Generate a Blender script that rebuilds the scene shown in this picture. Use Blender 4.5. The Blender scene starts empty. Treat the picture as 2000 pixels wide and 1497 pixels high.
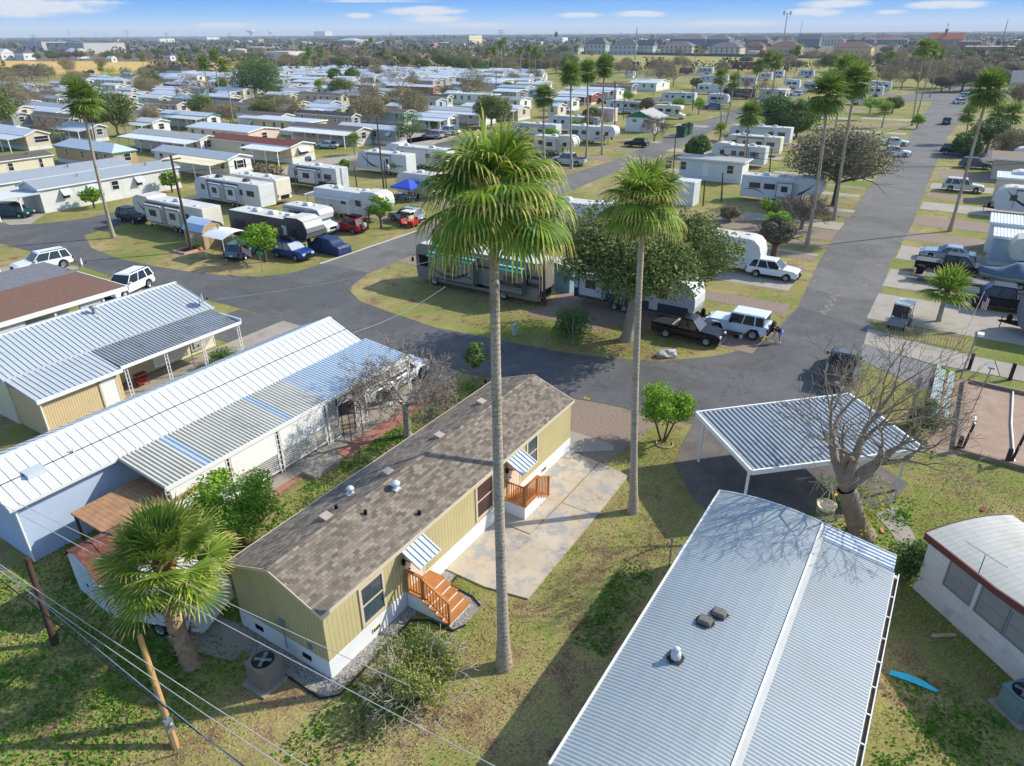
import bpy, bmesh, math, random
from mathutils import Vector, Matrix
R=math.radians; PI=math.pi
sc=bpy.context.scene; COL=sc.collection
# ---------------- camera model: world X/Y run along the park's street grid ----------------
F=1360.; PIT=R(26.66); ROLL=R(.37); H=20.; CX,CY=1000.,748.5
cP,sP=math.cos(PIT),math.sin(PIT); cR,sR=math.cos(ROLL),math.sin(ROLL); A=R(32.5)
FW=Vector((math.cos(A),math.sin(A),0)); RT=Vector((math.sin(A),-math.cos(A),0))
def ray(px,py):
    x=(px-CX)/F; y=(py-CY)/F
    x,y=x*cR-y*sR, x*sR+y*cR
    return RT*x+FW*(cP-y*sP)+Vector((0,0,-(sP+y*cP)))
def G(px,py,z=0.):            # the point at height z seen at photo pixel px,py
    r=ray(px,py); t=(z-H)/r.z
    return Vector((r.x*t,r.y*t,z))
def P(p):
    X=p[0]*RT.x+p[1]*RT.y; Y=p[0]*FW.x+p[1]*FW.y; Z=p[2]-H
    d=Y*cP-Z*sP; dn=-Z*cP-Y*sP
    if d<.1: return (9e9,9e9)
    x=X/d; y=dn/d
    return (CX+F*(x*cR+y*sR), CY+F*(-x*sR+y*cR))
cam=bpy.data.cameras.new('camera'); co=bpy.data.objects.new('camera',cam); COL.objects.link(co)
fwd=FW*cP+Vector((0,0,-sP)); dwn=FW*(-sP)+Vector((0,0,-cP))
xa=RT*cR+dwn*sR; ya=RT*(-sR)+dwn*cR
co.matrix_world=Matrix(((xa.x,-ya.x,-fwd.x,0),(xa.y,-ya.y,-fwd.y,0),(xa.z,-ya.z,-fwd.z,H),(0,0,0,1)))
cam.sensor_width=36; cam.lens=F/2000*36; cam.clip_end=60000; cam.clip_start=.1; sc.camera=co
# ---------------- materials ----------------
def lin(c): return tuple(((v/255)/12.92 if v<=10 else ((v/255+.055)/1.055)**2.4) for v in c)
MATS={}
def nd(nt,t,**k):
    n=nt.nodes.new(t)
    for a,b in k.items():
        if a in n.inputs.keys(): n.inputs[a].default_value=b
        else: setattr(n,a,b)
    return n
def base(name,rough=.7,metal=0.,spec=.4):
    m=bpy.data.materials.new(name); m.use_nodes=True; nt=m.node_tree
    b=nt.nodes['Principled BSDF']; b.inputs['Roughness'].default_value=rough
    b.inputs['Metallic'].default_value=metal; b.inputs['Specular IOR Level'].default_value=spec
    return m,nt,b
def c4(c): return (*lin(c),1)
def mixc(nt,fac,a,b,mode='MIX'):
    n=nt.nodes.new('ShaderNodeMix'); n.data_type='RGBA'; n.blend_type=mode
    for i,v in ((0,fac),(6,a),(7,b)):
        if hasattr(v,'node'): nt.links.new(v,n.inputs[i])
        else: n.inputs[i].default_value=v
    return n.outputs[2]
def ramp(nt,src,lo,hi):
    n=nt.nodes.new('ShaderNodeMapRange'); n.inputs[1].default_value=lo; n.inputs[2].default_value=hi
    nt.links.new(src,n.inputs[0]); return n.outputs[0]
def noise(nt,scale,detail=4,vec=None,rough=.6):
    n=nd(nt,'ShaderNodeTexNoise'); n.inputs['Scale'].default_value=scale; n.inputs['Detail'].default_value=detail; n.inputs['Roughness'].default_value=rough
    if vec is None:
        t=nt.nodes.get('tc') or nt.nodes.new('ShaderNodeTexCoord'); t.name='tc'; vec=t.outputs['Object']
    nt.links.new(vec,n.inputs['Vector']); return n.outputs['Fac']
def obj_xyz(nt):
    s=nt.nodes.get('sx')
    if not s:
        t=nt.nodes.get('tc') or nt.nodes.new('ShaderNodeTexCoord'); t.name='tc'
        s=nt.nodes.new('ShaderNodeSeparateXYZ'); s.name='sx'; nt.links.new(t.outputs['Object'],s.inputs[0])
    return s.outputs
def math_(nt,op,a,b=None,c=None):
    n=nt.nodes.new('ShaderNodeMath'); n.operation=op
    for i,v in enumerate((a,b,c)):
        if v is None: continue
        if hasattr(v,'node'): nt.links.new(v,n.inputs[i])
        else: n.inputs[i].default_value=v
    return n.outputs[0]
def bump(nt,b,h,st,dist=.02):
    n=nt.nodes.new('ShaderNodeBump'); n.inputs['Strength'].default_value=st; n.inputs['Distance'].default_value=dist
    nt.links.new(h,n.inputs['Height']); nt.links.new(n.outputs[0],b.inputs['Normal'])
def M(name,col,rough=.7,var=.12,s=1.5,col2=None,metal=0.,spec=.4,bmp=0.,bs=20.,isl=0.,groove=None,dirt=None,trans=0.):
    if name in MATS: return MATS[name]
    m,nt,b=base(name,rough,metal,spec)
    f=noise(nt,s,5)
    f=ramp(nt,f,.3,.7)
    if col2: c=mixc(nt,f,c4(col),c4(col2))
    else:
        k=lin(col); c=mixc(nt,f,(*[v*(1-var) for v in k],1),(*[min(1,v*(1+var)) for v in k],1))
    if dirt:
        f2=ramp(nt,noise(nt,dirt[1],6,rough=.7),.52,.72); f2=math_(nt,'MULTIPLY',f2,dirt[2]); c=mixc(nt,f2,c,c4(dirt[0]))
    if isl:
        g=nt.nodes.new('ShaderNodeNewGeometry'); r=math_(nt,'MULTIPLY_ADD',g.outputs['Random Per Island'],2*isl,1-isl)
        hs=nt.nodes.new('ShaderNodeHueSaturation'); nt.links.new(r,hs.inputs['Value']); nt.links.new(c,hs.inputs['Color'])
        q=math_(nt,'MULTIPLY_ADD',g.outputs['Random Per Island'],-.05,.525); nt.links.new(q,hs.inputs['Hue']); c=hs.outputs[0]
    if groove:   # (axis,'spacing',width,darkness)
        o=obj_xyz(nt); ax,sp,w,dk=groove
        v=math_(nt,'ADD',o[0],o[1]) if ax=='xy' else o['xyz'.index(ax)]
        fr=math_(nt,'FRACT',math_(nt,'DIVIDE',v,sp)); g=math_(nt,'LESS_THAN',fr,w/sp)
        c=mixc(nt,math_(nt,'MULTIPLY',g,dk),c,(.02,.02,.02,1))
        bump(nt,b,math_(nt,'SUBTRACT',1.,g),.6,.015)
    elif bmp: bump(nt,b,noise(nt,bs,3),bmp)
    nt.links.new(c,b.inputs['Base Color'])
    MATS[name]=m; return m
# ---------------- mesh builder ----------------
class MB:
    def __init__(s): s.v=[]; s.f=[]; s.m=[]; s.sm=[]
    def add(s,vs,fs,m=0,sm=False):
        o=len(s.v); s.v+= [tuple(v) for v in vs]
        for f in fs: s.f.append([o+i for i in f]); s.m.append(m); s.sm.append(sm)
        return s
    def quad(s,a,b,c,d,m=0): return s.add((a,b,c,d),((0,1,2,3),),m)
    def poly(s,pts,m=0): return s.add(pts,(range(len(pts)),),m)
    def hexa(s,lo,hi,m=0):   # lo,hi: 4 pts each
        return s.add(list(lo)+list(hi),((3,2,1,0),(4,5,6,7),(0,1,5,4),(1,2,6,5),(2,3,7,6),(3,0,4,7)),m)
    def box(s,x0,x1,y0,y1,z0,z1,m=0):
        return s.hexa(((x0,y0,z0),(x1,y0,z0),(x1,y1,z0),(x0,y1,z0)),((x0,y0,z1),(x1,y0,z1),(x1,y1,z1),(x0,y1,z1)),m)
    def slab(s,a,b,c,d,t,m=0):
        return s.hexa([Vector(p)-Vector((0,0,t)) for p in (a,b,c,d)],(a,b,c,d),m)
    def prism(s,pts,ext,m=0,sm=False):   # pts: loop of 3d points; ext: vector
        n=len(pts); e=Vector(ext); q=[Vector(p)+e for p in pts]
        fs=[tuple(range(n))[::-1],tuple(range(n,2*n))]+[(i,(i+1)%n,n+(i+1)%n,n+i) for i in range(n)]
        return s.add([Vector(p) for p in pts]+q,fs,m,sm)
    def tube(s,pts,rs,n=6,m=0,cap=True,sm=True):
        pts=[Vector(p) for p in pts]
        if not hasattr(rs,'__len__'): rs=[rs]*len(pts)
        vs=[]; up=Vector((0,0,1)); prev=None
        for i,p in enumerate(pts):
            d=(pts[min(i+1,len(pts)-1)]-pts[max(i-1,0)])
            if d.length<1e-6: d=up
            d.normalize()
            if prev is None: a=d.cross(up if abs(d.z)<.95 else Vector((1,0,0))).normalized()
            else: a=(prev-d*prev.dot(d)); a=a.normalized() if a.length>1e-4 else d.orthogonal().normalized()
            prev=a; b=d.cross(a)
            for k in range(n):
                t=2*PI*k/n; vs.append(p+(a*math.cos(t)+b*math.sin(t))*rs[i])
        fs=[(i*n+k,i*n+(k+1)%n,(i+1)*n+(k+1)%n,(i+1)*n+k) for i in range(len(pts)-1) for k in range(n)]
        s.add(vs,fs,m,sm)
        if cap: s.add(vs[-n:],(range(n),),m); s.add(vs[:n],(range(n)[::-1],),m)
        return s
    def lathe(s,c,prof,n=12,m=0,axis='z',sm=True):  # prof (r,h)
        c=Vector(c); vs=[]
        for r,h in prof:
            for k in range(n):
                t=2*PI*k/n; a,b=r*math.cos(t),r*math.sin(t)
                vs.append(c+Vector((a,b,h) if axis=='z' else ((a,h,b) if axis=='y' else (h,a,b))))
        fs=[(i*n+k,i*n+(k+1)%n,(i+1)*n+(k+1)%n,(i+1)*n+k) for i in range(len(prof)-1) for k in range(n)]
        return s.add(vs,fs,m,sm)
    def build(s,name,mats,parent=None,loc=None,bev=0):
        me=bpy.data.meshes.new(name); me.from_pydata(s.v,[],s.f)
        if not isinstance(mats,(list,tuple)): mats=[mats]
        for m in mats: me.materials.append(m)
        me.polygons.foreach_set('material_index',s.m); me.polygons.foreach_set('use_smooth',s.sm)
        if bev:
            bm=bmesh.new(); bm.from_mesh(me); bmesh.ops.remove_doubles(bm,verts=bm.verts,dist=1e-4)
            bmesh.ops.recalc_face_normals(bm,faces=bm.faces)
            es=[e for e in bm.edges if len(e.link_faces)==2 and e.calc_face_angle(0)>.5]
            bmesh.ops.bevel(bm,geom=es,offset=bev,segments=2,affect='EDGES',clamp_overlap=True); bm.to_mesh(me); bm.free()
        me.update(); o=bpy.data.objects.new(name,me); COL.objects.link(o)
        if parent: o.parent=parent
        if loc is not None: o.location=loc
        return o
def tag(o,label=None,cat=None,group=None,kind=None):
    if label: o['label']=label
    if cat: o['category']=cat
    if group: o['group']=group
    if kind: o['kind']=kind
    return o
def thing(name,label,cat,loc=(0,0,0),rz=0.,group=None):
    o=bpy.data.objects.new(name,None); COL.objects.link(o); o.location=loc; o.rotation_euler=(0,0,rz); o.empty_display_size=.1
    return tag(o,label,cat,group)
def dup(root,loc,rz=None,label=None,group=None,scale=None):
    def cp(o,par):
        c=o.copy(); COL.objects.link(c); c.parent=par
        for ch in KIDS.get(o.name) or o.children: cp(ch,c)
        return c
    r=cp(root,None); r.location=loc
    if rz is not None: r.rotation_euler=(0,0,rz)
    if scale: r.scale=(scale,)*3 if not hasattr(scale,'__len__') else scale
    if label: r['label']=label
    if group: r['group']=group
    return r
KIDS={}
def struct(mb,name,mat): return tag(mb.build(name,mat),kind='structure')
rnd=random.Random(7)
# shared materials
WHITE=M('white_painted_siding',(212,213,210),.6,.05,dirt=((150,145,130),.8,.35))
WHITE_T=M('white_trim',(232,232,228),.55,.04)
CREAM=M('cream_siding',(218,208,180),.7,.06,groove=('z',.2,.02,.25))
WMET=M('white_sheet_metal',(196,202,208),.38,.06,.9,dirt=((150,150,140),.5,.35),spec=.5)
GMET=M('grey_sheet_metal',(160,170,176),.4,.1,.7,dirt=((125,125,118),.6,.4),spec=.5)
DSH=M('dark_grey_shingle',(96,90,86),.9,.2,6.)
BSH=M('brown_shingle',(110,74,62),.9,.15,5.)
GLASS=M('window_glass',(38,44,50),.12,.3,1.2,spec=.8)
FRAME=M('window_frame',(215,212,204),.5,.04)
TYRE=M('tyre_rubber',(22,22,23),.85,.1); RIM=M('alloy_rim',(170,172,176),.35,.05,metal=.7)
DKP=M('dark_plastic',(26,27,30),.9,.1,spec=.15); CHR=M('chrome',(200,202,205),.2,.03,metal=.9)
REDL=M('red_lamp_plastic',(150,14,12),.3,.1); HEADL=M('headlamp_glass',(210,215,220),.15,.04); AMB=M('amber_lamp_plastic',(230,120,20),.3,.05)
CONC=M('concrete',(156,148,136),.85,.12,.8,dirt=((110,104,96),.35,.5),bmp=.15,bs=30)
WOODP=M('weathered_wood_pole',(96,78,62),.85,.2,3.)
GALV=M('galvanised_steel',(150,155,158),.45,.08,metal=.5)
PB=0
BARK=M('grey_bark',(140,126,110),.9,.25,4.,bmp=.5,bs=14)
def leafmat(name,c,c2,isl=.3,tr=.25):
    m,nt,b=base(name,.62,0,.22)
    g=nt.nodes.new('ShaderNodeNewGeometry'); r=g.outputs['Random Per Island']
    c_=mixc(nt,r,c4(c),c4(c2)); hs=nt.nodes.new('ShaderNodeHueSaturation'); nt.links.new(c_,hs.inputs['Color'])
    n=nt.nodes.new('ShaderNodeMath'); n.operation='FRACT'; nt.links.new(math_(nt,'MULTIPLY',r,17.3),n.inputs[0])
    nt.links.new(math_(nt,'MULTIPLY_ADD',n.outputs[0],2*isl,1-isl),hs.inputs['Value']); nt.links.new(hs.outputs[0],b.inputs['Base Color'])
    if tr:
        t=nt.nodes.new('ShaderNodeBsdfTranslucent'); nt.links.new(hs.outputs[0],t.inputs[0]); mx=nt.nodes.new('ShaderNodeMixShader'); mx.inputs[0].default_value=tr
        nt.links.new(b.outputs[0],mx.inputs[1]); nt.links.new(t.outputs[0],mx.inputs[2]); nt.links.new(mx.outputs[0],nt.nodes['Material Output'].inputs[0])
    MATS[name]=m; return m
# ---------------- world, sun ----------------
w=bpy.data.worlds.new('World'); sc.world=w; w.use_nodes=True; nt=w.node_tree; bg=nt.nodes['Background']
SAZ=math.atan2(-(-.32*FW.y+-.947*RT.y),-(-.32*FW.x+-.947*RT.x)); SEL=R(34)   # direction towards the sun
sdir=Vector((math.cos(SAZ)*math.cos(SEL),math.sin(SAZ)*math.cos(SEL),math.sin(SEL)))
sky=nt.nodes.new('ShaderNodeTexSky'); sky.sky_type='NISHITA'; sky.sun_disc=False; sky.sun_elevation=SEL; sky.sun_rotation=PI/2-SAZ
sky.air_density=1.; sky.dust_density=.6; sky.ozone_density=1.5
tc=nt.nodes.new('ShaderNodeTexCoord'); sx=nt.nodes.new('ShaderNodeSeparateXYZ'); nt.links.new(tc.outputs['Generated'],sx.inputs[0])
el=math_(nt,'ARCSINE',sx.outputs[2])
SKS=.15; EXPO=.75
cr=nt.nodes.new('ShaderNodeValToRGB'); nt.links.new(math_(nt,'MULTIPLY',el,8.),cr.inputs[0])
E_=cr.color_ramp.elements; E_[0].position=0; E_[0].color=c4((214,229,240)); E_[1].position=1; E_[1].color=c4((58,118,200))
for p,c in ((.05,(212,230,248)),(.12,(176,212,252)),(.2,(138,194,253)),(.36,(96,168,252))):
    e=E_.new(p); e.color=c4(c)
# clouds: each sits at a fixed bearing and height in the sky
th=math_(nt,'ARCTAN2',sx.outputs[1],sx.outputs[0]); cv=nt.nodes.new('ShaderNodeCombineXYZ')
nt.links.new(th,cv.inputs[0]); nt.links.new(math_(nt,'MULTIPLY',el,4.),cv.inputs[1])
nz=noise(nt,38,7,cv.outputs[0],.62); nz2=noise(nt,9,4,cv.outputs[0],.6)
tot=None
for px,py,wx,wy,s in ((60,12,150,16,1.),(20,26,110,9,.8),(195,5,60,5,.6),(440,50,70,7,.8),(700,31,32,6,1),(830,22,95,10,1.1),(850,38,75,9,1),(930,50,100,8,.6),(1130,30,55,6,1),(1250,28,62,7,1.1),(1420,48,120,10,.7),(1590,24,60,9,1.1),(1630,8,75,9,1),(1740,24,32,5,.8),(1850,10,80,8,1.1),(720,3,190,3,.5),(960,62,300,10,.35)):
    r=ray(px,py); a0=math.atan2(r.y,r.x); e0=math.asin(r.normalized().z)
    dx=math_(nt,'MULTIPLY',math_(nt,'SUBTRACT',th,a0),1522./wx); dy=math_(nt,'MULTIPLY',math_(nt,'SUBTRACT',el,e0),1460./wy)
    d=math_(nt,'SUBTRACT',1.,math_(nt,'SQRT',math_(nt,'ADD',math_(nt,'MULTIPLY',dx,dx),math_(nt,'MULTIPLY',dy,dy))))
    d=math_(nt,'MULTIPLY',math_(nt,'MAXIMUM',d,0.),s); tot=d if tot is None else math_(nt,'MAXIMUM',tot,d)
cl=math_(nt,'MULTIPLY',tot,math_(nt,'MULTIPLY_ADD',nz,3.2,-.6)); cl=ramp(nt,cl,.08,.5)
cl=math_(nt,'MULTIPLY',cl,.92); hi=math_(nt,'MULTIPLY',ramp(nt,nz2,.5,.8),.35)
low=mixc(nt,cl,cr.outputs[0],c4((232,236,243)))
lowm=nt.nodes.new('ShaderNodeVectorMath'); lowm.operation='SCALE'; nt.links.new(low,lowm.inputs[0]); lowm.inputs['Scale'].default_value=1.0/SKS/2**EXPO
fac=ramp(nt,el,.12,.3)
skc=mixc(nt,fac,lowm.outputs[0],sky.outputs[0])
nt.links.new(skc,bg.inputs[0]); bg.inputs[1].default_value=SKS
sun=bpy.data.lights.new('sun','SUN'); so=bpy.data.objects.new('sun',sun); COL.objects.link(so); sun.energy=3.2; sun.angle=R(.55); sun.color=(1,.935,.80)
so.rotation_euler=sdir.to_track_quat('Z','Y').to_euler()
sc.view_settings.view_transform='Standard'; sc.view_settings.look='None'; sc.view_settings.exposure=EXPO; sc.view_settings.gamma=1
sc.render.engine='CYCLES'; sc.cycles.use_denoising=True; sc.cycles.max_bounces=6; sc.cycles.transparent_max_bounces=8
# ---------------- ground ----------------
def ground_mat(name,dry,grn,thr,wild=1.,brown=(120,96,76)):
    m,nt,b=base(name,.95,0,.1)
    a=noise(nt,.11,5); c_=noise(nt,.7,6,rough=.7); d=noise(nt,5.,5,rough=.75); e=noise(nt,11.,4,rough=.8); g=noise(nt,.03,3)
    f=math_(nt,'ADD',math_(nt,'MULTIPLY',a,.85),math_(nt,'ADD',math_(nt,'MULTIPLY',c_,.8),math_(nt,'MULTIPLY',d,.55)))
    f=math_(nt,'MULTIPLY_ADD',g,.3,f); f=math_(nt,'MULTIPLY_ADD',e,.35,f); f=ramp(nt,f,thr+.06,thr+.36)
    kd,kg=lin(dry),lin(grn)
    t=math_(nt,'MULTIPLY',ramp(nt,e,.30,.70),1.3); t=math_(nt,'ADD',t,.38)
    t=math_(nt,'MULTIPLY',t,math_(nt,'MULTIPLY_ADD',d,1.3,.35))
    cd=mixc(nt,ramp(nt,c_,.35,.7),c4(brown),(*kd,1)); cg=mixc(nt,ramp(nt,d,.3,.7),(*[v*.62 for v in kg],1),(*kg,1))
    c=mixc(nt,f,cd,cg)
    vm=nt.nodes.new('ShaderNodeVectorMath'); vm.operation='SCALE'; nt.links.new(c,vm.inputs[0]); nt.links.new(t,vm.inputs['Scale'])
    nt.links.new(vm.outputs[0],b.inputs['Base Color'])
    bump(nt,b,math_(nt,'ADD',e,math_(nt,'MULTIPLY',d,2.)),.5,.06); MATS[name]=m; return m
GRASS=ground_mat('dry_and_green_grass',(204,186,128),(120,136,60),1.22)
def sheet(name,mat,px=None,uv=None,z=.01,hgt=0):
    pts=[G(*p) for p in px] if px else [Vector((*p,0)) for p in uv]
    mb=MB(); mb.poly([(p.x,p.y,z) for p in pts])
    o=struct(mb,name,mat)
    if o.data.polygons[0].normal.z<0: o.data.flip_normals()
    return o
gm=MB(); n=8; L=14500.
gm.quad((-L,-L,0),(L,-L,0),(L,L,0),(-L,L,0)); struct(gm,'ground',GRASS)
def asphalt(name,c,c2,dirt=None):
    m,nt,b=base(name,.88,0,.25)
    a=noise(nt,.35,8,rough=.78); e=noise(nt,24.,3,rough=.8)
    v=nt.nodes.new('ShaderNodeTexVoronoi'); v.feature='DISTANCE_TO_EDGE'; v.inputs['Scale'].default_value=.22
    t=nt.nodes['tc']; w_=nt.nodes.new('ShaderNodeVectorMath'); w_.operation='ADD'
    nn=nd(nt,'ShaderNodeTexNoise'); nn.inputs['Scale'].default_value=.8; nn.inputs['Detail'].default_value=4; nt.links.new(t.outputs['Object'],nn.inputs['Vector'])
    vs=nt.nodes.new('ShaderNodeVectorMath'); vs.operation='SCALE'; vs.inputs['Scale'].default_value=3.2; nt.links.new(nn.outputs['Color'],vs.inputs[0])
    nt.links.new(t.outputs['Object'],w_.inputs[0]); nt.links.new(vs.outputs[0],w_.inputs[1]); nt.links.new(w_.outputs[0],v.inputs['Vector'])
    cr=math_(nt,'MULTIPLY',math_(nt,'LESS_THAN',v.outputs['Distance'],.006),.45)
    c_=mixc(nt,ramp(nt,a,.3,.72),c4(c),c4(c2)); c_=mixc(nt,math_(nt,'MULTIPLY',ramp(nt,e,.4,.75),.35),c_,c4((150,146,140)))
    q_=noise(nt,.09,3); c_=mixc(nt,math_(nt,'MULTIPLY',ramp(nt,q_,.52,.56),.22),c_,c4((58,58,62))); h_=noise(nt,1.7,6,rough=.8); c_=mixc(nt,math_(nt,'MULTIPLY',ramp(nt,h_,.55,.75),.3),c_,c4((158,150,138))); c_=mixc(nt,cr,c_,(.02,.02,.02,1))
    nt.links.new(c_,b.inputs['Base Color']); bump(nt,b,e,.25,.01); MATS[name]=m; return m
ASP=asphalt('dark_asphalt',(76,78,80),(100,100,101)); ASP2=asphalt('worn_grey_asphalt',(92,92,90),(122,119,114))
# lane across the park in front of the houses, joining the main street
sheet('lane',ASP,uv=[(32.2,150),(33.1,76),(32.8,64),(33.4,49),(33.2,31),(32.8,27),(33.5,23),(33.8,17),(34.2,15),(34.3,12.9),(34.6,9.6),(36,6.5),(40.5,4.2),(44.5,2.6),(55.5,3.5),(57.5,8.9),(49.7,9.3),(47.2,9.9),(44.6,11.6),(41.9,14.3),(40.4,17.4),(39.5,21),(38.9,27),(38.5,31.4),(39.2,36.6),(39.8,40.4),(41.6,43.5),(46,45.2),(46,51),(42.1,51.4),(39.9,53),(38.4,56),(37.4,60),(36.7,64.6),(36.4,70.1),(37.1,76.1),(39.6,82.1),(47,83.8),(47,90.2),(44,90),(39.4,92.2),(37.4,96),(36.4,150)],z=.012)
sheet('main_street',ASP2,uv=[(49,3.1),(55.5,3.3),(74,4.1),(92,3.9),(130,4.5),(177,5.1),(204,4.4),(264,3.2),(330,3),(420,4),(420,16),(330,15.5),(268,14.3),(218,13.1),(157,11.6),(114,11.2),(90.7,10.9),(71.8,10.1),(57.5,9.0),(49.7,9.5)],z=.008)
sheet('side_street',ASP2,uv=[(45.8,45),(88.5,46.8),(102,47.4),(122,47.2),(159,50.3),(203,52.3),(269,54.5),(400,60),(400,69),(338,65.2),(230,61.9),(195,59.4),(168,58),(136,54.5),(116,52.7),(99,53),(61,51.3),(45.8,51.1)],z=.008)
sheet('back_street',ASP,uv=[(46.8,83.7),(78,85.5),(113,87),(173,88.6),(330,92),(330,98),(180,94.6),(113,92.6),(83,92),(59,90.8),(46.8,90.2)],z=.008)
sheet('cross_street',ASP2,px=[(1700,180),(1760,200),(1990,192),(2100,190),(2100,172),(1990,176),(1900,180),(1830,178),(1760,186)],z=.014)
sheet('far_cross_street',ASP2,px=[(1240,146),(1500,152),(1700,158),(1700,155),(1500,149),(1240,143)],z=.014)
# white edge line along the side street by the covered car
# a worn patch trail in the main street
# driveways, pads, slips
SLAB=M('old_concrete_slab',(162,154,142),.85,.1,.6,dirt=((120,112,104),.4,.6),bmp=.2,bs=40)
GRAVEL=M('brown_gravel',(118,100,88),.95,.25,9.,col2=(160,142,126),bmp=.8,bs=35)
DGRAVEL=M('grey_gravel',(108,108,110),.95,.25,9.,col2=(142,140,138),bmp=.8,bs=35)
def patio_mat():
    m,nt,b=base('stained_patio_concrete',.8,0,.3)
    a=noise(nt,.55,7,rough=.72); e=noise(nt,.9,8,rough=.75); g=noise(nt,25,3)
    c=mixc(nt,ramp(nt,a,.35,.65),c4((182,166,142)),c4((200,186,164)))
    c=mixc(nt,math_(nt,'MULTIPLY',ramp(nt,e,.5,.56),.7),c,c4((150,154,158)))
    d=noise(nt,.35,5,rough=.8); c=mixc(nt,math_(nt,'MULTIPLY',ramp(nt,d,.56,.7),.6),c,c4((98,84,70)))
    nt.links.new(c,b.inputs['Base Color']); bump(nt,b,g,.2,.01); return m
PAT=patio_mat()
def slabthing(name,mat,uv,z=.08):
    mb=MB(); pts=[(p[0],p[1],-.05) for p in uv]; mb.prism(pts,(0,0,z+.05)); o=struct(mb,name,mat); return o
slabthing('patio',PAT,[(17.45,14.44),(17.45,12.5),(17.8,10.66),(24.0,10.72),(24.0,12.55),(21.2,12.6),(21.2,14.44)],.07)
slabthing('patio',PAT,[(21.23,14.44),(21.23,12.63),(28.1,12.58),(28.25,14.44)],.10)
slabthing('patio',PAT,[(24.03,12.52),(24.03,10.72),(27.75,10.8),(28.12,12.54)],.075)
slabthing('walkway',CONC,[(28.3,14.2),(29.6,12.4),(30.1,12.7),(30.2,15.5),(28.3,15.6)],.05)
sheet('driveway',GRAVEL,uv=[(28.3,12.3),(33.9,11.5),(34.1,14.5),(33.6,18.6),(28.5,19.2),(28.4,14),],z=.004)
sheet('driveway',M('worn_parking_pad',(84,82,84),.85,.2,.8,col2=(120,112,104),bmp=.2,bs=30),uv=[(34.6,9.8),(33.2,9.7),(30,9.2),(27.5,7.2),(26.5,5),(27.3,2.6),(29.6,1.3),(32.3,-.7),(34.5,-1.2),(36.5,1.6),(39.5,4.9),(36,7)],z=.018)
slabthing('walkway',CONC,[(31,-.1),(30,-.9),(28.5,-1.6),(28.6,-2.3),(30.3,-1.8),(32.2,-.9)],.02)
sheet('gravel_drive',DGRAVEL,uv=[(49,3.1),(46.4,-.8),(46.8,-1.6),(50.5,-1.3),(50.8,-.3),(52,2.9),(52,3.4)],z=.016)
slabthing('driveway',SLAB,[(52.0,3.3),(55.3,3.5),(54.2,-.5),(53.6,-4.6),(50.9,-4.9),(50.8,-1)],.03)
slabthing('driveway',CONC,[(53.6,-4.65),(50.9,-4.95),(50.3,-12),(53,-12)],.035)
# gravel bed round the main house and its edging
GR2=M('pebble_gravel',(74,72,70),.95,.3,14.,col2=(190,186,178),bmp=1.,bs=40)
sheet('gravel_bed',GR2,uv=[(10.3,13.9),(15.0,13.95),(15.0,12.0),(16.7,12.0),(16.75,13.9),(17.45,13.9),(17.45,14.5),(10.9,14.5),(10.9,19.6),(10.2,19.6),(10.1,16.2)],z=.02)
mb=MB(); mb.tube([(10.2,16.3,.04),(10.15,14.2,.05),(10.6,13.75,.05),(12.5,13.8,.05),(14.5,13.85,.05),(14.85,13.3,.05),(14.9,12.2,.05),(15.4,11.95,.05)],.04,5)
mb.tube([(16.5,12.05,.05),(16.75,12.6,.05),(16.8,13.7,.05),(17.4,13.8,.05)],.04,5)
tag(mb.build('garden_edging',M('black_edging_plastic',(30,32,34),.6)),'black plastic edging strip around the gravel bed at the olive house','edging')
sheet('side_path',CONC,uv=[(9.6,18.0),(10.8,18.2),(10.8,21.5),(9.3,22.5),(8.9,20.5)],z=.03)
PAVER=M('red_brick_pavers',(150,98,82),.85,.2,5.,col2=(176,130,112),bmp=.4,bs=16)
sheet('brick_path',PAVER,uv=[(10.5,24.9),(13,24.1),(17,24.6),(19.5,24.7),(20,25.3),(17,25.5),(10.5,25.6)],z=.02)
sheet('brick_path',PAVER,uv=[(21.6,24.0),(30.5,24.2),(30.5,25.1),(21.6,25.0)],z=.02)
slabthing('carport_floor',CONC,[(13,25.1),(29.5,25.0),(33.2,25.2),(33.2,29.6),(13,29.6)],.03)
slabthing('step_slab',CONC,[(19.2,24.0),(21.3,24.0),(21.3,24.9),(19.2,24.9)],.22)
slabthing('carport_floor',SLAB,[(18,38.6),(33.3,38.0),(33.3,42.4),(18,42.4)],.03)
sheet('driveway',ASP,uv=[(28.3,42.2),(33.3,42.2),(33.2,47.5),(28.3,47.5)],z=.02)
sheet('driveway',SLAB,uv=[(27.5,51.5),(33.1,51.5),(33.0,59),(27.5,61)],z=.022)
sheet('driveway',SLAB,uv=[(27.5,70),(32.6,70),(32.6,76),(27,77)],z=.022)
sheet('driveway',SLAB,px=[(0,432),(20,440),(60,438),(90,418),(0,418)],z=.016)
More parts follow.
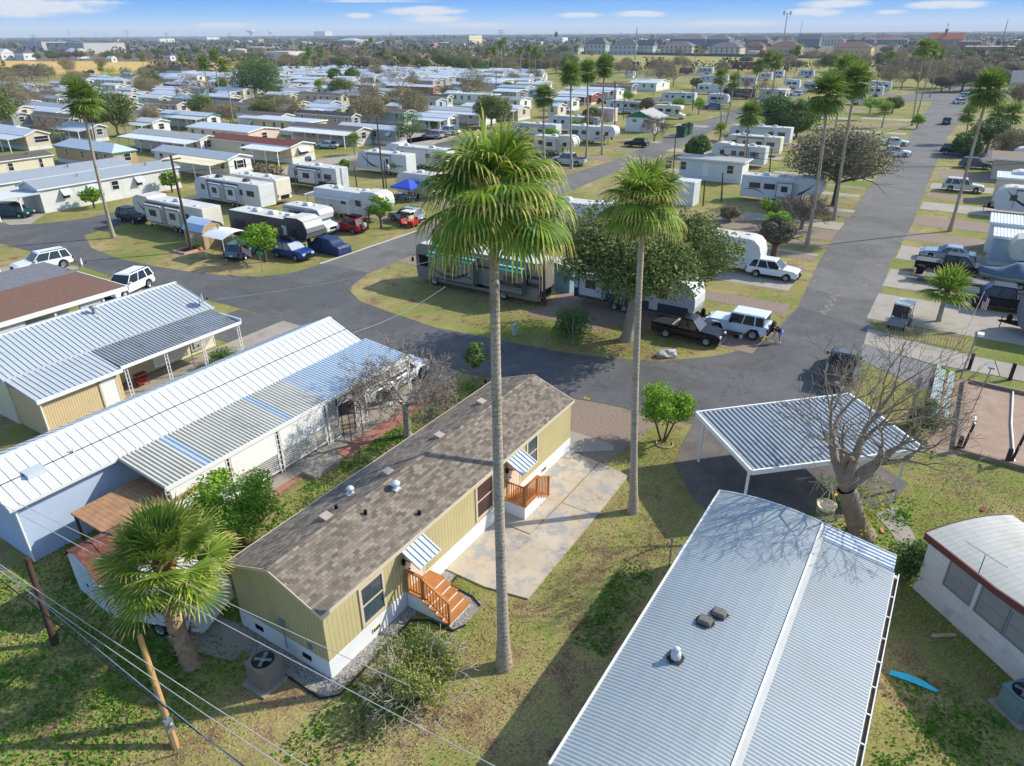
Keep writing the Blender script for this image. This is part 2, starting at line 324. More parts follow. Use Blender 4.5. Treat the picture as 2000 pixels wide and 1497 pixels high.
# slips on both sides of the main street
rs=random.Random(3)
def slip(u0,u1,v0,v1,mat,z=.014): 
    sheet('parking_slip',mat,uv=[(u0,v0),(u1,v0),(u1+rs.uniform(-.2,.2),v1),(u0+rs.uniform(-.2,.2),v1)],z=z)
for u0,u1,v1,mm in ((46.2,51.2,24,GRAVEL),(55.2,57.6,27,GRAVEL),(61,64.4,27,SLAB),(67.3,68.9,26,GRAVEL),(71.4,72.9,26,GRAVEL),(73.2,74.1,24,SLAB),(76.6,78.8,24,GRAVEL),(80,84.8,25,GRAVEL),(85.3,89,22,SLAB),(92.5,94.5,22,GRAVEL),(95,96.8,22,SLAB),(100,102,22,GRAVEL),(105,107,24,SLAB),(111,113,26,GRAVEL),(118,120,26,SLAB),(125,128,26,GRAVEL),(134,136,26,SLAB),(143,147,26,GRAVEL),(153,156,26,SLAB),(165,169,26,GRAVEL),(178,182,26,SLAB),(192,197,26,GRAVEL),(207,212,26,SLAB)):
    slip(u0,u1,9.6 if u0<60 else (10.6 if u0<100 else 11.4+.02*(u0-100)),v1,mm)
for u0,u1,v0,mm in ((57.6,64.5,-14,SLAB),(66.6,72.5,-14,SLAB),(76.3,82,-12,SLAB),(84.5,88.6,-8,GRAVEL),(92.5,97.5,-8,GRAVEL),(101.5,106.5,-9,SLAB),(110,113,-9,GRAVEL),(117,121.5,-10,SLAB),(126,134,-10,GRAVEL),(148,166,-9,ASP2)):
    slip(u0,u1,v0,3.9 if u0<140 else 4.6,mm)
for u0,u1 in ((62,65),(72,75),(79,81.5),(92,95),(103,106),(116,119),(128,131),(140,143),(153,156),(170,174)): slip(u0,u1,54.0 if u0>100 else 51.4,62,rs.choice([SLAB,GRAVEL]))
for u0,u1 in ((50,52.6),(57.5,60),(66,68.4),(110,114),(120,124),(131,135),(147,152),(163,168),(183,187),(203,208),(225,232)): slip(u0,u1,35 if u0<70 else 28,45.4 if u0<90 else (47 if u0<130 else 49),rs.choice([SLAB,GRAVEL]))
slip(44.5,52.5,20,27,GRAVEL,.010)
# drives at the back street homes
for pts in (((440,352),(470,365),(560,352),(545,345)),((590,318),(700,300),(700,308),(610,332),(560,342),(530,335)),((700,300),(770,285),(880,268),(850,262),(760,278)),((790,262),(870,252),(905,262),(850,282),(800,292))): sheet('driveway',SLAB,px=pts,z=.017)
# fields beyond the park
YF=ground_mat('dry_yellow_field',(214,180,110),(186,158,92),1.35,brown=(196,160,96)); GF=ground_mat('green_field',(172,160,98),(136,140,74),1.3,brown=(150,140,84))
FARG=ground_mat('far_scrub_ground',(128,120,98),(84,92,66),1.3,brown=(112,102,88))
sheet('dry_field',YF,px=[(-200,141),(150,146),(260,143),(460,135),(560,127),(300,121),(100,119.5),(-200,119)],z=.05)
sheet('dry_field',YF,px=[(440,126),(700,124),(1010,115),(1020,108),(800,106),(600,108),(420,112)],z=.06)
sheet('green_field',GF,px=[(1130,131),(1300,137),(1480,141),(1800,146),(1800,122),(1500,114),(1300,108.5),(1130,105)],z=.05)

fp=[G(-900,165),G(100,146),G(560,128),G(1000,112),G(1300,100),G(1900,122),G(2900,118)]
th0=math.atan2(FW.y,FW.x)
mb=MB(); mb.poly([(p.x,p.y,.03) for p in fp]+[(14000*math.cos(th0+a),14000*math.sin(th0+a),.03) for a in (-.95,-.5,0,.5,.95)]); o=struct(mb,'far_terrain',FARG)
if o.data.polygons[0].normal.z<0: o.data.flip_normals()


# tufts and weeds of the near lawns
rr=random.Random(12)
def tufts(name,mat,n,areas,sz,label,clump):
    m=MB(); A_=[(b-a)*(d-c) for a,b,c,d in areas]
    cen=[]
    for _ in range(n//clump):
        a,b,c,d=rr.choices(areas,A_)[0]; cx,cy=rr.uniform(a,b),rr.uniform(c,d); sp=rr.uniform(.15,.7)
        for k in range(clump):
            x,y=rr.gauss(cx,sp),rr.gauss(cy,sp)
            if not(a-.2<x<b+.2 and c-.2<y<d+.2): continue
            t_=rr.uniform(0,6.28); s=sz*rr.uniform(.5,1.4); dx,dy=math.cos(t_)*s,math.sin(t_)*s; l=rr.uniform(-.6,.6)*s
            m.add([(x-dx,y-dy,.0),(x+dx,y+dy,.0),(x+dx*.6+l,y+dy*.6-l,s*.9),(x-dx*.6+l,y-dy*.6-l,s*1.1)],((0,1,2,3),))
    tag(m.build(name,mat),label,'grass',kind='stuff')
LAWN=[(3,10,15,30),(3,17.3,6.8,13.7),(17.5,30,6.8,10.5),(28.3,32.5,8.5,12),(5,26,-6,-1.6),(24,38,-9,-1.6),(10.9,33,19.4,23.9),(2,9.3,-1,6.8),(40,47,13,30),(25,30,1.7,2.4),(36,46,-2,2)]
tufts('lawn_weeds',leafmat('weed_leaf',(112,168,44),(88,136,46),.3,.3),48000,[(3,10,17,30),(10.9,33,19.4,23.9),(8,15,11.5,13.8),(8,22,-5.5,-2),(5,18,-4.5,-2),(17,22,7,8.2),(28,33,-1.5,2.4)],.05,'bright green weeds growing in patches on the lawns',60)
tufts('dry_grass_tufts',leafmat('dry_grass_blade',(204,186,122),(150,148,84),.3,.2),85000,LAWN,.028,'dry tufts of the lawns in the foreground',14)
hz=MB(); hz.box(-15000,15000,-15000,15000,-1.,80.); hm=bpy.data.materials.new('haze_air'); hm.use_nodes=True; hn=hm.node_tree
hn.nodes.remove(hn.nodes['Principled BSDF']); pv=hn.nodes.new('ShaderNodeVolumePrincipled'); pv.inputs['Color'].default_value=(.78,.88,1,1); pv.inputs['Density'].default_value=.00013
hn.links.new(pv.outputs[0],hn.nodes['Material Output'].inputs['Volume']); tag(hz.build('haze',hm),kind='stuff')
#,FARG,uv=None,px=[(-1500,160),(-1500,67),(3400,62),(3400,140),(1800,140),(1000,118),(300,140)],z=.03) if False else None
# ---------------- generic ribs on a sloping roof plane ----------------
def ribs(mb,a,b,c,d,sp,w=.04,h=.03,m=0,off=0.):
    # plane a-b (low edge) to d-c (high edge); ribs run from low to high edge
    a,b,c,d=map(Vector,(a,b,c,d)); L=(b-a).length; n=max(1,int(L/sp)); nr=(b-a).cross(d-a).normalized()
    if nr.z<0: nr=-nr
    ex=(b-a).normalized()*w/2
    for i in range(n+1):
        t=min(1,(i*sp+off)/L)
        if t*L>L-.01: t=1-.02/L
        p=a.lerp(b,t)+nr*.002; q=d.lerp(c,t)+nr*.002; u=nr*h
        mb.add([p-ex,p+ex,q+ex,q-ex,p-ex*.6+u,p+ex*.6+u,q+ex*.6+u,q-ex*.6+u],((4,5,6,7),(0,1,5,4),(3,7,6,2),(0,4,7,3),(1,2,6,5)),m)
def corr(mb,a,b,c,d,sp,h,m=0,prof=((0,0),(.25,0),(.4,1),(.85,1),(1,0)),m2=None):
    # corrugated sheet, flutes run from edge a-b to edge d-c
    a,b,c,d=map(Vector,(a,b,c,d)); L=(b-a).length; n=max(1,round(L/sp)); nr=(b-a).cross(d-a).normalized()
    if nr.z<0: nr=-nr
    P1=[];P2=[]
    for i in range(n):
        for x,y in prof[:-1]:
            t=(i+x)/n; P1.append(a.lerp(b,t)+nr*h*y); P2.append(d.lerp(c,t)+nr*h*y)
    P1.append(b);P2.append(c); k=len(P1)
    mb.add(P1+P2,[(i,i+1,k+i+1,k+i) for i in range(k-1)],m)
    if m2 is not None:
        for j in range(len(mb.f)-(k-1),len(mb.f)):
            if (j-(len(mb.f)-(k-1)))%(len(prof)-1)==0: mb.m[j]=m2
def frame_window(par,side,pos,w,z0,z1,plane=0.,shut=None,cap=None,fr=None,t=.09,name='window',glass=None):
    # side: 'S' wall facing -Y at y=plane (pos along x), 'W' wall facing -X at x=plane (pos along y), 'N' facing +Y
    T=(lambda a,o,z:(a,plane-o,z)) if side=='S' else ((lambda a,o,z:(plane-o,a,z)) if side=='W' else (lambda a,o,z:(a,plane+o,z)))
    def bx(mb,a0,a1,o0,o1,zz0,zz1,m=0):
        p=[T(a0,o0,zz0),T(a1,o0,zz0),T(a1,o1,zz0),T(a0,o1,zz0)]; q=[T(a0,o0,zz1),T(a1,o0,zz1),T(a1,o1,zz1),T(a0,o1,zz1)]; mb.hexa(p,q,m)
    mb=MB(); a0,a1=pos,pos+w
    bx(mb,a0-t,a0,-.01,.045,z0-t,z1+t); bx(mb,a1,a1+t,-.01,.045,z0-t,z1+t); bx(mb,a0,a1,-.01,.045,z0-t,z0); bx(mb,a0,a1,-.01,.045,z1,z1+t)
    bx(mb,a0,a1,.01,.035,(z0+z1)/2-.025,(z0+z1)/2+.025)
    o=mb.build(name,fr or FRAME,par); g=MB(); bx(g,a0,a1,-.012,.012,z0,z1); g.build('pane',glass or GLASS,o)
    if shut:
        for q0 in (a0-t-.36,a1+t+.02):
            s=MB(); bx(s,q0,q0+.32,-.01,.04,z0-t,z1+t); s.build('shutter',shut,par)
    if cap:   # tilted awning flap
        s=MB(); p=[T(a0-.15,.02,z1+.15),T(a1+.15,.02,z1+.15),T(a1+.15,.75,z1-.6),T(a0-.15,.75,z1-.6)]
        s.slab(*p,.03); s.build('window_awning',cap,par)
    return o
def door(par,side,pos,w,z0,z1,plane,mat):
    mb=MB()
    if side=='S': mb.box(pos,pos+w,plane-.05,plane+.02,z0,z1)
    else: mb.box(plane-.05,plane+.02,pos,pos+w,z0,z1)
    o=mb.build('door',mat,par); h=MB()
    h.lathe((pos+w-.08,plane-.09,z0+.95) if side=='S' else (plane-.09,pos+.08,z0+.95),[(0,-.03),(.035,-.02),(.035,.02),(0,.03)],6); h.build('handle',CHR,o); return o
HOMES=[]
def home(label,loc,du,dv,ax,wall,roof,h=2.9,rise=.55,ov=.25,skirt=.65,skm=None,trim=None,wins=(),ports=(),rib=0,ribm=None,group='mobile homes in the park',cat='mobile home',fl='gable',doors=(),rz=0,name='mobile_home',vent=0,far=False,hip=None,step=None):
    t=thing(name,label,cat,(loc[0],loc[1],0),rz,group); trim=trim or WHITE_T
    # walls with gable ends
    mb=MB(); mb.box(0,du,0,dv,skirt,h)
    if fl=='gable' and not hip:
        if ax=='v': mb.prism([(0,0,h),(du,0,h),(du/2,0,h+rise)],(0,dv,0))
        else: mb.prism([(0,0,h),(0,dv,h),(0,dv/2,h+rise)],(du,0,0))
    mb.build('wall',wall,t)
    if skirt>0: s=MB(); s.box(-.03,du+.03,-.03,dv+.03,-.02,skirt); s.build('skirting',skm or WHITE,t)
    r=MB(); T=.1; z0=h-ov*rise/((du if ax=='v' else dv)/2)
    if fl=='gable':
        zt=h+rise+.06
        if ax=='v':
            hp=hip or 0
            A0,A1,B0,B1=(-ov,-ov,z0+.06),(-ov,dv+ov,z0+.06),(du+ov,-ov,z0+.06),(du+ov,dv+ov,z0+.06); R0,R1=(du/2,-ov+hp,zt),(du/2,dv+ov-hp,zt)
            if hip:
                r.add([A0,B0,B1,A1,R0,R1],((0,1,4),(1,2,5,4),(2,3,5),(3,0,4,5)),0); r.box(-ov,du+ov,-ov,dv+ov,z0-.1,z0+.055,1)
            else:
                r.slab(A0,R0,R1,A1,T); r.slab(R0,B0,B1,R1,T)
                if rib: ribs(r,A0,A1,R1,R0,rib,m=0); ribs(r,B0,B1,R1,R0,rib,m=0)
                for y in (-ov-.02,dv+ov+.02):   # rake boards
                    r.slab((-ov,y-.02,z0+.05),(du/2,y-.02,zt-.01),(du/2,y+.02,zt-.01),(-ov,y+.02,z0+.05),.2,1); r.slab((du/2,y-.02,zt-.01),(du+ov,y-.02,z0+.05),(du+ov,y+.02,z0+.05),(du/2,y+.02,zt-.01),.2,1)
                r.box(-ov-.04,-ov,-ov,dv+ov,z0-.1,z0+.05,1); r.box(du+ov,du+ov+.04,-ov,dv+ov,z0-.1,z0+.05,1)
        else:
            A0,A1,B0,B1=(-ov,-ov,z0+.06),(du+ov,-ov,z0+.06),(-ov,dv+ov,z0+.06),(du+ov,dv+ov,z0+.06); R0,R1=(-ov,dv/2,zt),(du+ov,dv/2,zt)
            r.slab(A0,A1,R1,R0,T); r.slab(R0,R1,B1,B0,T)
            if rib: ribs(r,A0,A1,R1,R0,rib); ribs(r,B0,B1,R1,R0,rib)
            for x in (-ov-.02,du+ov+.02):
                r.slab((x-.02,-ov,z0+.05),(x+.02,-ov,z0+.05),(x+.02,dv/2,zt-.01),(x-.02,dv/2,zt-.01),.2,1); r.slab((x-.02,dv/2,zt-.01),(x+.02,dv/2,zt-.01),(x+.02,dv+ov,z0+.05),(x-.02,dv+ov,z0+.05),.2,1)
            r.box(-ov,du+ov,-ov-.04,-ov,z0-.1,z0+.05,1); r.box(-ov,du+ov,dv+ov,dv+ov+.04,z0-.1,z0+.05,1)
    else:
        r.box(-ov,du+ov,-ov,dv+ov,h,h+.14,0); r.box(-ov-.03,du+ov+.03,-ov-.03,-ov,h-.05,h+.16,1); r.box(-ov-.03,-ov,-ov,dv+ov,h-.05,h+.16,1)
        if rib: ribs(r,(-ov,-ov,h+.14),(-ov,dv+ov,h+.14),(du+ov,dv+ov,h+.14),(du+ov,-ov,h+.14),rib)
    ro=r.build('roof',[roof,trim],t)
    vr=random.Random(int(du*100+dv*10))
    for i in range(vent):
        v=MB(); k=(i+.6)/vent; 
        p=(du*.3,dv*k,h+rise*.6) if ax=='v' else (du*k,dv*.3,h+rise*.6)
        v.lathe(p,[(.07,0),(.07,.35),(.14,.35),(.14,.45),(0,.5)],7); v.build('roof_vent',GALV,ro)
    for wd in wins:
        side,pos,w_,k=wd[:4]; zz0,zz1=(wd[4],wd[5]) if len(wd)>4 else (1.35,2.45)
        frame_window(t,side,pos,w_,zz0,zz1,0.,shut=DKP if 's' in k else None,cap=WMET if 'a' in k else None,t=.09 if not far else .12)
    for d in doors: door(t,d[0],d[1],.9,.72,2.7,0.,d[2] if len(d)>2 else WHITE_T)
    for p in ports:   # (x0,x1,y0,y1,zhi,zlo,axis of slope,mat,posts[(x,y)])
        x0,x1,y0,y1,zh,zl,sl,mt,posts=p[:9]
        q=MB()
        if sl=='x': zz=((x0,y0,zl),(x1,y0,zh),(x1,y1,zh),(x0,y1,zl))
        elif sl=='X': zz=((x0,y0,zh),(x1,y0,zl),(x1,y1,zl),(x0,y1,zh))
        else: zz=((x0,y0,zl),(x1,y0,zl),(x1,y1,zh),(x0,y1,zh))
        q.slab(*zz,.12); 
        if sl=='x' and not far: ribs(q,zz[0],zz[3],zz[2],zz[1],.4,.03,.03)
        if sl=='y' and not far: ribs(q,zz[0],zz[1],zz[2],zz[3],.4,.03,.03)
        q.build('porch_roof',mt,t)
        for (a,b_) in posts:
            q=MB(); q.box(a-.06,a+.06,b_-.06,b_+.06,-.02,zl-.1); q.build('post',WHITE_T,t)
    KIDS[t.name]=list(t.children); HOMES.append(t); return t
def px_home(label,N,lp,rp,z=2.9,**k):
    # near eave corner pixel N; lp = pixel x where the long eave ends on the left; rp = pixel x where the gable eave ends on the right
    c=G(*N,z)
    def solve(fn,target):
        lo,hi=.5,60.
        for _ in range(50):
            m=(lo+hi)/2; x=P(fn(m))[0]
            if abs(x-N[0])<abs(target-N[0]): lo=m
            else: hi=m
        return lo
    dv=solve(lambda m:(c.x,c.y+m,z),lp); du=solve(lambda m:(c.x+m,c.y,z),rp)
    ov=k.get('ov',.25); dv=max(3.,dv-2*ov); du=max(2.5,min(14,du-2*ov))
    return label,(c.x+ov,c.y+ov),du,dv,k
def ph(label,N,lp,rp,wall,roof,z=2.9,port=None,**k):
    label,loc,du,dv,k=px_home(label,N,lp,rp,z,**k)
    d=math.hypot(*loc); k.setdefault('far',d>150)
    if 'wins' not in k:
        r_=random.Random(int(d*7)); W=[]
        y=1.2
        while y<dv-1.6: W.append(('W',y,.9,r_.choice(['w','w','a' if d<170 else 'w']))); y+=r_.uniform(2.6,4.5)
        W.append(('S',du/2-.6,1.2,r_.choice(['s','w','w'])))
        k['wins']=W
    if port:  # (depth,y0frac,y1frac,mat)
        dp,f0,f1,mt=port; y0,y1=dv*f0-.2,dv*f1; n=max(2,int((y1-y0)/3.2)+1)
        k['ports']=[(-dp,-.2,y0,y1,2.75,2.45,'x',mt,[(-dp+.15,y0+.15+(y1-y0-.3)*i/(n-1)) for i in range(n)])]+list(k.get('ports',()))
        W=[w_ for w_ in k['wins']]; k['wins']=W
    return home(label,loc,du,dv,k.pop('ax','v'),wall,roof,**k)
# ---------------- palms ----------------
PALMG=leafmat('palm_green',(142,164,52),(104,140,56),.28,.35); PALMT=leafmat('palm_leaf_tip',(206,192,112),(160,166,78),.25,.3); PALMM=leafmat('dark_palm_green',(134,154,66),(92,122,50),.3,.3); PALMD=leafmat('dry_palm_leaf',(176,150,104),(128,104,70),.3,.1)
def palm_trunk_mat(name,c,c2,ring):
    m,nt,b=base(name,.9,0,.15); o=obj_xyz(nt); a=noise(nt,2.2,5); s=noise(nt,14,4,rough=.75)
    v=math_(nt,'MULTIPLY_ADD',a,.5,o[2]); fr=math_(nt,'FRACT',math_(nt,'DIVIDE',v,ring)); fr=ramp(nt,fr,0.,.3)
    col=mixc(nt,ramp(nt,s,.35,.65),c4(c),c4(c2)); u_=noise(nt,.8,5,rough=.75); col=mixc(nt,math_(nt,'MULTIPLY',ramp(nt,u_,.48,.66),.55),col,c4((104,92,80))); col=mixc(nt,math_(nt,'MULTIPLY',math_(nt,'SUBTRACT',1.,fr),.3),col,c4((70,58,48)))
    nt.links.new(col,b.inputs['Base Color']); bump(nt,b,math_(nt,'ADD',s,fr),.6,.03); return m
PTRK=palm_trunk_mat('ringed_palm_trunk',(196,184,164),(152,138,120),.16)
def frond(mb,org,az,elv,plen,R_,nl,seg,droop,rr,mg=0,mt=1,wl=.055,spread=2.3,hub=.42):
    d=Vector((math.cos(az)*math.cos(elv),math.sin(az)*math.cos(elv),math.sin(elv)))
    e=org+d*plen+Vector((0,0,-.10*plen*plen*droop))
    d2=(d+Vector((0,0,-.45*droop))).normalized()
    side=d2.cross(Vector((0,0,1))); side=side.normalized() if side.length>.05 else Vector((1,0,0)); up=side.cross(d2)
    mb.tube([org,org.lerp(e,.5)+Vector((0,0,.05*plen)),e],[.035,.028,.02],3,2,False)
    tw=rr.uniform(-.5,.5)
    for i in range(nl):
        t=(i+.5)/nl*2-1; a=t*spread/1.0+tw*.15
        ld=(d2*math.cos(a)+side*math.sin(a)*1.+up*(.32*math.cos(a)-.05)).normalized(); L=R_*(1-.28*abs(t)**2)*rr.uniform(.88,1.08)
        p=e.copy(); v=ld.copy(); ws=side*math.cos(a)-d2*math.sin(a); ws=(ws+up*.25*(-1)**i).normalized()
        pts=[]; st=L/seg
        for k in range(seg+1):
            f=k/seg
            wd=R_*spread/nl*1.9*f+.006 if f<=hub else (R_*spread/nl*1.9*hub)*(1-((f-hub)/(1-hub))**1.1)+.012
            pts.append((p-ws*wd*.5,p+ws*wd*.5))
            g_=droop*(.05+1.7*max(0,f-.32))
            v=(v+Vector((0,0,-g_*1.5*st/R_*seg/5))+Vector((rr.uniform(-.05,.05),rr.uniform(-.05,.05),0))*f).normalized(); p=p+v*st
        vs=[q for pr in pts for q in pr]
        o=len(mb.v); mb.v+=[tuple(q) for q in vs]
        for k in range(seg):
            mb.f.append([o+2*k,o+2*k+1,o+2*k+3,o+2*k+2]); mb.m.append(mt if k>=seg-max(1,int(seg*.3)) else mg); mb.sm.append(False)
def palm(name,label,base_,top,tr,R_,nf,nl,seg,seed,droop=1.,gm=None,trunk=PTRK,group='tall fan palms',dead=6,plen=1.1,boot=False,cat='palm tree',bulge=1.,elr=(-.75,1.35)):
    rr=random.Random(seed); t=thing(name,label,cat,tuple(base_),0,group); top=Vector(top)-Vector(base_)
    n=14; pts=[];rad=[]; bend=Vector((rr.uniform(-.3,.3),rr.uniform(-.3,.3),0))
    for i in range(n+1):
        f=i/n; pts.append(top*f+bend*math.sin(PI*f)+Vector((0,0,-.1 if i==0 else 0))); rad.append(tr*(1+.75*bulge*math.exp(-f*top.length*1.1)-.25*f)*(1+rr.uniform(-.03,.03)))
    mb=MB(); mb.tube(pts,rad,12,0)
    o=mb.build('trunk',trunk,t)
    if boot:
        q=MB()
        for i in range(110):
            f=i/110; z=f*top.z; a=i*2.4; p=Vector((math.cos(a),math.sin(a),0)); c=top*f+p*tr*1.0
            L=rr.uniform(.3,.5); e=c+p*.22+Vector((0,0,L*(.55 if rr.random()<.5 else -.2))); s=Vector((-p.y,p.x,0))*.07
            q.add([c-s,c+s,e+s*.4,e-s*.4],((0,1,2,3),),0)
        q.build('dead_leaf_bases',PALMD,o)
    mb=MB()
    for i in range(nf):
        f=(i+.5)/nf; el_=elr[0]+(elr[1]-elr[0])*f**.9+rr.uniform(-.15,.15); az=i*2.399+rr.uniform(-.25,.25)
        frond(mb,top+Vector((0,0,.1*f-.2)),az,el_,plen*rr.uniform(.8,1.2),R_*rr.uniform(.85,1.1),nl,seg,droop*(1.25-.5*f)*rr.uniform(.8,1.2),rr)
    mb.build('crown',[gm or PALMG,PALMT if not gm else PALMG,PALMT],t)
    if dead:
        mb=MB()
        for i in range(dead):
            frond(mb,top+Vector((0,0,-.25)),rr.uniform(0,6.28),-.9+rr.uniform(-.25,.2),plen*.7,R_*.75,max(6,nl//2),seg,1.1,rr,0,0)
        mb.build('dead_fronds',[PALMD,PALMD,PALMD],t)
    mb=MB(); mb.lathe(top+Vector((0,0,-.55)),[(tr*.78,0),(tr*1.25,.25),(tr*1.3,.5),(tr*.6,.75),(.02,.85)],10); mb.build('crown_base',M('palm_crown_fibre',(96,66,46),.95,.3,9.,bmp=.8,bs=20),t)
    KIDS[t.name]=list(t.children); return t
# ---------------- broadleaf and bare trees ----------------
def grow(mb,p,d,L,r,depth,rr,tips,spl=(2,3),ang=.55,grav=.0,taper=.62,n=5,wob=.18,minr=.006,short=.78,up=.0,leafd=2):
    k=3 if r>.02 else 2; pts=[p.copy()]; rad=[r]
    for i in range(k):
        d=(d+Vector((rr.uniform(-1,1),rr.uniform(-1,1),rr.uniform(-1,1)))*wob+Vector((0,0,up-grav))*.3).normalized()
        p=p+d*L/k; pts.append(p.copy()); rad.append(max(minr,r*(1-(1-taper)*(i+1)/k)))
    mb.tube(pts,rad,n if r>.03 else 3,0,False)
    if depth<=leafd: tips.append((p.copy(),d.copy(),L))
    if depth==0: return
    m=rr.randint(*spl); a0=rr.uniform(0,6.28)
    for i in range(m):
        ax=d.orthogonal().normalized(); ax.rotate(Matrix.Rotation(a0+i*6.283/m+rr.uniform(-.4,.4),3,d)); nd_=d.copy(); nd_.rotate(Matrix.Rotation(ang*rr.uniform(.6,1.35),3,ax))
        grow(mb,p,nd_,L*short*rr.uniform(.8,1.15),max(minr,rad[-1]*(.85 if i==0 else .7)),depth-1,rr,tips,spl,ang,grav,taper,n,wob,minr,short,up,leafd)
def leaves(mb,c,R3,n,sz,rr,m=0,hollow=.5,flat=0.):
    # leaf sprays filling a clump of half-axes R3 round c
    for _ in range(n):
        while 1:
            v=Vector((rr.uniform(-1,1),rr.uniform(-1,1),rr.uniform(-1,1)))
            if 0<v.length<=1: break
        if rr.random()<hollow: v=v.normalized()*rr.uniform(.72,1.04)
        p=c+Vector((v.x*R3[0],v.y*R3[1],v.z*R3[2])); a=Vector((rr.uniform(-1,1),rr.uniform(-1,1),rr.uniform(-.6,.6))).normalized()
        nrm=(v+Vector((rr.uniform(-1,1),rr.uniform(-1,1),rr.uniform(-.2,1)))*.9).normalized(); b=nrm.cross(a)
        if b.length<.05: continue
        b.normalize(); s=sz*rr.uniform(.6,1.35)
        mb.add([p-a*s,p-b*s*.45,p+a*s,p+b*s*.45],((0,1,2,3),),m)
LG=leafmat('citrus_leaf',(150,184,52),(104,146,44),.32,.3); LO=leafmat('live_oak_leaf',(96,116,54),(126,136,74),.38,.2); LD=leafmat('dense_green_leaf',(82,116,54),(112,138,68),.35,.2)
LY=leafmat('yellow_green_leaf',(140,158,48),(190,176,70),.3,.3); LGY=leafmat('grey_green_leaf',(112,110,86),(138,132,106),.3,.2); TW=leafmat('fine_bare_twigs',(140,124,108),(112,98,86),.3,0)
LR=leafmat('rusty_leaf',(150,96,52),(120,110,50),.3,.2); LB=leafmat('brushwood_leaf',(158,146,108),(138,126,100),.3,.15)
BPALE=M('pale_bark',(176,164,152),.9,.2,6.,bmp=.4,bs=18); BDARK=M('dark_bark',(92,80,68),.95,.3,5.,bmp=.6,bs=16); BOAK=M('oak_bark',(150,140,122),.95,.2,3.,bmp=.5,bs=16)
def tree(label,loc,h,rad,leaf,seed,bark=BARK,tr=.16,stem=.35,nclump=26,nl=90,sz=.16,squash=.75,group=None,name='broadleaf_tree',cat='tree',stems=1,depth=3,fruit=0,twig=0,clr=.3,hollow=.6,lean=(0,0)):
    rr=random.Random(seed); t=thing(name,label,cat,(loc[0],loc[1],0),0,group); mb=MB(); tips=[]
    for s in range(stems):
        a=s*6.283/max(1,stems)+rr.uniform(-.3,.3); d=Vector((math.cos(a)*.35*(stems>1)+lean[0],math.sin(a)*.35*(stems>1)+lean[1],1)).normalized(); o=Vector((math.cos(a),math.sin(a),0))*tr*1.1*(stems>1)
        p=o+Vector((0,0,-.1)); q=o*1.5+d*h*stem
        mb.tube([p,p.lerp(q,.15),p.lerp(q,.6),q],[tr*1.5,tr*1.05,tr*.9,tr*.8],8,0,False)
        for b in range(3 if stems>1 else 5):
            aa=a+b*2.2+rr.uniform(-.4,.4); dd=Vector((math.cos(aa),math.sin(aa),rr.uniform(.5,1.2))).normalized()
            grow(mb,q.copy(),dd,(h*(1-stem))*.42,tr*.5,depth,rr,tips,(2,3),.5,0,.6,5,.15,.008,.75)
    mb.build('trunk',bark,t)
    cz=h*stem+(h*(1-stem))*.5; R3=(rad,rad,h*(1-stem)*.5*squash/.75); mb=MB()
    for i in range(nclump):
        while 1:
            v=Vector((rr.uniform(-1,1),rr.uniform(-1,1),rr.uniform(-1,1)))
            if .35<v.length<=1: break
        v=v.normalized()*rr.uniform(.45,.86)
        if v.z<0: v.z*=.75
        c=Vector((v.x*R3[0]+lean[0]*h*.5,v.y*R3[1]+lean[1]*h*.5,cz+v.z*R3[2])); q=rad*rr.uniform(clr*.7,clr*1.25)
        leaves(mb,c,(q,q,q*.75),nl,sz,rr,0,hollow)
    mb.build('crown',leaf,t)
    for i in range(fruit):
        v=Vector((rr.uniform(-1,1),rr.uniform(-1,1),rr.uniform(-1,.6))).normalized()
        q=MB(); q.lathe((v.x*R3[0]*.9,v.y*R3[1]*.9,cz+v.z*R3[2]*.9),[(0,-.055),(.045,-.03),(.055,0),(.045,.03),(0,.055)],7); q.build('orange',M('orange_fruit',(232,140,20),.5,.1),t)
    KIDS[t.name]=list(t.children); return t
def bare(label,loc,h,spread,seed,bark=BARK,tr=.2,depth=6,ang=.55,stem=.25,twigs=0,tmat=None,tsz=.2,group=None,name='bare_tree',limbs=4,grav=0,wob=.2,up=.1,short=.78,minr=.008,n=6,lean=(0,0)):
    rr=random.Random(seed); t=thing(name,label,'tree',(loc[0],loc[1],0),0,group); mb=MB(); tips=[]
    q=Vector((lean[0],lean[1],h*stem)); mb.tube([Vector((0,0,-.1)),q*.12,q*.6,q],[tr*1.6,tr*1.15,tr,tr*.95],9,0,False)
    L=(h*(1-stem))*.34
    for b in range(limbs):
        aa=b*6.283/limbs+rr.uniform(-.3,.3); dd=Vector((math.cos(aa)*spread,math.sin(aa)*spread,rr.uniform(.7,1.3))).normalized()
        grow(mb,q.copy(),dd,L*rr.uniform(.85,1.2),tr*.62,depth,rr,tips,(2,3),ang,grav,.62,n,wob,minr,short,up)
    mb.build('trunk',bark,t)
    if twigs:
        mb=MB()
        for p,d,L_ in tips:
            for i in range(twigs):
                v=Vector((rr.uniform(-1,1),rr.uniform(-1,1),rr.uniform(-.5,1))).normalized(); e=p+(d*.6+v).normalized()*tsz*rr.uniform(.6,1.6); s=d.cross(v)
                if s.length<.01: continue
                s=s.normalized()*(.012 if tmat is TW else .05)*(tsz/.3); 
                mb.add([p-s,p+s,e+s*.4,e-s*.4],((0,1,2,3),),0)
        mb.build('crown',tmat or TW,t)
    KIDS[t.name]=list(t.children); return t
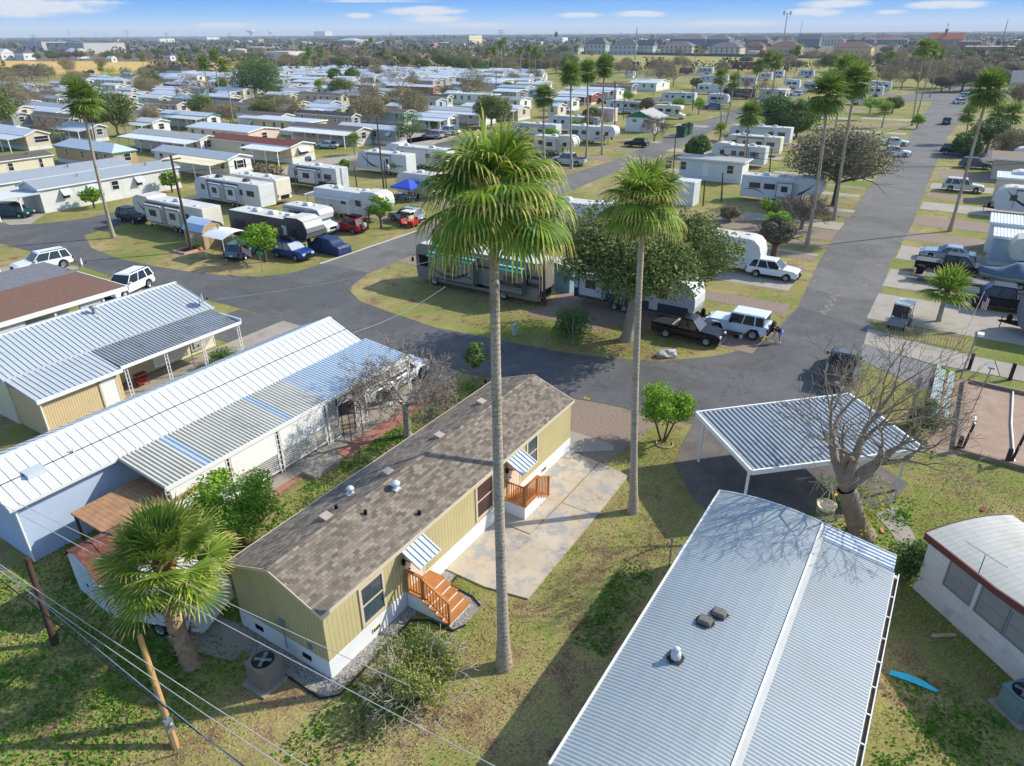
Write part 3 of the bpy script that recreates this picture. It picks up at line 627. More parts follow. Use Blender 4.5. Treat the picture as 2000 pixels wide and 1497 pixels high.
def shrub(label,loc,r,h,leaf,seed,n=2500,sz=.09,group=None,cat='bush',bark=BARK,clr=.35,name='shrub'):
    rr=random.Random(seed); t=thing(name,label,cat,(loc[0],loc[1],0),0,group); mb=MB()
    for i in range(7):
        a=i*.9; mb.tube([(0,0,-.05),(math.cos(a)*r*.3,math.sin(a)*r*.3,h*.45),(math.cos(a)*r*.5,math.sin(a)*r*.5,h*.8)],[.05,.035,.015],4,0,False)
    mb.build('stem',bark,t); mb=MB(); k=22
    for i in range(k):
        a=rr.uniform(0,6.28); q=rr.uniform(0,.8)*r; c=Vector((math.cos(a)*q,math.sin(a)*q,h*rr.uniform(.2,.85)*(1-.3*(q/r)**2))); s=r*clr*rr.uniform(.7,1.2)
        leaves(mb,c,(s,s,s*h/r/2 if h>2*r else s*.8),n//k,sz,rr)
    mb.build('foliage',leaf,t); KIDS[t.name]=list(t.children); return t
# ---------------- vehicles: local +X is forward, ground centre at the origin ----------------
def paint(name,c,metal=.0): return M('paint_'+name,c,.28,.03,1.,metal=metal,spec=.5 if sum(c)>150 else .25)
WH=dict()
def wheel(par,x,y,r,w=.22,rim=None,mt=None,name='wheel'):
    k=(round(r,2),w,(rim or RIM).name)
    s=1 if y>0 else -1
    if k not in WH:
        a=MB(); a.lathe((0,0,0),[(r*.62,-w/2),(r*.93,-w/2),(r,-w*.3),(r,w*.3),(r*.93,w/2),(r*.62,w/2)],16,0,'y')
        b=MB(); b.lathe((0,0,0),[(0,w*.32),(r*.16,w*.38),(r*.2,w*.3),(r*.56,w*.3),(r*.6,w*.5),(r*.66,w*.5),(r*.66,-w*.5)],14,0,'y')
        for i in range(5):
            t=i*1.2566; b.prism([(r*.1*math.cos(t+1.57),w*.32,r*.1*math.sin(t+1.57)),(r*.6*math.cos(t)+r*.06*math.cos(t+1.57),w*.4,r*.6*math.sin(t)+r*.06*math.sin(t+1.57)),(r*.6*math.cos(t)-r*.06*math.cos(t+1.57),w*.4,r*.6*math.sin(t)-r*.06*math.sin(t+1.57)),(-r*.1*math.cos(t+1.57),w*.32,-r*.1*math.sin(t+1.57))],(0,.03,0),0)
        b.lathe((0,0,0),[(0,w*.2),(r*.56,w*.2)],12,1,'y')
        WH[k]=(a.build('wheel',TYRE),b.build('rim',[rim or RIM,DKP])); o,q=WH[k]; q.parent=o
    else:
        o,q=(z.copy() for z in WH[k]); COL.objects.link(o); COL.objects.link(q); q.parent=o
    o.parent=par; o.location=(x,y-s*w/2,r); o.rotation_euler=(0,0,0 if s>0 else PI); return o
def pbox(par,name,mat,*bx,bev=0): 
    m=MB(); m.box(*bx); return m.build(name,mat,par,bev=bev)
def car(label,loc,hd,col,kind='suv',group=None,cat=None,name=None,L=None,rim=None,clad=False,rack=False,roofc=None,glass=None,wr=None,detail=True,sunshade=False,bedcover=None):
    S=dict(suv=(4.6,1.86,1.68,.34,1.0,.78,(-2.12,.98),(-1.72,.22),1.02,.93),
           mid=(5.0,1.98,1.78,.38,1.08,.84,(-2.38,1.0),(-2.1,.28),1.1,.98),
           sedan=(4.7,1.82,1.45,.32,.92,.72,(-1.75,.98),(-1.05,.2),.96,.85),
           van=(5.1,1.98,1.78,.35,1.05,.7,(-2.4,1.35),(-2.2,.5),.98,.8),
           jeep=(4.6,1.88,1.86,.42,1.12,1.0,(-2.02,.62),(-1.98,.42),1.14,1.1),
           sprinter=(6.2,2.05,2.7,.36,1.25,.95,(-3.0,1.9),(-2.98,1.1),1.3,1.1),
           pickup=(5.8,2.0,1.88,.4,1.1,.9,(-.75,1.45),(-.55,.75),1.14,1.05),
           truck4=(6.2,2.05,1.98,.42,1.16,.95,(-.95,1.65),(-.75,.85),1.2,1.12),
           smallpk=(5.2,1.8,1.7,.36,1.0,.82,(-.55,1.15),(-.35,.5),1.02,.93))[kind]
    L0,W,Hh,r,belt,zb,gb,gr,hz_,hf=S; L=L or L0; k=L/L0; r=wr or r
    pk=kind in('pickup','truck4','smallpk')
    t=thing(name or ('pickup_truck' if pk else 'parked_car'),label,cat or ('pickup truck' if pk else 'car'),(loc[0],loc[1],0),hd,group)
    gb=(gb[0]*k,gb[1]*k); gr=(gr[0]*k,gr[1]*k); xf,xr=L/2,-L/2; ax1=xf-.92*k,; wxf=xf-(.95 if kind!='sprinter' else 1.05)*k; wxr=xr+(1.0 if not pk else 1.25)*k
    gc=.26 if kind not in('jeep','truck4','pickup') else .42
    ra=r+.07
    def arch(x): return [(x+ra*math.cos(a*PI/8),r+ra*math.sin(a*PI/8)*1.0) for a in range(0,9)]
    def clean(p): return [(x,max(z,gc)) for x,z in p]
    out=[(xr+.05,gc+.12),(xr,gc+.35),(xr+.03,belt-.06),(xr+.12,belt)]
    if pk: out+=[(gb[0]-.02,belt)]
    out+=[(gb[0],belt),(gb[1],hz_),(xf-.35,hf),(xf-.06,hf-.14),(xf,gc+.38),(xf-.04,gc+.05)]
    out+= clean([p for p in arch(wxf)])+clean([p for p in arch(wxr)])
    # dedupe
    o2=[]
    for p in out:
        if not o2 or (abs(p[0]-o2[-1][0])+abs(p[1]-o2[-1][1]))>.02: o2.append(p)
    m=MB(); m.prism([(x,-W/2,z) for x,z in o2],(0,W,0))
    m.v=[(x,y*(1-.10*max(0,(abs(x)-L*.36)/(L*.14))**1.5)*(1-.05*max(0,(z-.6)/.5)),z) for x,y,z in m.v]
    m.build('body',col,t,bev=.05)
    # cabin: glass with body-coloured pillars and roof
    w0=W/2*.93; w1=W/2*(.76 if kind not in('jeep','sprinter') else .88); zr=Hh-.06
    g=MB(); lo=[(gb[0]+.03,-w0,belt-.03),(gb[1],-w0,hz_-.04),(gb[1],w0,hz_-.04),(gb[0]+.03,w0,belt-.03)]; hi=[(gr[0],-w1,zr),(gr[1],-w1,zr),(gr[1],w1,zr),(gr[0],w1,zr)]
    g.hexa(lo,hi); g.build('window',glass or GLASS,t)
    q=MB()
    q.hexa([(gr[0]-.05,-w1-.03,zr-.02),(gr[1]+.06,-w1-.03,zr-.02),(gr[1]+.06,w1+.03,zr-.02),(gr[0]-.05,w1+.03,zr-.02)],[(gr[0]+.05,-w1+.08,Hh),(gr[1]-.08,-w1+.08,Hh),(gr[1]-.08,w1-.08,Hh),(gr[0]+.05,w1-.08,Hh)])
    def pil(fa,fb,ww=.05):
        for s in(-1,1):
            a=Vector((gb[0]+(gb[1]-gb[0])*fa,s*w0*1.005,belt-.03)); b=Vector((gr[0]+(gr[1]-gr[0])*fb,s*(w1+.01),zr))
            q.prism([a+Vector((-ww,0,0)),a+Vector((ww,0,0)),b+Vector((ww,0,0)),b+Vector((-ww,0,0))],(0,s*.02,0))
    pil(.015,.01,.05); pil(.985,.99,.045); 
    if pk: pil(.5,.5,.035)
    elif kind=='sprinter': pil(.72,.74,.05); q.box(gb[0],gb[0]+(gb[1]-gb[0])*.7,-w0-.01,-w0+.02,belt,zr-.2) ; q.box(gb[0],gb[0]+(gb[1]-gb[0])*.45,w0-.02,w0+.01,belt,zr-.1)
    else: pil(.6,.58,.035); pil(.26,.28,.05)
    q.build('roof',roofc or col,t)
    for s in(-1,1):
        wheel(t,wxf,s*(W/2-.01),r,.24,rim); wheel(t,wxr,s*(W/2-.01),r,.24,rim)
        pbox(t,'headlight',HEADL,xf-.16,xf-.01,s*W*.30-.17,s*W*.30+.17,hf-.27,hf-.12)
        pbox(t,'tail_light',REDL,xr-.012,xr+.1,s*(W*.4)-.1,s*(W*.4)+.1,belt-.38,belt-.1)
        pbox(t,'mirror',DKP if kind=='jeep' else col,gb[1]-.35,gb[1]-.2,s*(W/2+.1)-.09,s*(W/2+.1)+.09,belt,belt+.18)
    pbox(t,'bumper',CHR if pk else DKP,xf-.1,xf+.06,-W*.42,W*.42,gc+.02,gc+.2)
    pbox(t,'bumper',CHR if pk else DKP,xr-.06,xr+.1,-W*.42,W*.42,gc+.08,gc+.26)
    pbox(t,'grille',DKP,xf-.04,xf+.015,-W*.2,W*.2,gc+.25,hf-.16)
    pbox(t,'license_plate',WHITE_T,xr-.04,xr+.02,-.16,.16,belt-.45,belt-.3)
    if clad:
        m=MB()
        for s in(-1,1): m.box(wxr+ra,wxf-ra,s*W/2-.02,s*W/2+.02,gc-.02,gc+.14)
        m.build('sill_trim',DKP,t)
    if rack:
        m=MB()
        for s in(-1,1): m.box(gr[0]+.1,gr[1]-.2,s*w1*.9-.02,s*w1*.9+.02,Hh,Hh+.05)
        m.build('roof_rail',DKP,t)
    if pk:
        m=MB(); m.box(xr+.08,gb[0]-.08,-W*.41,W*.41,belt-.02,belt+.012)
        m.build('cargo_bed',bedcover or DKP,t)
        m=MB(); m.box(xr+.05,gb[0]-.04,-W*.47,-W*.42,belt-.01,belt+.06); m.box(xr+.05,gb[0]-.04,W*.42,W*.47,belt-.01,belt+.06); m.box(xr+.02,xr+.09,-W*.46,W*.46,belt-.01,belt+.05); m.build('bed_rail',col,t)
    if kind=='jeep':
        m=MB(); m.lathe((xr-.17,0,1.0),[(0,-.12),(.38,-.12),(.41,0),(.38,.12),(0,.12)],16,0,'x'); m.build('spare_wheel',TYRE,t)
        m=MB()
        for s in(-1,1):
            for x in(wxf,wxr): m.prism([(x-ra-.18,s*W/2-.02*s,r*1.05),(x-ra*.7,s*W/2-.02*s,r+ra+.08),(x+ra*.7,s*W/2-.02*s,r+ra+.08),(x+ra+.18,s*W/2-.02*s,r*1.05),(x+ra+.1,s*W/2-.02*s,r*1.0),(x+ra*.66,s*W/2-.02*s,r+ra),(x-ra*.66,s*W/2-.02*s,r+ra),(x-ra-.1,s*W/2-.02*s,r)],(0,s*.16,0))
        m.build('fender_flare',col,t)
    KIDS[t.name]=list(t.children); return t
def decals(t,polys,W,off=.012):
    for c,pts in polys:
        m=MB()
        for s in(-1,1): m.prism([(x,s*(W/2+.001),z) for x,z in pts],(0,s*off,0))
        m.build('stripe',c,t)
def swoosh(x0,z0,x1,z1,bow,w,n=8):
    up=[];lo=[]
    for i in range(n+1):
        f=i/n; x=x0+(x1-x0)*f; z=z0+(z1-z0)*f+bow*math.sin(PI*f); ww=w*math.sin(PI*min(1,f*.9+.05))
        up.append((x,z+ww/2)); lo.append((x,z-ww/2))
    return up+lo[::-1]
RVW=M('rv_white_fibreglass',(208,211,212),.4,.04,1.,spec=.5); RVR=M('rv_rubber_roof',(200,199,192),.7,.06,.7,dirt=((150,145,135),.5,.45)); RVC=M('rv_cream_fibreglass',(214,208,192),.45,.05)
RVT=M('rv_tan_panel',(196,184,162),.5,.05); RVK=M('rv_charcoal_panel',(52,56,62),.4,.08); RVG=M('rv_grey_panel',(122,126,130),.4,.06); RVN=M('rv_navy_panel',(44,58,76),.4,.08); RVTL=M('rv_teal_stripe',(32,110,104),.4,.05); RVB=M('rv_blue_stripe',(70,120,160),.4,.05)
def rv(label,loc,hd,kind,L=9.,W=2.45,hh=3.3,body=None,roofm=None,acs=2,style=0,slide=(),group='recreational vehicles in the park slips',lower=None,cap=None,wn=None,name=None,cat=None,detail=True,wheels=True):
    body=body or RVW; roofm=roofm or RVR; xf,xr=L/2,-L/2
    nm=dict(tt='travel_trailer',fw='fifth_wheel_trailer',ca='motorhome',cc='motorhome')[kind]; t=thing(name or nm,label,cat or nm.replace('_',' '),(loc[0],loc[1],0),hd,group)
    gc=.55
    if kind=='tt': out=[(xr,gc),(xr,hh-.05),(xr+.08,hh),(xf-1.3,hh),(xf-.7,hh-.12),(xf-.25,hh-.55),(xf-.02,hh-1.25),(xf,hh-1.9),(xf-.15,gc+.25),(xf-.5,gc)]
    elif kind=='fw': out=[(xr,gc),(xr,hh-.05),(xr+.08,hh-.02),(xf-3.2,hh),(xf-3.1,hh+.22),(xf-1.2,hh+.3),(xf-.4,hh+.05),(xf-.05,hh-.6),(xf,hh-1.1),(xf-.3,1.62),(xf-.7,1.5),(xf-2.5,1.5),(xf-2.75,gc)]
    elif kind=='ca': out=[(xr+.1,.4),(xr,.75),(xr+.02,hh-.12),(xr+.15,hh),(xf-.5,hh),(xf-.12,hh-.25),(xf-.02,hh-.9),(xf,1.3),(xf-.12,.5),(xf-.4,.38)]
    else: out=[(xr,.5),(xr,hh-.05),(xr+.08,hh),(xf-1.9,hh),(xf-1.0,hh-.1),(xf-.75,hh-.5),(xf-.95,hh-1.15),(xf-1.9,hh-1.3),(xf-2.2,1.2),(xf-2.2,.5)]
    m=MB(); m.prism([(x,-W/2,z) for x,z in out],(0,W,0))
    # roof faces and coloured front cap / lower panel by face
    for i,f in enumerate(m.f):
        ps=[Vector(m.v[j]) for j in f]
        if len(ps)==4:
            n=(ps[1]-ps[0]).cross(ps[2]-ps[1]); n=n.normalized() if n.length else n
            c=sum(ps,Vector())/4
            if abs(n.z)>.93 and c.z>hh-.4: m.m[i]=1
            elif cap and c.x>xf-2.2 and c.z>1.4: m.m[i]=2
    m.build('body',[body,roofm,cap or body],t,bev=.05)
    D=[]
    if lower: D.append((lower,[(xr+.02,gc+.02 if kind!='ca' else .5),(xr+.02,1.35),(xf-(2.8 if kind=='fw' else .5),1.35),(xf-(2.8 if kind=='fw' else .3),gc+.02 if kind!='ca' else .5)]))
    if style==1: D+=[(RVK,swoosh(xf-1,2.9,xf-4.5,1.1,-.5,.28)),(RVG,swoosh(xf-1.3,2.4,xf-5,1.0,-.3,.14)),(RVK,swoosh(xr+.4,1.5,xr+3.2,1.1,.3,.14))]
    elif style==2: D+=[(RVT,swoosh(xf-.9,2.6,xr+.6,1.25,-.3,.22)),(RVK,swoosh(xf-.9,2.3,xr+.9,1.1,-.3,.12))]
    elif style==3: D+=[(RVB,[(xr+.05,2.55),(xr+.05,2.65),(xf-1,2.65),(xf-1,2.55)]),(RVB,[(xr+.05,1.15),(xr+.05,1.3),(xf-.6,1.3),(xf-.6,1.15)])]
    elif style==4: D+=[(RVK,[(xr+.02,2.3),(xr+.02,2.55),(xf-1.2,2.75),(xf-.9,2.6)]),(RVTL,swoosh(xf-2.5,2.1,xr+2.,.8,-.5,.2)),(RVK,swoosh(xf-2.8,1.9,xr+4,1.0,-.6,.2)),(RVTL,[(xr+.02,1.45),(xr+.02,1.52),(xr+5,1.45),(xr+5,1.38)]),(RVG,swoosh(xf-4.5,.8,xr+1.,1.2,-.1,.3)),(RVK,[(xr+.02,1.6),(xr+.02,2.0),(xr+3.5,1.85),(xr+3.5,1.62)])]
    elif style==5: D+=[(RVTL,swoosh(xf-.8,1.3,xf-3.2,1.2,.6,.12)),(RVG,swoosh(xf-.7,1.2,xf-4,1.15,.4,.08))]
    decals(t,D,W)
    wn=wn or [(xr+1.,1.4),(xr+3.2,1.),(xf-4.2,.8),(xf-2.2,.7)]
    for x,w_ in wn:
        m=MB(); 
        for s in(-1,1): m.prism([(x,s*W/2,1.75),(x+w_,s*W/2,1.75),(x+w_,s*W/2,2.45),(x,s*W/2,2.45)],(0,s*.03,0))
        m.build('window',GLASS,t)
    if kind!='ca':
        m=MB()
        dx=xf-3.6 if L>7 else xf-3
        for s in(-1,): 
            m.prism([(dx,s*W/2,gc+.2),(dx+.7,s*W/2,gc+.2),(dx+.7,s*W/2,gc+2.1),(dx,s*W/2,gc+2.1)],(0,s*.025,0))
        m.build('door',RVR,t)
    for (x0,x1,s,mt) in slide:
        m=MB(); y0,y1=(W/2-.05,W/2+.62) if s>0 else (-W/2-.62,-W/2+.05); m.box(x0,x1,y0,y1,.95,hh-.45); m.box(x0,x1,y0,y1,hh-.445,hh-.40,1); so_=m.build('slide_out',[mt or body,roofm],t)
        yy=y1 if s>0 else y0; e=.03 if s>0 else -.03
        m=MB(); xm=(x0+x1)/2; w_=min(1.3,(x1-x0)*.4)
        m.prism([(xm-w_/2,yy,1.7),(xm+w_/2,yy,1.7),(xm+w_/2,yy,2.4),(xm-w_/2,yy,2.4)],(0,e,0)); m.build('window',GLASS,so_)
        m=MB()
        for a,b,c,d in ((x0,x0+.08,1.0,hh-.5),(x1-.08,x1,1.0,hh-.5),(x0,x1,hh-.55,hh-.47),(x0,x1,.97,1.05)): m.prism([(a,yy,c),(b,yy,c),(b,yy,d),(a,yy,d)],(0,e*.6,0))
        m.build('slide_out_trim',RVK,so_)
    for i in range(acs):
        x=xr+L*(.28+.42*i/max(1,acs-1)) if acs>1 else xr+L*.45
        m=MB(); m.hexa([(x-.5,-.35,hh),(x+.5,-.35,hh),(x+.5,.35,hh),(x-.5,.35,hh)],[(x-.42,-.28,hh+.3),(x+.3,-.28,hh+.33),(x+.3,.28,hh+.33),(x-.42,.28,hh+.3)]); m.build('roof_air_conditioner',RVW if style!=6 else RVK,t,bev=.05)
    for x in (xr+L*.14,xr+L*.55,xr+L*.8)[:2 if L<8 else 3]:
        pbox(t,'roof_vent',RVW,x-.2,x+.2,.3,.7,hh,hh+.1)
    if kind!='cc' and L>7:
        sd=1; m=MB(); m.tube([(xr+L*.3,sd*(W/2+.09),hh-.28),(xr+L*.78,sd*(W/2+.09),hh-.28)],.07,6); m.build('awning_roll',RVK if int(L*7)%2 else RVT,t)
        for f in(.3,.78): m=MB(); x=xr+L*f; m.box(x-.03,x+.03,sd*(W/2+.01),sd*(W/2+.05),.9,hh-.3) if sd>0 else None; m.build('awning_arm',RVK,t)
    wx=[xr+L*.36,xr+L*.36+.85] if kind in('tt','fw') else [xr+L*.27]
    for x in wx:
        for s in(-1,1): wheel(t,x,s*(W/2+.005),.36 if kind in('tt','fw') else .46,.24)
    if kind=='ca':
        for s in(-1,1): wheel(t,xf-2.0,s*(W/2+.005),.46,.26)
        m=MB(); m.quad((xf-.105,-W*.44,hh-.5),(xf-.105,W*.44,hh-.5),(xf+.012,W*.44,1.45),(xf+.012,-W*.44,1.45)); m.prism([(xf-.085,-W*.44,hh-.5),(xf-.085,W*.44,hh-.5),(xf+.02,W*.44,1.45),(xf+.02,-W*.44,1.45)],(-.02,0,0)); m.build('windscreen',GLASS,t)
        m=MB()
        for s in(-1,1): m.prism([(xf-.5,s*W/2,1.6),(xf-1.5,s*W/2,1.6),(xf-1.5,s*W/2,2.6),(xf-.35,s*W/2,2.6)],(0,s*.03,0)); m.tube([(xf-.1,s*W/2,2.5),(xf+.15,s*(W/2+.25),2.45),(xf+.15,s*(W/2+.25),2.1)],.03,4); m.box(xf+.08,xf+.2,s*(W/2+.25)-.09,s*(W/2+.25)+.09,1.95,2.3)
        m.build('side_mirror',DKP,t)
        pbox(t,'tail_grille',DKP,xr-.02,xr+.03,-.7,.7,.7,1.2); pbox(t,'bumper',CHR,xr-.08,xr+.02,-W*.46,W*.46,.5,.66)
        for s in(-1,1): pbox(t,'tail_light',REDL,xr-.03,xr+.02,s*1.05-.06,s*1.05+.06,1.0,1.35)
    elif kind=='cc':
        m=MB(); o=[(xf-2.25,.45),(xf-2.25,1.95),(xf-1.75,1.95),(xf-1.25,1.35),(xf-.25,1.15),(xf,.95),(xf,.5),(xf-.1,.4)]
        m.prism([(x,-1.0,z) for x,z in o],(0,2.,0)); m.build('cab',body,t,bev=.06)
        m=MB(); m.prism([(xf-1.77,-.86,1.93),(xf-1.77,.86,1.93),(xf-1.24,.86,1.39),(xf-1.24,-.86,1.39)],(.03,0,.03)); m.build('windscreen',M('bright_windscreen',(150,175,190),.1,.1,1.),t)
        m=MB()
        for s in(-1,1): m.prism([(xf-2.1,s*1.0,1.3),(xf-1.45,s*1.0,1.3),(xf-1.8,s*1.0,1.85),(xf-2.1,s*1.0,1.85)],(0,s*.012,0))
        m.build('window',GLASS,t)
        for s in(-1,1): wheel(t,xf-.85,s*.99,.38,.24); pbox(t,'headlight',HEADL,xf-.03,xf+.012,s*.7-.16,s*.7+.16,.8,.97)
        pbox(t,'grille',DKP,xf-.02,xf+.02,-.48,.48,.68,.95); pbox(t,'bumper',CHR,xf,xf+.1,-.95,.95,.45,.6)
    elif kind=='tt':
        m=MB(); m.prism([(xf-.3,-.6,.5),(xf-.3,.6,.5),(xf+1.0,.05,.5),(xf+1.0,-.05,.5)],(0,0,.1)); m.lathe((xf+.35,0,.6),[(.16,0),(.18,.1),(.18,.42),(.05,.55)],10); m.tube([(xf+.8,0,.05),(xf+.8,0,.9)],.035,5); m.build('hitch',DKP,t)
    else:
        m=MB(); m.box(xf-1.4,xf-1.1,-.12,.12,.9,1.5); 
        for s in(-1,1): m.box(xf-2.5,xf-2.4,s*.9-.05,s*.9+.05,-.02,1.5)
        m.build('hitch',DKP,t)
    KIDS[t.name]=list(t.children); return t
def golf_cart(label,loc,hd,col,top,group=None):
    t=thing('golf_cart',label,'golf cart',(loc[0],loc[1],0),hd,group)
    m=MB(); m.prism([(x,-.56,z) for x,z in((-1.15,.3),(-1.15,.75),(-.4,.8),(-.35,.5),(.45,.45),(.6,.85),(1.0,.78),(1.18,.5),(1.15,.28))],(0,1.12,0)); m.build('body',col,t,bev=.04)
    for z in(0,): pbox(t,'seat',M('cart_seat_vinyl',(214,196,150),.6,.08),-.55,-.05,-.5,.5,.78,.9,bev=.03); pbox(t,'seat_back',M('cart_seat_vinyl',(214,196,150)),-.62,-.52,-.5,.5,.95,1.35,bev=.03)
    m=MB(); m.hexa([(-.95,-.58,1.8),(.55,-.58,1.8),(.55,.58,1.8),(-.95,.58,1.8)],[(-.85,-.5,1.88),(.45,-.5,1.88),(.45,.5,1.88),(-.85,.5,1.88)]); m.build('canopy',top,t)
    m=MB()
    for x0,x1 in((-.85,-.8),(.62,.5)):
        for s in(-1,1): m.tube([(x0,s*.52,.7),(x1,s*.52,1.82)],.022,5)
    m.build('canopy_frame',DKP,t); m=MB(); m.prism([(.6,-.5,.9),(.6,.5,.9),(.5,.5,1.78),(.5,-.5,1.78)],(.012,0,0)); m.build('windscreen',GLASS,t)
    for x in(-.78,.78):
        for s in(-1,1): wheel(t,x,s*.6,.24,.18)
    KIDS[t.name]=list(t.children); return t
# ---------------- people ----------------
SKIN=M('skin',(198,150,122),.6,.06,8.); 
def person(label,loc,hd,pose,top,bottom,hair,cap=None,scale=1.):
    t=thing('person',label,'person',(loc[0],loc[1],loc[2] if len(loc)>2 else 0),hd)
    # joints
    if pose=='bend':
        J=dict(pel=(0,0,.88),ch=(.34,0,1.12),nk=(.46,0,1.16),hd=(.62,0,1.10),sl=(.40,.17,1.13),sr=(.40,-.17,1.13),el=(.44,.2,.84),er=(.42,-.22,.86),hl=(.52,.12,.6),hr=(.35,-.2,.66),kl=(.05,.11,.47),kr=(-.03,-.12,.47),al=(-.02,.12,.09),ar=(-.1,-.14,.09),tl=(.14,.13,.04),tr=(.06,-.16,.04))
    elif pose=='sit':
        J=dict(pel=(0,0,.5),ch=(-.03,0,.95),nk=(-.02,0,1.1),hd=(0,0,1.24),sl=(-.02,.19,1.02),sr=(-.02,-.19,1.02),el=(.05,.25,.75),er=(.05,-.25,.75),hl=(.28,.18,.7),hr=(.28,-.18,.7),kl=(.42,.12,.5),kr=(.42,-.12,.5),al=(.44,.12,.09),ar=(.44,-.12,.09),tl=(.6,.12,.04),tr=(.6,-.12,.04))
    else:
        J=dict(pel=(0,0,.92),ch=(0,0,1.3),nk=(0,0,1.45),hd=(.02,0,1.6),sl=(0,.2,1.38),sr=(0,-.2,1.38),el=(.03,.27,1.1),er=(.03,-.27,1.1),hl=(.16,.2,.92),hr=(.2,-.2,.98),kl=(.02,.1,.5),kr=(.02,-.1,.5),al=(0,.11,.09),ar=(0,-.11,.09),tl=(.16,.12,.04),tr=(.16,-.12,.04))
    names=list(J); ed=[('pel','ch'),('ch','nk'),('nk','hd'),('ch','sl'),('sl','el'),('el','hl'),('ch','sr'),('sr','er'),('er','hr'),('pel','kl'),('kl','al'),('al','tl'),('pel','kr'),('kr','ar'),('ar','tr')]
    ra=dict(pel=.15,ch=.14,nk=.055,hd=.1,sl=.065,sr=.065,el=.042,er=.042,hl=.03,hr=.03,kl=.06,kr=.06,al=.04,ar=.04,tl=.035,tr=.035)
    vs=[Vector(J[n]) for n in names]; ee=[(names.index(a),names.index(b)) for a,b in ed]; rad=[ra[n] for n in names]
    # fingers: five short chains per hand
    for hn,en,sg in(('hl','el',1),('hr','er',-1)):
        h=Vector(J[hn]); d=(h-Vector(J[en])).normalized(); sd=d.cross(Vector((1,0,0))).normalized() if abs(d.x)<.9 else Vector((0,1,0)); hi=names.index(hn)
        pi=len(vs); vs.append(h+d*.07); rad.append(.03); ee.append((hi,pi))
        for k in range(4):
            o=sd*(k-1.5)*.02; L_=(.07,.085,.08,.06)[k]; i=len(vs); vs.append(h+d*(.09)+o); vs.append(h+d*(.09+L_*.6)+o+Vector((.01,0,0))); vs.append(h+d*(.09+L_)+o+Vector((.025,0,0))); rad+=[.011,.009,.008]; ee+=[(pi,i),(i,i+1),(i+1,i+2)]
        i=len(vs); vs.append(h+d*.04+sd*.04*sg+Vector((.015,0,0))); vs.append(h+d*.08+sd*.055*sg+Vector((.03,0,0))); rad+=[.012,.009]; ee+=[(pi,i),(i,i+1)]
    me=bpy.data.meshes.new('body'); me.from_pydata([v*scale for v in vs],ee,[]); o=bpy.data.objects.new('body',me); COL.objects.link(o); o.parent=t; me.materials.append(SKIN)
    md=o.modifiers.new('s','SKIN'); md.use_smooth_shade=True
    for i,v in enumerate(me.skin_vertices[0].data): v.radius=(rad[i]*scale,)*2; v.use_root=(i==0)
    o.modifiers.new('u','SUBSURF').levels=1; o.modifiers['u'].render_levels=1
    Vh=Vector(J['hd']); S=scale
    def blob(name,c,rs,mat,par,n=10):
        m=MB(); c=Vector(c)*S; vs=[];k=6
        for i in range(k+1):
            for j in range(n):
                a=PI*i/k; b=2*PI*j/n; vs.append(c+Vector((rs[0]*math.sin(a)*math.cos(b),rs[1]*math.sin(a)*math.sin(b),rs[2]*math.cos(a)))*S)
        m.add(vs,[(i*n+j,i*n+(j+1)%n,(i+1)*n+(j+1)%n,(i+1)*n+j) for i in range(k) for j in range(n)],0,True); return m.build(name,mat,par)
    blob('hair',Vh+Vector((-.02,0,.035)),(.115,.105,.11),hair,t)
    if pose=='bend': blob('hair_bun',Vh+Vector((-.06,0,.12)),(.05,.05,.05),hair,t)
    def sleeve(name,chain,rr_,mat):
        m=MB(); m.tube([Vector(J[a])*S if isinstance(a,str) else Vector(a)*S for a in chain],[r*S for r in rr_],10); return m.build(name,mat,t)
    p=Vector(J['pel']); c=Vector(J['ch']); 
    m=MB(); m.tube([(p+(c-p)*.12)*S,(p+(c-p)*.6)*S,c*S,(c+(Vector(J['nk'])-c)*.75)*S],[.175*S,.165*S,.185*S,.08*S],12)
    for a,b in(('sl','el'),('sr','er')): m.tube([Vector(J['ch']).lerp(Vector(J[a]),.5)*S,Vector(J[a])*S,Vector(J[a]).lerp(Vector(J[b]),.5)*S],[.09*S,.08*S,.062*S],8)
    m.build('shirt',top,t)
    m=MB(); m.tube([(p+(c-p)*.22)*S,p*S,(p+Vector((0,0,-.1)))*S],[.168*S,.19*S,.165*S],12)
    for k_,s in(('kl',1),('kr',-1)):
        q=Vector(J[k_]); m.tube([(p+Vector((0,.08*s,-.02)))*S,(p+Vector((0,.08*s,-.02))).lerp(q,.42)*S],[.12*S,.105*S],10)
    m.build('shorts',bottom,t)
    for a,b in(('al','tl'),('ar','tr')):
        A_,B_=Vector(J[a]),Vector(J[b]); d=(B_-A_); d.z=0; d.normalize(); m=MB(); c0=A_-d*.06; m.tube([Vector((c0.x,c0.y,.05))*S,Vector((A_.x,A_.y,.06))*S,Vector((B_.x,B_.y,.04))*S+d*.05*S],[.05*S,.055*S,.035*S],8); m.build('shoe',WHITE_T,t)
    if cap: blob('cap',Vh+Vector((.02,0,.07)),(.13,.115,.07),cap,t)
    return t
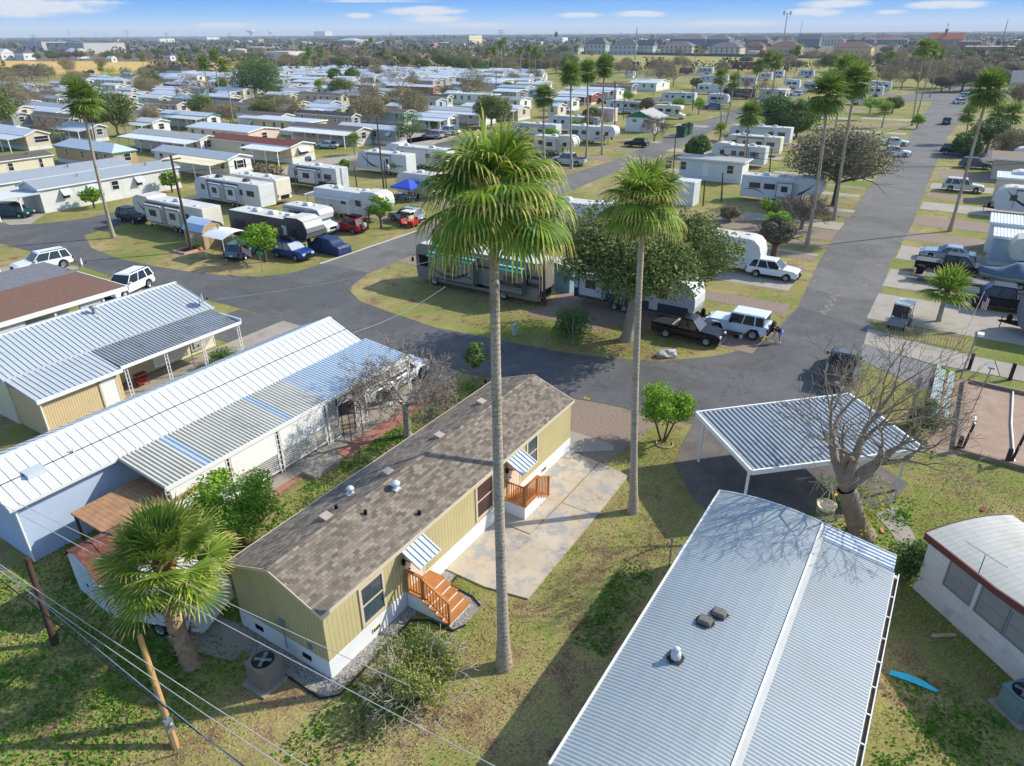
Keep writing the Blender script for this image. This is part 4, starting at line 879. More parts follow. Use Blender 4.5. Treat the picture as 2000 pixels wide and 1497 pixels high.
# ---------------- poles, wires ----------------
def pole(label,b,top,r=.14,mat=None,group='wooden utility poles',arm=None,box=0,name='utility_pole',cat='utility pole',lamp=False):
    b=Vector(b); top=Vector(top)-b; t=thing(name,label,cat,tuple(b),0,group); m=MB(); m.tube([(0,0,-.2),top],[r,r*.7],8); m.build('pole',mat or WOODP,t)
    if arm: m=MB(); m.box(top.x-arm,top.x+arm,top.y-.05,top.y+.05,top.z-.5,top.z-.38); m.build('crossarm',mat or WOODP,t)
    if box: m=MB(); m.lathe(top+Vector((.3,-.25,-1.6)),[(0,0),(.22,0),(.24,.1),(.24,.75),(.1,.85),(0,.86)],10); m.build('transformer',GALV,t)
    if lamp:
        m=MB(); m.tube([top+Vector((0,0,-.3)),top+Vector((-.3,-.5,0)),top+Vector((-.5,-.8,0))],.03,5); m.build('lamp_arm',GALV,t); m=MB(); m.hexa([(top.x-.75,top.y-1.15,top.z-.1),(top.x-.35,top.y-1.15,top.z-.1),(top.x-.35,top.y-.7,top.z-.1),(top.x-.75,top.y-.7,top.z-.1)],[(top.x-.68,top.y-1.05,top.z+.08),(top.x-.42,top.y-1.05,top.z+.08),(top.x-.42,top.y-.75,top.z+.08),(top.x-.68,top.y-.75,top.z+.08)]); m.build('lamp_head',WHITE_T,t)
    KIDS[t.name]=list(t.children); return t
def wire(label,a,b,sag=.4,r=.012,mat=None,group='overhead wires',n=14):
    a=Vector(a);b=Vector(b); pts=[a.lerp(b,i/n)-Vector((0,0,sag*4*(i/n)*(1-i/n))) for i in range(n+1)]
    m=MB(); m.tube(pts,r,4); return tag(m.build('overhead_wire',mat or DKP),label,'wire',group)
# ================= the olive mobile home =================
def shingle_mat():
    m,nt,b=base('weathered_wood_shingles',.92,0,.2); t=nt.nodes.new('ShaderNodeTexCoord'); t.name='tc'
    br=nt.nodes.new('ShaderNodeTexBrick'); br.inputs['Scale'].default_value=1.; br.inputs['Brick Width'].default_value=.26; br.inputs['Row Height'].default_value=.13; br.inputs['Mortar Size'].default_value=.004
    br.inputs['Color1'].default_value=c4((112,105,95)); br.inputs['Color2'].default_value=c4((160,151,137)); br.inputs['Mortar'].default_value=c4((84,76,72)); br.inputs['Bias'].default_value=-.1
    nt.links.new(t.outputs['Object'],br.inputs['Vector'])
    a=noise(nt,.9,4); e=noise(nt,55,2)
    c=mixc(nt,1.,br.outputs['Color'],mixc(nt,ramp(nt,a,.3,.7),(.82,.8,.8,1),(1.08,1.04,1.02,1)),'MULTIPLY')
    c=mixc(nt,1.,c,mixc(nt,ramp(nt,e,.3,.7),(.8,.8,.8,1),(1.1,1.1,1.1,1)),'MULTIPLY')
    # coarse random tint per cell
    v=nt.nodes.new('ShaderNodeTexWhiteNoise'); v.noise_dimensions='2D'; s=nt.nodes.new('ShaderNodeVectorMath'); s.operation='SNAP'; s.inputs[1].default_value=(.26,.13,9)
    nt.links.new(t.outputs['Object'],s.inputs[0]); nt.links.new(s.outputs[0],v.inputs[0])
    c=mixc(nt,1.,c,mixc(nt,v.outputs[0],(.86,.85,.83,1),(1.06,1.05,1.04,1)),'MULTIPLY')
    nt.links.new(c,b.inputs['Base Color']); bump(nt,b,e,.3,.01); return m
SHG=shingle_mat()
OLIVE=M('olive_grooved_siding',(190,178,130),.75,.04,1.,groove=('xy',.2,.016,.5),dirt=((150,138,98),.6,.4))
OU,OV,LU,LV=10.97,14.48,17.45,4.66
t=thing('mobile_home','olive green mobile home with brown shingle roof and white skirting beside the tall palm','mobile home',(OU,OV,0))
mb=MB(); mb.box(0,LU,0,LV,.8,2.95); mb.prism([(0,0,2.95),(0,LV,2.95),(0,LV/2,3.78)],(LU,0,0)); mb.build('wall',OLIVE,t)
mb=MB(); mb.box(-.02,LU+.02,-.02,LV+.02,-.05,.8); mb.build('skirting',M('white_skirting',(228,232,234),.6,.03),t)
r=MB(); ov=.1; zt=3.9; z0=3.02
R0,R1=(-ov,LV/2,zt),(LU+ov,LV/2,zt)
r.slab((-ov,-ov,z0),(LU+ov,-ov,z0),R1,R0,.05); r.slab(R0,R1,(LU+ov,LV+ov,z0),(-ov,LV+ov,z0),.05)
nr=7
for k in range(nr): pass
r.prism([(-ov,LV/2-.13,zt-.025),(-ov,LV/2,zt+.03),(-ov,LV/2+.13,zt-.025)],(LU+2*ov,0,0))
roof=r.build('roof',SHG,t)
f=MB(); TR=M('beige_trim',(206,192,164),.6,.04)
f.box(-ov-.03,LU+ov+.03,-ov-.04,-ov,z0-.14,z0+.004); f.box(-ov-.03,LU+ov+.03,LV+ov,LV+ov+.04,z0-.14,z0+.004)
for x in(-ov-.015,LU+ov+.015):
    f.slab((x-.015,-ov,z0),(x+.015,-ov,z0),(x+.015,LV/2,zt+.0),(x-.015,LV/2,zt+.0),.13); f.slab((x-.015,LV/2,zt),(x+.015,LV/2,zt),(x+.015,LV+ov,z0),(x-.015,LV+ov,z0),.13)
f.build('fascia',TR,t)
def rz_(y): return z0+(zt-z0)*(min(y,LV-y)+ov)/(LV/2+ov)
def on_roof(px,py):
    # intersect the view ray with the two roof planes
    for s in (0,1):
        r_=ray(px,py)
        lo,hi=5.,200.
        for _ in range(60):
            m_=(lo+hi)/2; p=r_*m_; y=p.y-OV; zz=rz_(max(-.3,min(LV+.3,y)))
            if H+p.z>zz: lo=m_
            else: hi=m_
    return (p.x-OU,p.y-OV,rz_(p.y-OV))
BV=M('taupe_box_vent',(172,160,146),.7,.08)
for px,py in ((637,1012),(757,924),(858,853),(940,787)):
    x,y,z=on_roof(px,py); v=MB(); v.hexa([(x-.22,y-.2,z-.08),(x+.22,y-.2,z-.08),(x+.22,y+.2,z-.08),(x-.22,y+.2,z-.08)],[(x-.2,y-.2,z+.1),(x+.2,y-.2,z+.1),(x+.2,y+.16,z+.16),(x-.2,y+.16,z+.16)]); v.build('box_vent',BV,roof)
WVT=M('white_vent_metal',(206,216,222),.35,.05,metal=.2)
for px,py,s in ((685,965,1.),(773,955,1.2)):
    x,y,z=on_roof(px,py); v=MB(); v.box(x-.16,x+.16,y-.16,y+.16,z-.03,z+.03); v.lathe((x,y,z),[(.1,0),(.08,.16),(.15*s,.2),(.17*s,.26),(.12*s,.34),(0,.37)],12); v.build('round_vent',WVT,roof)
for px,py in ((657,994),(819,1005),(948,745),(714,1004)):
    x,y,z=on_roof(px,py); v=MB(); v.tube([(x,y,z-.05),(x,y,z+.16)],.07,8); v.build('vent_pipe',DKP,roof)
# windows with blinds
WG=M('reflecting_window',(70,84,92),.08,.3,.8,spec=.9); WG2=M('window_with_red_blind',(96,42,36),.3,.5,2.2,col2=(60,62,66))
for u,w_,za,zb_,g in ((12.75-OU,1.05,1.03,2.62,WG),(19.85-OU,1.15,1.08,2.72,WG2),(24.05-OU,.85,1.25,2.75,WG)):
    frame_window(t,'S',u,w_,za,zb_,0.,t=.12,fr=M('beige_trim',(206,192,164)),glass=g)
BD=M('cream_door',(226,206,184),.6,.03,bmp=.1)
for u in (15.15-OU,22.35-OU):
    mb=MB(); mb.box(u,u+.92,-.04,.01,.82,2.62); d=mb.build('door',BD,t)
    mb=MB(); mb.lathe((u+.1,-.08,1.75),[(0,-.03),(.035,-.02),(.035,.02),(0,.03)],8); mb.build('handle',DKP,d)
    mb=MB(); 
    for a,b_ in ((u-.1,u),(u+.92,u+1.02)): mb.box(a,b_,-.05,.01,.82,2.66)
    mb.box(u-.1,u+1.02,-.05,.01,2.66,2.76); mb.build('door_frame',TR,t)
    # ribbed awning over the door
    aw=MB(); y1=-.95; p=[(u-.3,y1,2.42),(u+1.0,y1,2.42),(u+1.0,-.02,2.9),(u-.3,-.02,2.9)]
    aw.slab(*p,.05,0); ribs(aw,*p,.24,.03,.035,1); a=aw.build('door_awning',[WMET,M('awning_rib',(150,176,200),.4)],t)
    mb=MB(); mb.tube([(u-.12,-.02,2.3),(u-.12,-.75,2.5)],.03,5); mb.build('awning_bracket',M('cedar_wood',(190,128,72),.7,.18,3.,col2=(162,104,56),bmp=.15,bs=40),t)
    mb=MB(); mb.lathe((u-.22,-.1,2.3),[(0,-.12),(.07,-.1),(.08,.08),(.03,.14),(0,.15)],8); l_=mb.build('wall_lamp',DKP,t)
# skirting vents, meter, pipe
for x,sd in ((13.05-OU,'S'),(25.4-OU,'S'),(.9,'W'),(3.4,'W')):
    mb=MB()
    if sd=='S': mb.box(x,x+.42,-.05,-.02,.3,.5)
    else: mb.box(-.05,-.02,x,x+.42,.35,.55)
    o=mb.build('skirting_vent',TR if sd=='S' else DKP,t)
    mb=MB()
    for k in range(3):
        if sd=='S': mb.box(x+.04+k*.125,x+.13+k*.125,-.056,-.05,.34,.46)
        else: mb.box(-.056,-.05,x+.04+k*.125,x+.13+k*.125,.39,.51)
    mb.build('vent_opening',DKP,o)
mb=MB(); mb.box(-.12,0,2.05,2.3,1.35,1.65); mb.build('meter_box',GALV,t); mb=MB(); mb.tube([(-.06,2.15,1.35),(-.06,2.12,.3)],.02,5); mb.build('conduit',GALV,t); mb=MB(); mb.box(-.06,0,.75,.95,1.0,1.2); mb.build('outlet_box',GALV,t)
# wooden steps with railings
CED=M('cedar_wood',(190,128,72),.7,.18,3.,col2=(162,104,56),bmp=.15,bs=40)
def steps(label,loc,rz,W_,D_,n,rise,run,rails,wrap=False):
    s=thing('entry_steps',label,'steps',loc,rz,'wooden steps at the olive house')
    # local: platform x 0..D_ , steps continue along +x, width y 0..W_
    z=rise*n; m=MB(); m.prism([(0,0,-.02),(0,0,z-.06)]+[(D_,0,z-.06)]+sum([[(D_+i*run,0,z-.06-(i+1)*rise+0.0),(D_+(i+1)*run,0,z-.06-(i+1)*rise)] for i in range(n-1)],[])+[(D_+(n-1)*run,0,-.02)],(0,W_,0)); m.build('white_side',M('white_skirting',(228,232,234)),s)
    m=MB(); m.box(-.0,D_+.03,-.04,W_+.04,z-.058,z-.01); m.build('deck',CED,s)
    for i in range(n-1):
        zz=z-(i+1)*rise; m=MB(); m.box(D_+i*run,D_+(i+1)*run+.03,-.04,W_+.04,zz-.058,zz-.01); m.box(D_+i*run-.0,D_+i*run+.02,-.03,W_+.03,zz-.01,zz+rise-.06) if False else None; m.build('tread',CED,s)
    def rail(y,a0,a1,za,zb_):
        q=s; m=MB()
        L_=a1-a0
        for f,nm in ((0,0),(1,0)):
            m=MB(); x=a0+L_*f; zz=za+(zb_-za)*f; m.box(x-.045,x+.045,y-.045,y+.045,zz-.02,zz+.98); o=m.build('railing_post',CED,s)
        m=MB(); m.slab((a0-.06,y-.06,za+1.02),(a1+.06,y-.06,zb_+1.02),(a1+.06,y+.06,zb_+1.02),(a0-.06,y+.06,za+1.02),.05); m.build('handrail',CED,s); m=MB(); m.slab((a0,y-.02,za+.14),(a1,y-.02,zb_+.14),(a1,y+.02,zb_+.14),(a0,y+.02,za+.14),.07); m.build('bottom_rail',CED,s)
        k=max(2,int(L_/.13)); m=MB()
        for i in range(1,k):
            f=i/k; zz=za+(zb_-za)*f; m.box(a0+L_*f-.018,a0+L_*f+.018,y-.018,y+.018,zz+.1,zz+.98)
        m.build('balusters',CED,s)
    for y in rails:
        rail(y,.05,D_,z,z); rail(y,D_+.09,D_+(n-1)*run,z-.05,rise)
    if wrap:   # rail across the head of the platform (local x=0)
        m=MB(); m.box(-.0,.09,0,.09,z-.02,z+.98); m.box(0,.06,0,W_,z+.97,z+1.02); m.box(.01,.05,0,W_,z+.07,z+.14)
        for i in range(1,9): m.box(.012,.048,W_*i/9-.018,W_*i/9+.018,z+.1,z+.98)
        m.build('railing',CED,s)
    KIDS[s.name]=list(s.children)
# first set descends towards -Y from the door
steps('cedar steps running straight out from the near door of the olive house',(16.35,14.44,0),-PI/2,0,0,1,.1,.1,()) if False else None
steps('cedar steps running straight out from the near door of the olive house',(15.02,14.42,0),-PI/2,1.35,.75,5,.165,.31,(.03,))
steps('cedar steps turned along the wall with railing at the far door of the olive house',(21.95,13.34,0),0,1.1,1.15,5,.165,.27,(.03,),True)
# fix: first steps are laid with local y running towards -x after the turn
# ================= white house with blue-grey wall and long ribbed lean-to =================
BLG=M('pale_blue_wall',(176,192,216),.8,.05,.8,bmp=.15,bs=30)
t=thing('mobile_home','long white ribbed metal roof house with pale blue wall and corrugated carport','mobile home',(8.6,29.6,0))
u0,v0=8.6,29.6; LU2,LV2=19.7,4.4
mb=MB(); mb.box(0,LU2,0,LV2,0,3.0); mb.prism([(0,0,3.),(0,LV2,3.),(0,LV2/2,3.8)],(LU2,0,0)); mb.build('wall',BLG,t)
PANL=M('white_roof_panel',(218,221,220),.45,.04,.8,spec=.5,dirt=((170,180,190),.3,.3)); SEAM=M('roof_seam',(150,170,190),.5)
r=MB(); a,b_,c,d=(-.3,-.35,3.0),(LU2+.3,-.35,3.0),(LU2+.3,LV2/2,4.05),(-.3,LV2/2,4.05)
r.slab(a,b_,c,d,.14,0); ribs(r,a,b_,c,d,.42,.028,.02,1); e,f_=(LU2+.3,LV2+.4,3.0),(-.3,LV2+.4,3.0)
r.slab(d,c,e,f_,.14,0); ribs(r,f_,e,c,d,.42,.028,.02,1)
mid1=Vector(a).lerp(Vector(d),.48); mid2=Vector(b_).lerp(Vector(c),.48); r.tube([mid1+Vector((0,0,.05)),mid2+Vector((0,0,.05))],.018,4,2); r.box(-.32,LU2+.32,LV2/2-.12,LV2/2+.12,4.0,4.07,0)
ro=r.build('roof',[PANL,SEAM,DKP],t)
m=MB(); m.box(1.0,1.75,.55,1.2,3.3,3.62); m.build('skylight',M('milky_skylight',(190,198,202),.3,.08),ro)
m=MB(); m.tube([(3.1,.9,3.4),(3.1,.9,3.75)],.05,6); m.box(2.95,3.25,.75,1.05,3.42,3.5); m.build('roof_vent',WHITE_T,ro)
# corrugated lean-to with bands of clear and aged sheet
r=MB(); y0,y1,z0_,z1_=-3.75,-.3,2.62,2.98; xs=[4.2,6.2,6.7,11.0,11.4,13.6,14.8,20.4]; ms=[0,1,0,1,0,2,2]
CG=M('aged_white_corrugated',(206,204,192),.5,.06,.6,dirt=((140,132,116),.5,.5)); CBL=M('clear_blue_corrugated',(178,194,208),.4,.06,.5); CGD=M('taupe_corrugation_groove',(120,116,106),.7,.2,2.);  # CGD: darker tone on the groove faces of the aged sheets
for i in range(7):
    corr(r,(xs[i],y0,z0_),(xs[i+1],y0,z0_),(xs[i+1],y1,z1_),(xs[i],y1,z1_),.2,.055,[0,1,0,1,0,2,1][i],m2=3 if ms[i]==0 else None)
r.box(4.2,20.4,y0-.06,y0,z0_-.14,z0_+.06,4)
r.build('carport_roof',[CG,CBL,M('silver_corrugated',(186,198,208),.35,.06),CGD,WHITE_T],t)
def lattice(mb,x0,x1,y,z0,z1,sp=.13,w=.028,axis='x'):
    def pt(a,z,o): return (a,y+o,z) if axis=='x' else (y+o,a,z)
    W_,H_=x1-x0,z1-z0; k=-H_
    for sgn,o in((1,0),(-1,.012)):
        c=-H_
        while c<W_:
            a0=max(0,c); zz0=a0-c; a1=min(W_,c+H_); zz1=a1-c
            if a1-a0>.02:
                if sgn<0: q0,q1=(x0+a0,z1-zz0),(x0+a1,z1-zz1)
                else: q0,q1=(x0+a0,z0+zz0),(x0+a1,z0+zz1)
                mb.add([pt(q0[0]-w/1.4,q0[1],o),pt(q0[0]+w/1.4,q0[1],o),pt(q1[0]+w/1.4,q1[1],o),pt(q1[0]-w/1.4,q1[1],o)],((0,1,2,3),))
            c+=sp
    for a in(x0,x1): mb.hexa([pt(a-.03,z0,-.03),pt(a+.03,z0,-.03),pt(a+.03,z0,.03),pt(a-.03,z0,.03)],[pt(a-.03,z1,-.03),pt(a+.03,z1,-.03),pt(a+.03,z1,.03),pt(a-.03,z1,.03)])
    for z in(z0,z1): mb.hexa([pt(x0,z-.03,-.03),pt(x1,z-.03,-.03),pt(x1,z-.03,.03),pt(x0,z-.03,.03)],[pt(x0,z+.03,-.03),pt(x1,z+.03,-.03),pt(x1,z+.03,.03),pt(x0,z+.03,.03)])
ly=-3.72
for x0,x1 in ((4.4,7.2),(7.5,10.1),(10.4,13.3)):
    m=MB(); lattice(m,x0,x1,ly,.25,1.25); m.build('lattice_panel',WHITE_T,t)
    m=MB(); m.box(x0,x1,ly-.02,ly+.02,1.27,2.5)
    for k in range(14): m.box(x0,x1,ly-.03,ly-.018,1.3+k*.086,1.33+k*.086)
    m.build('slatted_screen',WHITE_T,t)
m=MB(); 
lattice(m,13.6,14.3,ly,.1,2.5); lattice(m,15.6,16.3,ly,.1,2.5); lattice(m,14.3,15.6,ly,2.0,2.5); m.build('lattice_panel',WHITE_T,t)
m=MB(); lattice(m,16.5,18.4,ly,1.9,2.5); lattice(m,18.6,20.2,ly,1.9,2.5); m.build('lattice_panel',WHITE_T,t)
for x in (4.3,7.35,10.25,13.45,16.4,18.5,20.3):
    m=MB()
    for dx in(-.09,.09): m.box(x+dx-.025,x+dx+.025,ly-.03,ly+.03,0,2.55)
    for k in range(8): m.box(x-.09,x+.09,ly-.012,ly+.012,.15+k*.3,.18+k*.3)
    m.build('post',WHITE_T,t)
m=MB(); m.tube([(-.05,-.08,2.9),(-.05,-.08,.1)],.045,6); m.build('downpipe',WHITE_T,t)
KIDS[t.name]=list(t.children)
t=thing('garden_arch','dark metal garden arch standing in the lattice doorway','garden arch',(23.3,25.0,0)); 
for y in (0,.55):
    m=MB(); m.tube([(-.45,y,0),(-.45,y,1.9)]+[(-.45*math.cos(a*PI/8),y,1.9+.42*math.sin(a*PI/8)) for a in range(1,8)]+[(.45,y,1.9),(.45,y,0)],.022,5); m.build('hoop',DKP,t)
car('silver pickup truck parked under the near corrugated carport behind the pink bare tree',(28.9,27.6),0,paint('silver_white',(205,208,212)),'truck4',None)
# clothes-cart, shed, trellis
t=thing('storage_shed','small white gambrel shed with rusty red metal roof below the bushy palm','shed',(8.55,23.9,0),R(-4))
SW_,SD_=1.9,2.4; prof=[(0,0),(0,1.75),(.35,2.15),(.95,2.4),(1.55,2.15),(1.9,1.75),(1.9,0)]
m=MB(); m.prism([(x*0+0,2.5-x*1.25,z) for x,z in prof],(1.9,0,0)); m.build('wall',M('white_grooved_shed',(216,224,230),.6,.05,groove=('xy',.3,.02,.35)),t)
m=MB()
RU=M('rusty_metal_roof',(124,70,54),.8,.3,2.5,col2=(96,52,42),dirt=((180,150,130),1.5,.6),metal=.1); o_=[(2.6,1.68),(2.1,2.15),(1.3,2.42),(.5,2.15),(-.1,1.68)]
for i in range(4):
    (ya,za),(yb,zb_)=o_[i],o_[i+1]; m.slab((-.1,ya,za+.05),(2.0,ya,za+.05),(2.0,yb,zb_+.05),(-.1,yb,zb_+.05),.04)
for x in (0.6,1.3): m.tube([(x,y,z+.07) for y,z in o_],.025,4)
m.build('roof',RU,t)
m=MB(); m.box(-.03,.0,.75,1.7,.1,1.75); m.build('door',M('shed_door_white',(204,214,222),.6,.05,groove=('y',.32,.02,.5)),t); m=MB(); m.box(-.06,-.03,1.2,1.26,.8,.95); m.build('handle',DKP,t)
# second low structure: deck roof + cargo trailer under the palm
t=thing('patio_roof','flat brown plank patio roof between the pale blue wall and the rusty shed','patio roof',(11.6,26.0,0))
m=MB(); m.box(-1.5,2.9,-.3,2.6,1.9,2.0); m.build('roof',M('plank_roof',(168,128,94),.9,.2,2.,groove=('x',.22,.02,.5)),t)
for x,y in((-1.4,-.2),(2.8,-.2),(-1.4,2.5),(2.8,2.5)): m=MB(); m.box(x-.05,x+.05,y-.05,y+.05,0,1.9); m.build('post',WOODP,t)
t=thing('cargo_trailer','small white rounded camper trailer hidden under the bushy palm','trailer',(9.9,21.6,0),R(-70))
m=MB(); m.prism([(x,-1.0,z) for x,z in((-1.9,.5),(-2.0,1.2),(-1.7,1.9),(-1.2,2.15),(1.2,2.15),(1.7,1.9),(1.95,1.3),(1.9,.5))],(0,2.,0)); m.build('body',RVW,t,bev=.08)
m=MB(); m.prism([(-.5,-1.0,1.2),(.5,-1.0,1.2),(.5,-1.0,1.7),(-.5,-1.0,1.7)],(0,-.02,0)); m.build('window',GLASS,t)
for s in(-1,1): wheel(t,0,s*1.0,.32)
# ================= third house: ribbed roof with beige store room =================
t=thing('mobile_home','house with silver ribbed roof, beige store room and corrugated porch behind the white one','mobile home',(14.2,42.7,0))
mb=MB(); mb.box(0,13.2,0,6.4,0,3.0); mb.prism([(0,0,3.),(0,6.4,3.),(0,3.6,3.9)],(13.2,0,0)); mb.build('wall',CREAM,t)
r=MB(); a,b_,c,d=(-.2,-.35,3.0),(13.5,-.35,3.0),(13.5,3.7,4.1),(-.2,3.7,4.1); SP=M('silver_roof_panel',(184,191,194),.45,.05,.8,dirt=((160,168,176),.4,.4)); SS=M('silver_roof_seam',(120,132,146),.5)
r.slab(a,b_,c,d,.14,0); ribs(r,a,b_,c,d,.31,.04,.03,1); r.slab(d,c,(13.5,6.7,3.2),(-.2,6.7,3.2),.14,0); r.box(-.22,13.52,3.6,3.8,4.05,4.12,2)
ro=r.build('roof',[SP,SS,WHITE_T],t)
m=MB(); m.lathe((7.1,3.0,3.95),[(.12,0),(.1,.3),(.22,.32),(.22,.45),(0,.5)],10); m.build('roof_vent',GALV,ro); m=MB(); m.lathe((7.0,2.3,3.75),[(.06,0),(.06,.15),(0,.2)],8); m.build('roof_vent',WHITE_T,ro)
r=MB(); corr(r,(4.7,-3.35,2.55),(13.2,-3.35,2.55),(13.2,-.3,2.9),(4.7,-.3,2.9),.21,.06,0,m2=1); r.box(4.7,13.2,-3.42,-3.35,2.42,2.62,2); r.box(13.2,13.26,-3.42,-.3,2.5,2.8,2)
r.build('porch_roof',[M('dull_grey_corrugated',(150,156,160),.45,.12,.8,dirt=((90,86,80),.9,.6)),M('dark_corrugation_groove',(64,60,56),.8,.2,3.),WHITE_T],t)  # second material gives the groove faces a much darker tone than the sheet
r=MB(); q=[(-.1,-3.45,2.5),(4.7,-3.45,2.5),(4.7,-.3,2.92),(-.1,-.3,2.92)]; r.slab(*q,.1,0); ribs(r,*q,.31,.04,.03,1); r.box(-.12,4.7,-3.55,-3.45,2.32,2.52,2); r.build('store_roof',[SP,SS,WHITE_T],t)
m=MB(); m.box(.1,4.6,-3.2,0,0,2.4); m.build('store_room',M('beige_grooved_metal',(214,190,148),.6,.05,groove=('xy',.14,.03,.35)),t)
m=MB(); m.box(3.4,4.25,-3.25,-3.2,.05,2.1); m.build('door',WHITE_T,t); m=MB(); m.box(3.3,3.4,-3.26,-3.2,0,2.2); m.box(4.25,4.35,-3.26,-3.2,0,2.2); m.box(3.3,4.35,-3.26,-3.2,2.1,2.2); m.build('door_frame',TR,t)
m=MB(); m.tube([(.05,-3.35,2.4),(.05,-3.35,.0)],.05,6); m.build('downpipe',WHITE_T,t)
for x in (5.0,7.6,10.2,13.0):
    m=MB()
    for dx in(-.09,.09): m.box(x+dx-.02,x+dx+.02,-3.3,-3.25,0,2.5)
    for k in range(9): m.box(x-.09,x+.09,-3.285,-3.265,.1+k*.27,.12+k*.27)
    m.build('post',WHITE_T,t)
for a_,b_ in((7.75,10.05),(10.35,12.2)): m=MB(); lattice(m,a_,b_,-1.5,.9,2.3); m.build('lattice_panel',WHITE_T,t)
t=thing('tool_trolley','red wheeled tool trolley standing on the porch floor beside lattice','trolley',(20.9,41.3,0))
m=MB(); RD=M('red_metal',(150,44,38),.5,.1)
for z in(.2,.5,.8): m.box(-.35,.35,-.2,.2,z,z+.06)
for x in(-.33,.33):
    for y in(-.18,.18): m.box(x-.02,x+.02,y-.02,y+.02,.05,.85)
m.build('rack',RD,t)
def dish(label,loc,h=1.,az=0,r_=.38,group='satellite dishes'):
    t=thing('satellite_dish',label,'satellite dish',loc,az,group); m=MB(); m.tube([(0,0,0),(0,0,h)],.03,6); m.build('mast',GALV,t)
    m=MB(); m.lathe((.12,0,h),[(0,.0),(r_*.5,.03),(r_,.12)],14,0,'x'); m.lathe((.12,0,h),[(r_,.12),(r_*.5,.045),(0,.015)],14,0,'x'); m.build('dish',M('dish_grey',(196,202,206),.5),t)
    m=MB(); m.tube([(.1,0,h-.25),(.5,0,h-.1)],.015,4); m.box(.46,.56,-.06,.06,h-.13,h-.02); m.build('receiver_arm',DKP,t)
dish('grey satellite dish on the far right edge of the silver ribbed roof',(27.0,42.9,2.95),.75,-.6)
dish('grey satellite dish on a pole next to the round bush',G(380,716,.2),1.5,-.6)
dish('satellite dish facing up at the edge of the brown flat roof',G(157,527,2.8),.6,-.6)
# brown flat roof house with porch opening
t=thing('mobile_home','brown flat roofed house with white porch front behind the silver ribbed roof','mobile home',(10,52.3,0))
m=MB(); m.box(0,17.2,-.1,6.9,2.72,2.9,0); m.box(-.05,17.25,-.2,-.1,2.6,2.92,1); m.box(17.2,17.28,-.2,6.9,2.6,2.92,1); m.box(0,17.2,6.9,12.0,2.72,2.93,2); m.build('roof',[M('brown_flat_roof',(120,92,76),.95,.12,3.),WHITE_T,M('grey_roll_roof',(118,118,122),.8,.15,2.)],t)
m=MB(); m.box(0,9.8,.1,8.8,0,2.7); m.box(13.6,15.2,.1,.3,0,2.7); m.box(0,15,5.,8.8,0,2.7); m.build('wall',WHITE,t)
for x in (11.8,15.3,17.0): m=MB(); m.box(x-.07,x+.07,0,.14,0,2.7); m.build('post',WHITE_T,t)
WSV=paint('white',(228,231,233)); 
car('white suv parked in the drive behind the brown flat roof, nose toward the carport',G(252,572,.0),R(200),WSV,'mid',cat='suv',rack=True)
car('white suv beyond the grey edge of the brown flat roof, nearest the left frame edge',G(86,527,.0),R(172),WSV,'mid',cat='suv',rack=True)
home('white house corner with a ribbed carport roof cut by the left frame edge',(24.2-6,71.5),6,4.5,'u',WHITE,WMET,h=2.6,rise=.2,rib=.4,skirt=0,ports=((5.8,8.6,.2,4.3,2.6,2.5,'y',WMET,[(8.4,.4)]),))
# ================= grey corrugated roof house at the bottom =================
t=thing('mobile_home','house with large shallow grey corrugated metal roof at the bottom right centre','mobile home',(9.5,-1.2,0))
u0,v0=9.5,-1.2
m=MB(); m.box(0,14.9,2.9,6.5,0,2.7); m.box(4.6,14.3,.3,2.9,0,2.3); m.build('wall',M('lilac_white_wall',(216,206,216),.7,.05),t)
CR=M('grey_corrugated_roof',(158,168,172),.42,.06,.35,metal=.1,spec=.6,dirt=((150,152,146),.3,.35)); CR2=M('grey_corrugated_valley',(134,144,150),.5,.1,1.)
r=MB(); x0,x1=.9,15.15; nb=8
for i in range(nb):   # gently arched roof
    f0,f1=i/nb,(i+1)/nb; ya,yb=2.72+4.0*f0,2.72+4.0*f1; za,zb_=[3.0+.2*(1-(2*f-1)**2) for f in(f0,f1)]
    corr(r,(x0,ya,za),(x1,ya,za),(x1,yb,zb_),(x0,yb,zb_),.13,.010,0,((0,0),(.3,0),(.5,1),(.8,1),(1,0)),m2=1)
for y,z in((2.7,3.0),(6.74,3.0)): r.box(x0-.03,x1+.03,y-.03,y+.03,z-.12,z+.05,2)
for i in range(nb):
    f0,f1=i/nb,(i+1)/nb; ya,yb=2.72+4.0*f0,2.72+4.0*f1; za,zb_=[3.0+.2*(1-(2*f-1)**2)+.045 for f in(f0,f1)]
    r.slab((x1,ya,za),(x1+.03,ya,za),(x1+.03,yb,zb_),(x1,yb,zb_),.1,2)
ro=r.build('roof',[CR,CR2,WHITE_T],t)
r=MB(); corr(r,(2.6,.0,2.45),(14.35,.0,2.45),(14.35,2.6,2.86),(2.6,2.6,2.86),.13,.010,0,((0,0),(.35,0),(.5,1),(.85,1),(1,0)),m2=1)
r.slab((2.5,2.5,2.9),(15.1,2.5,2.9),(15.1,2.68,2.97),(2.5,2.68,2.97),.03,3); r.build('porch_roof',[CR,CR2,WHITE_T,M('flashing_grey',(138,146,150),.5,.1,2.)],t)
r=MB(); q=[(14.35,.0,2.5),(15.35,.0,2.5),(15.35,2.65,2.92),(14.35,2.65,2.92)]; r.slab((14.35,.02,2.5),(15.35,.02,2.5),(15.35,2.68,2.92),(14.35,2.68,2.92),.06,0)
for k in range(5): x=14.4+k*.21; r.slab((x,.02,2.53),(x+.07,.02,2.53),(x+.07,2.68,2.95),(x,2.68,2.95),.03,1)
r.build('porch_roof_extension',[PANL,SEAM],t)
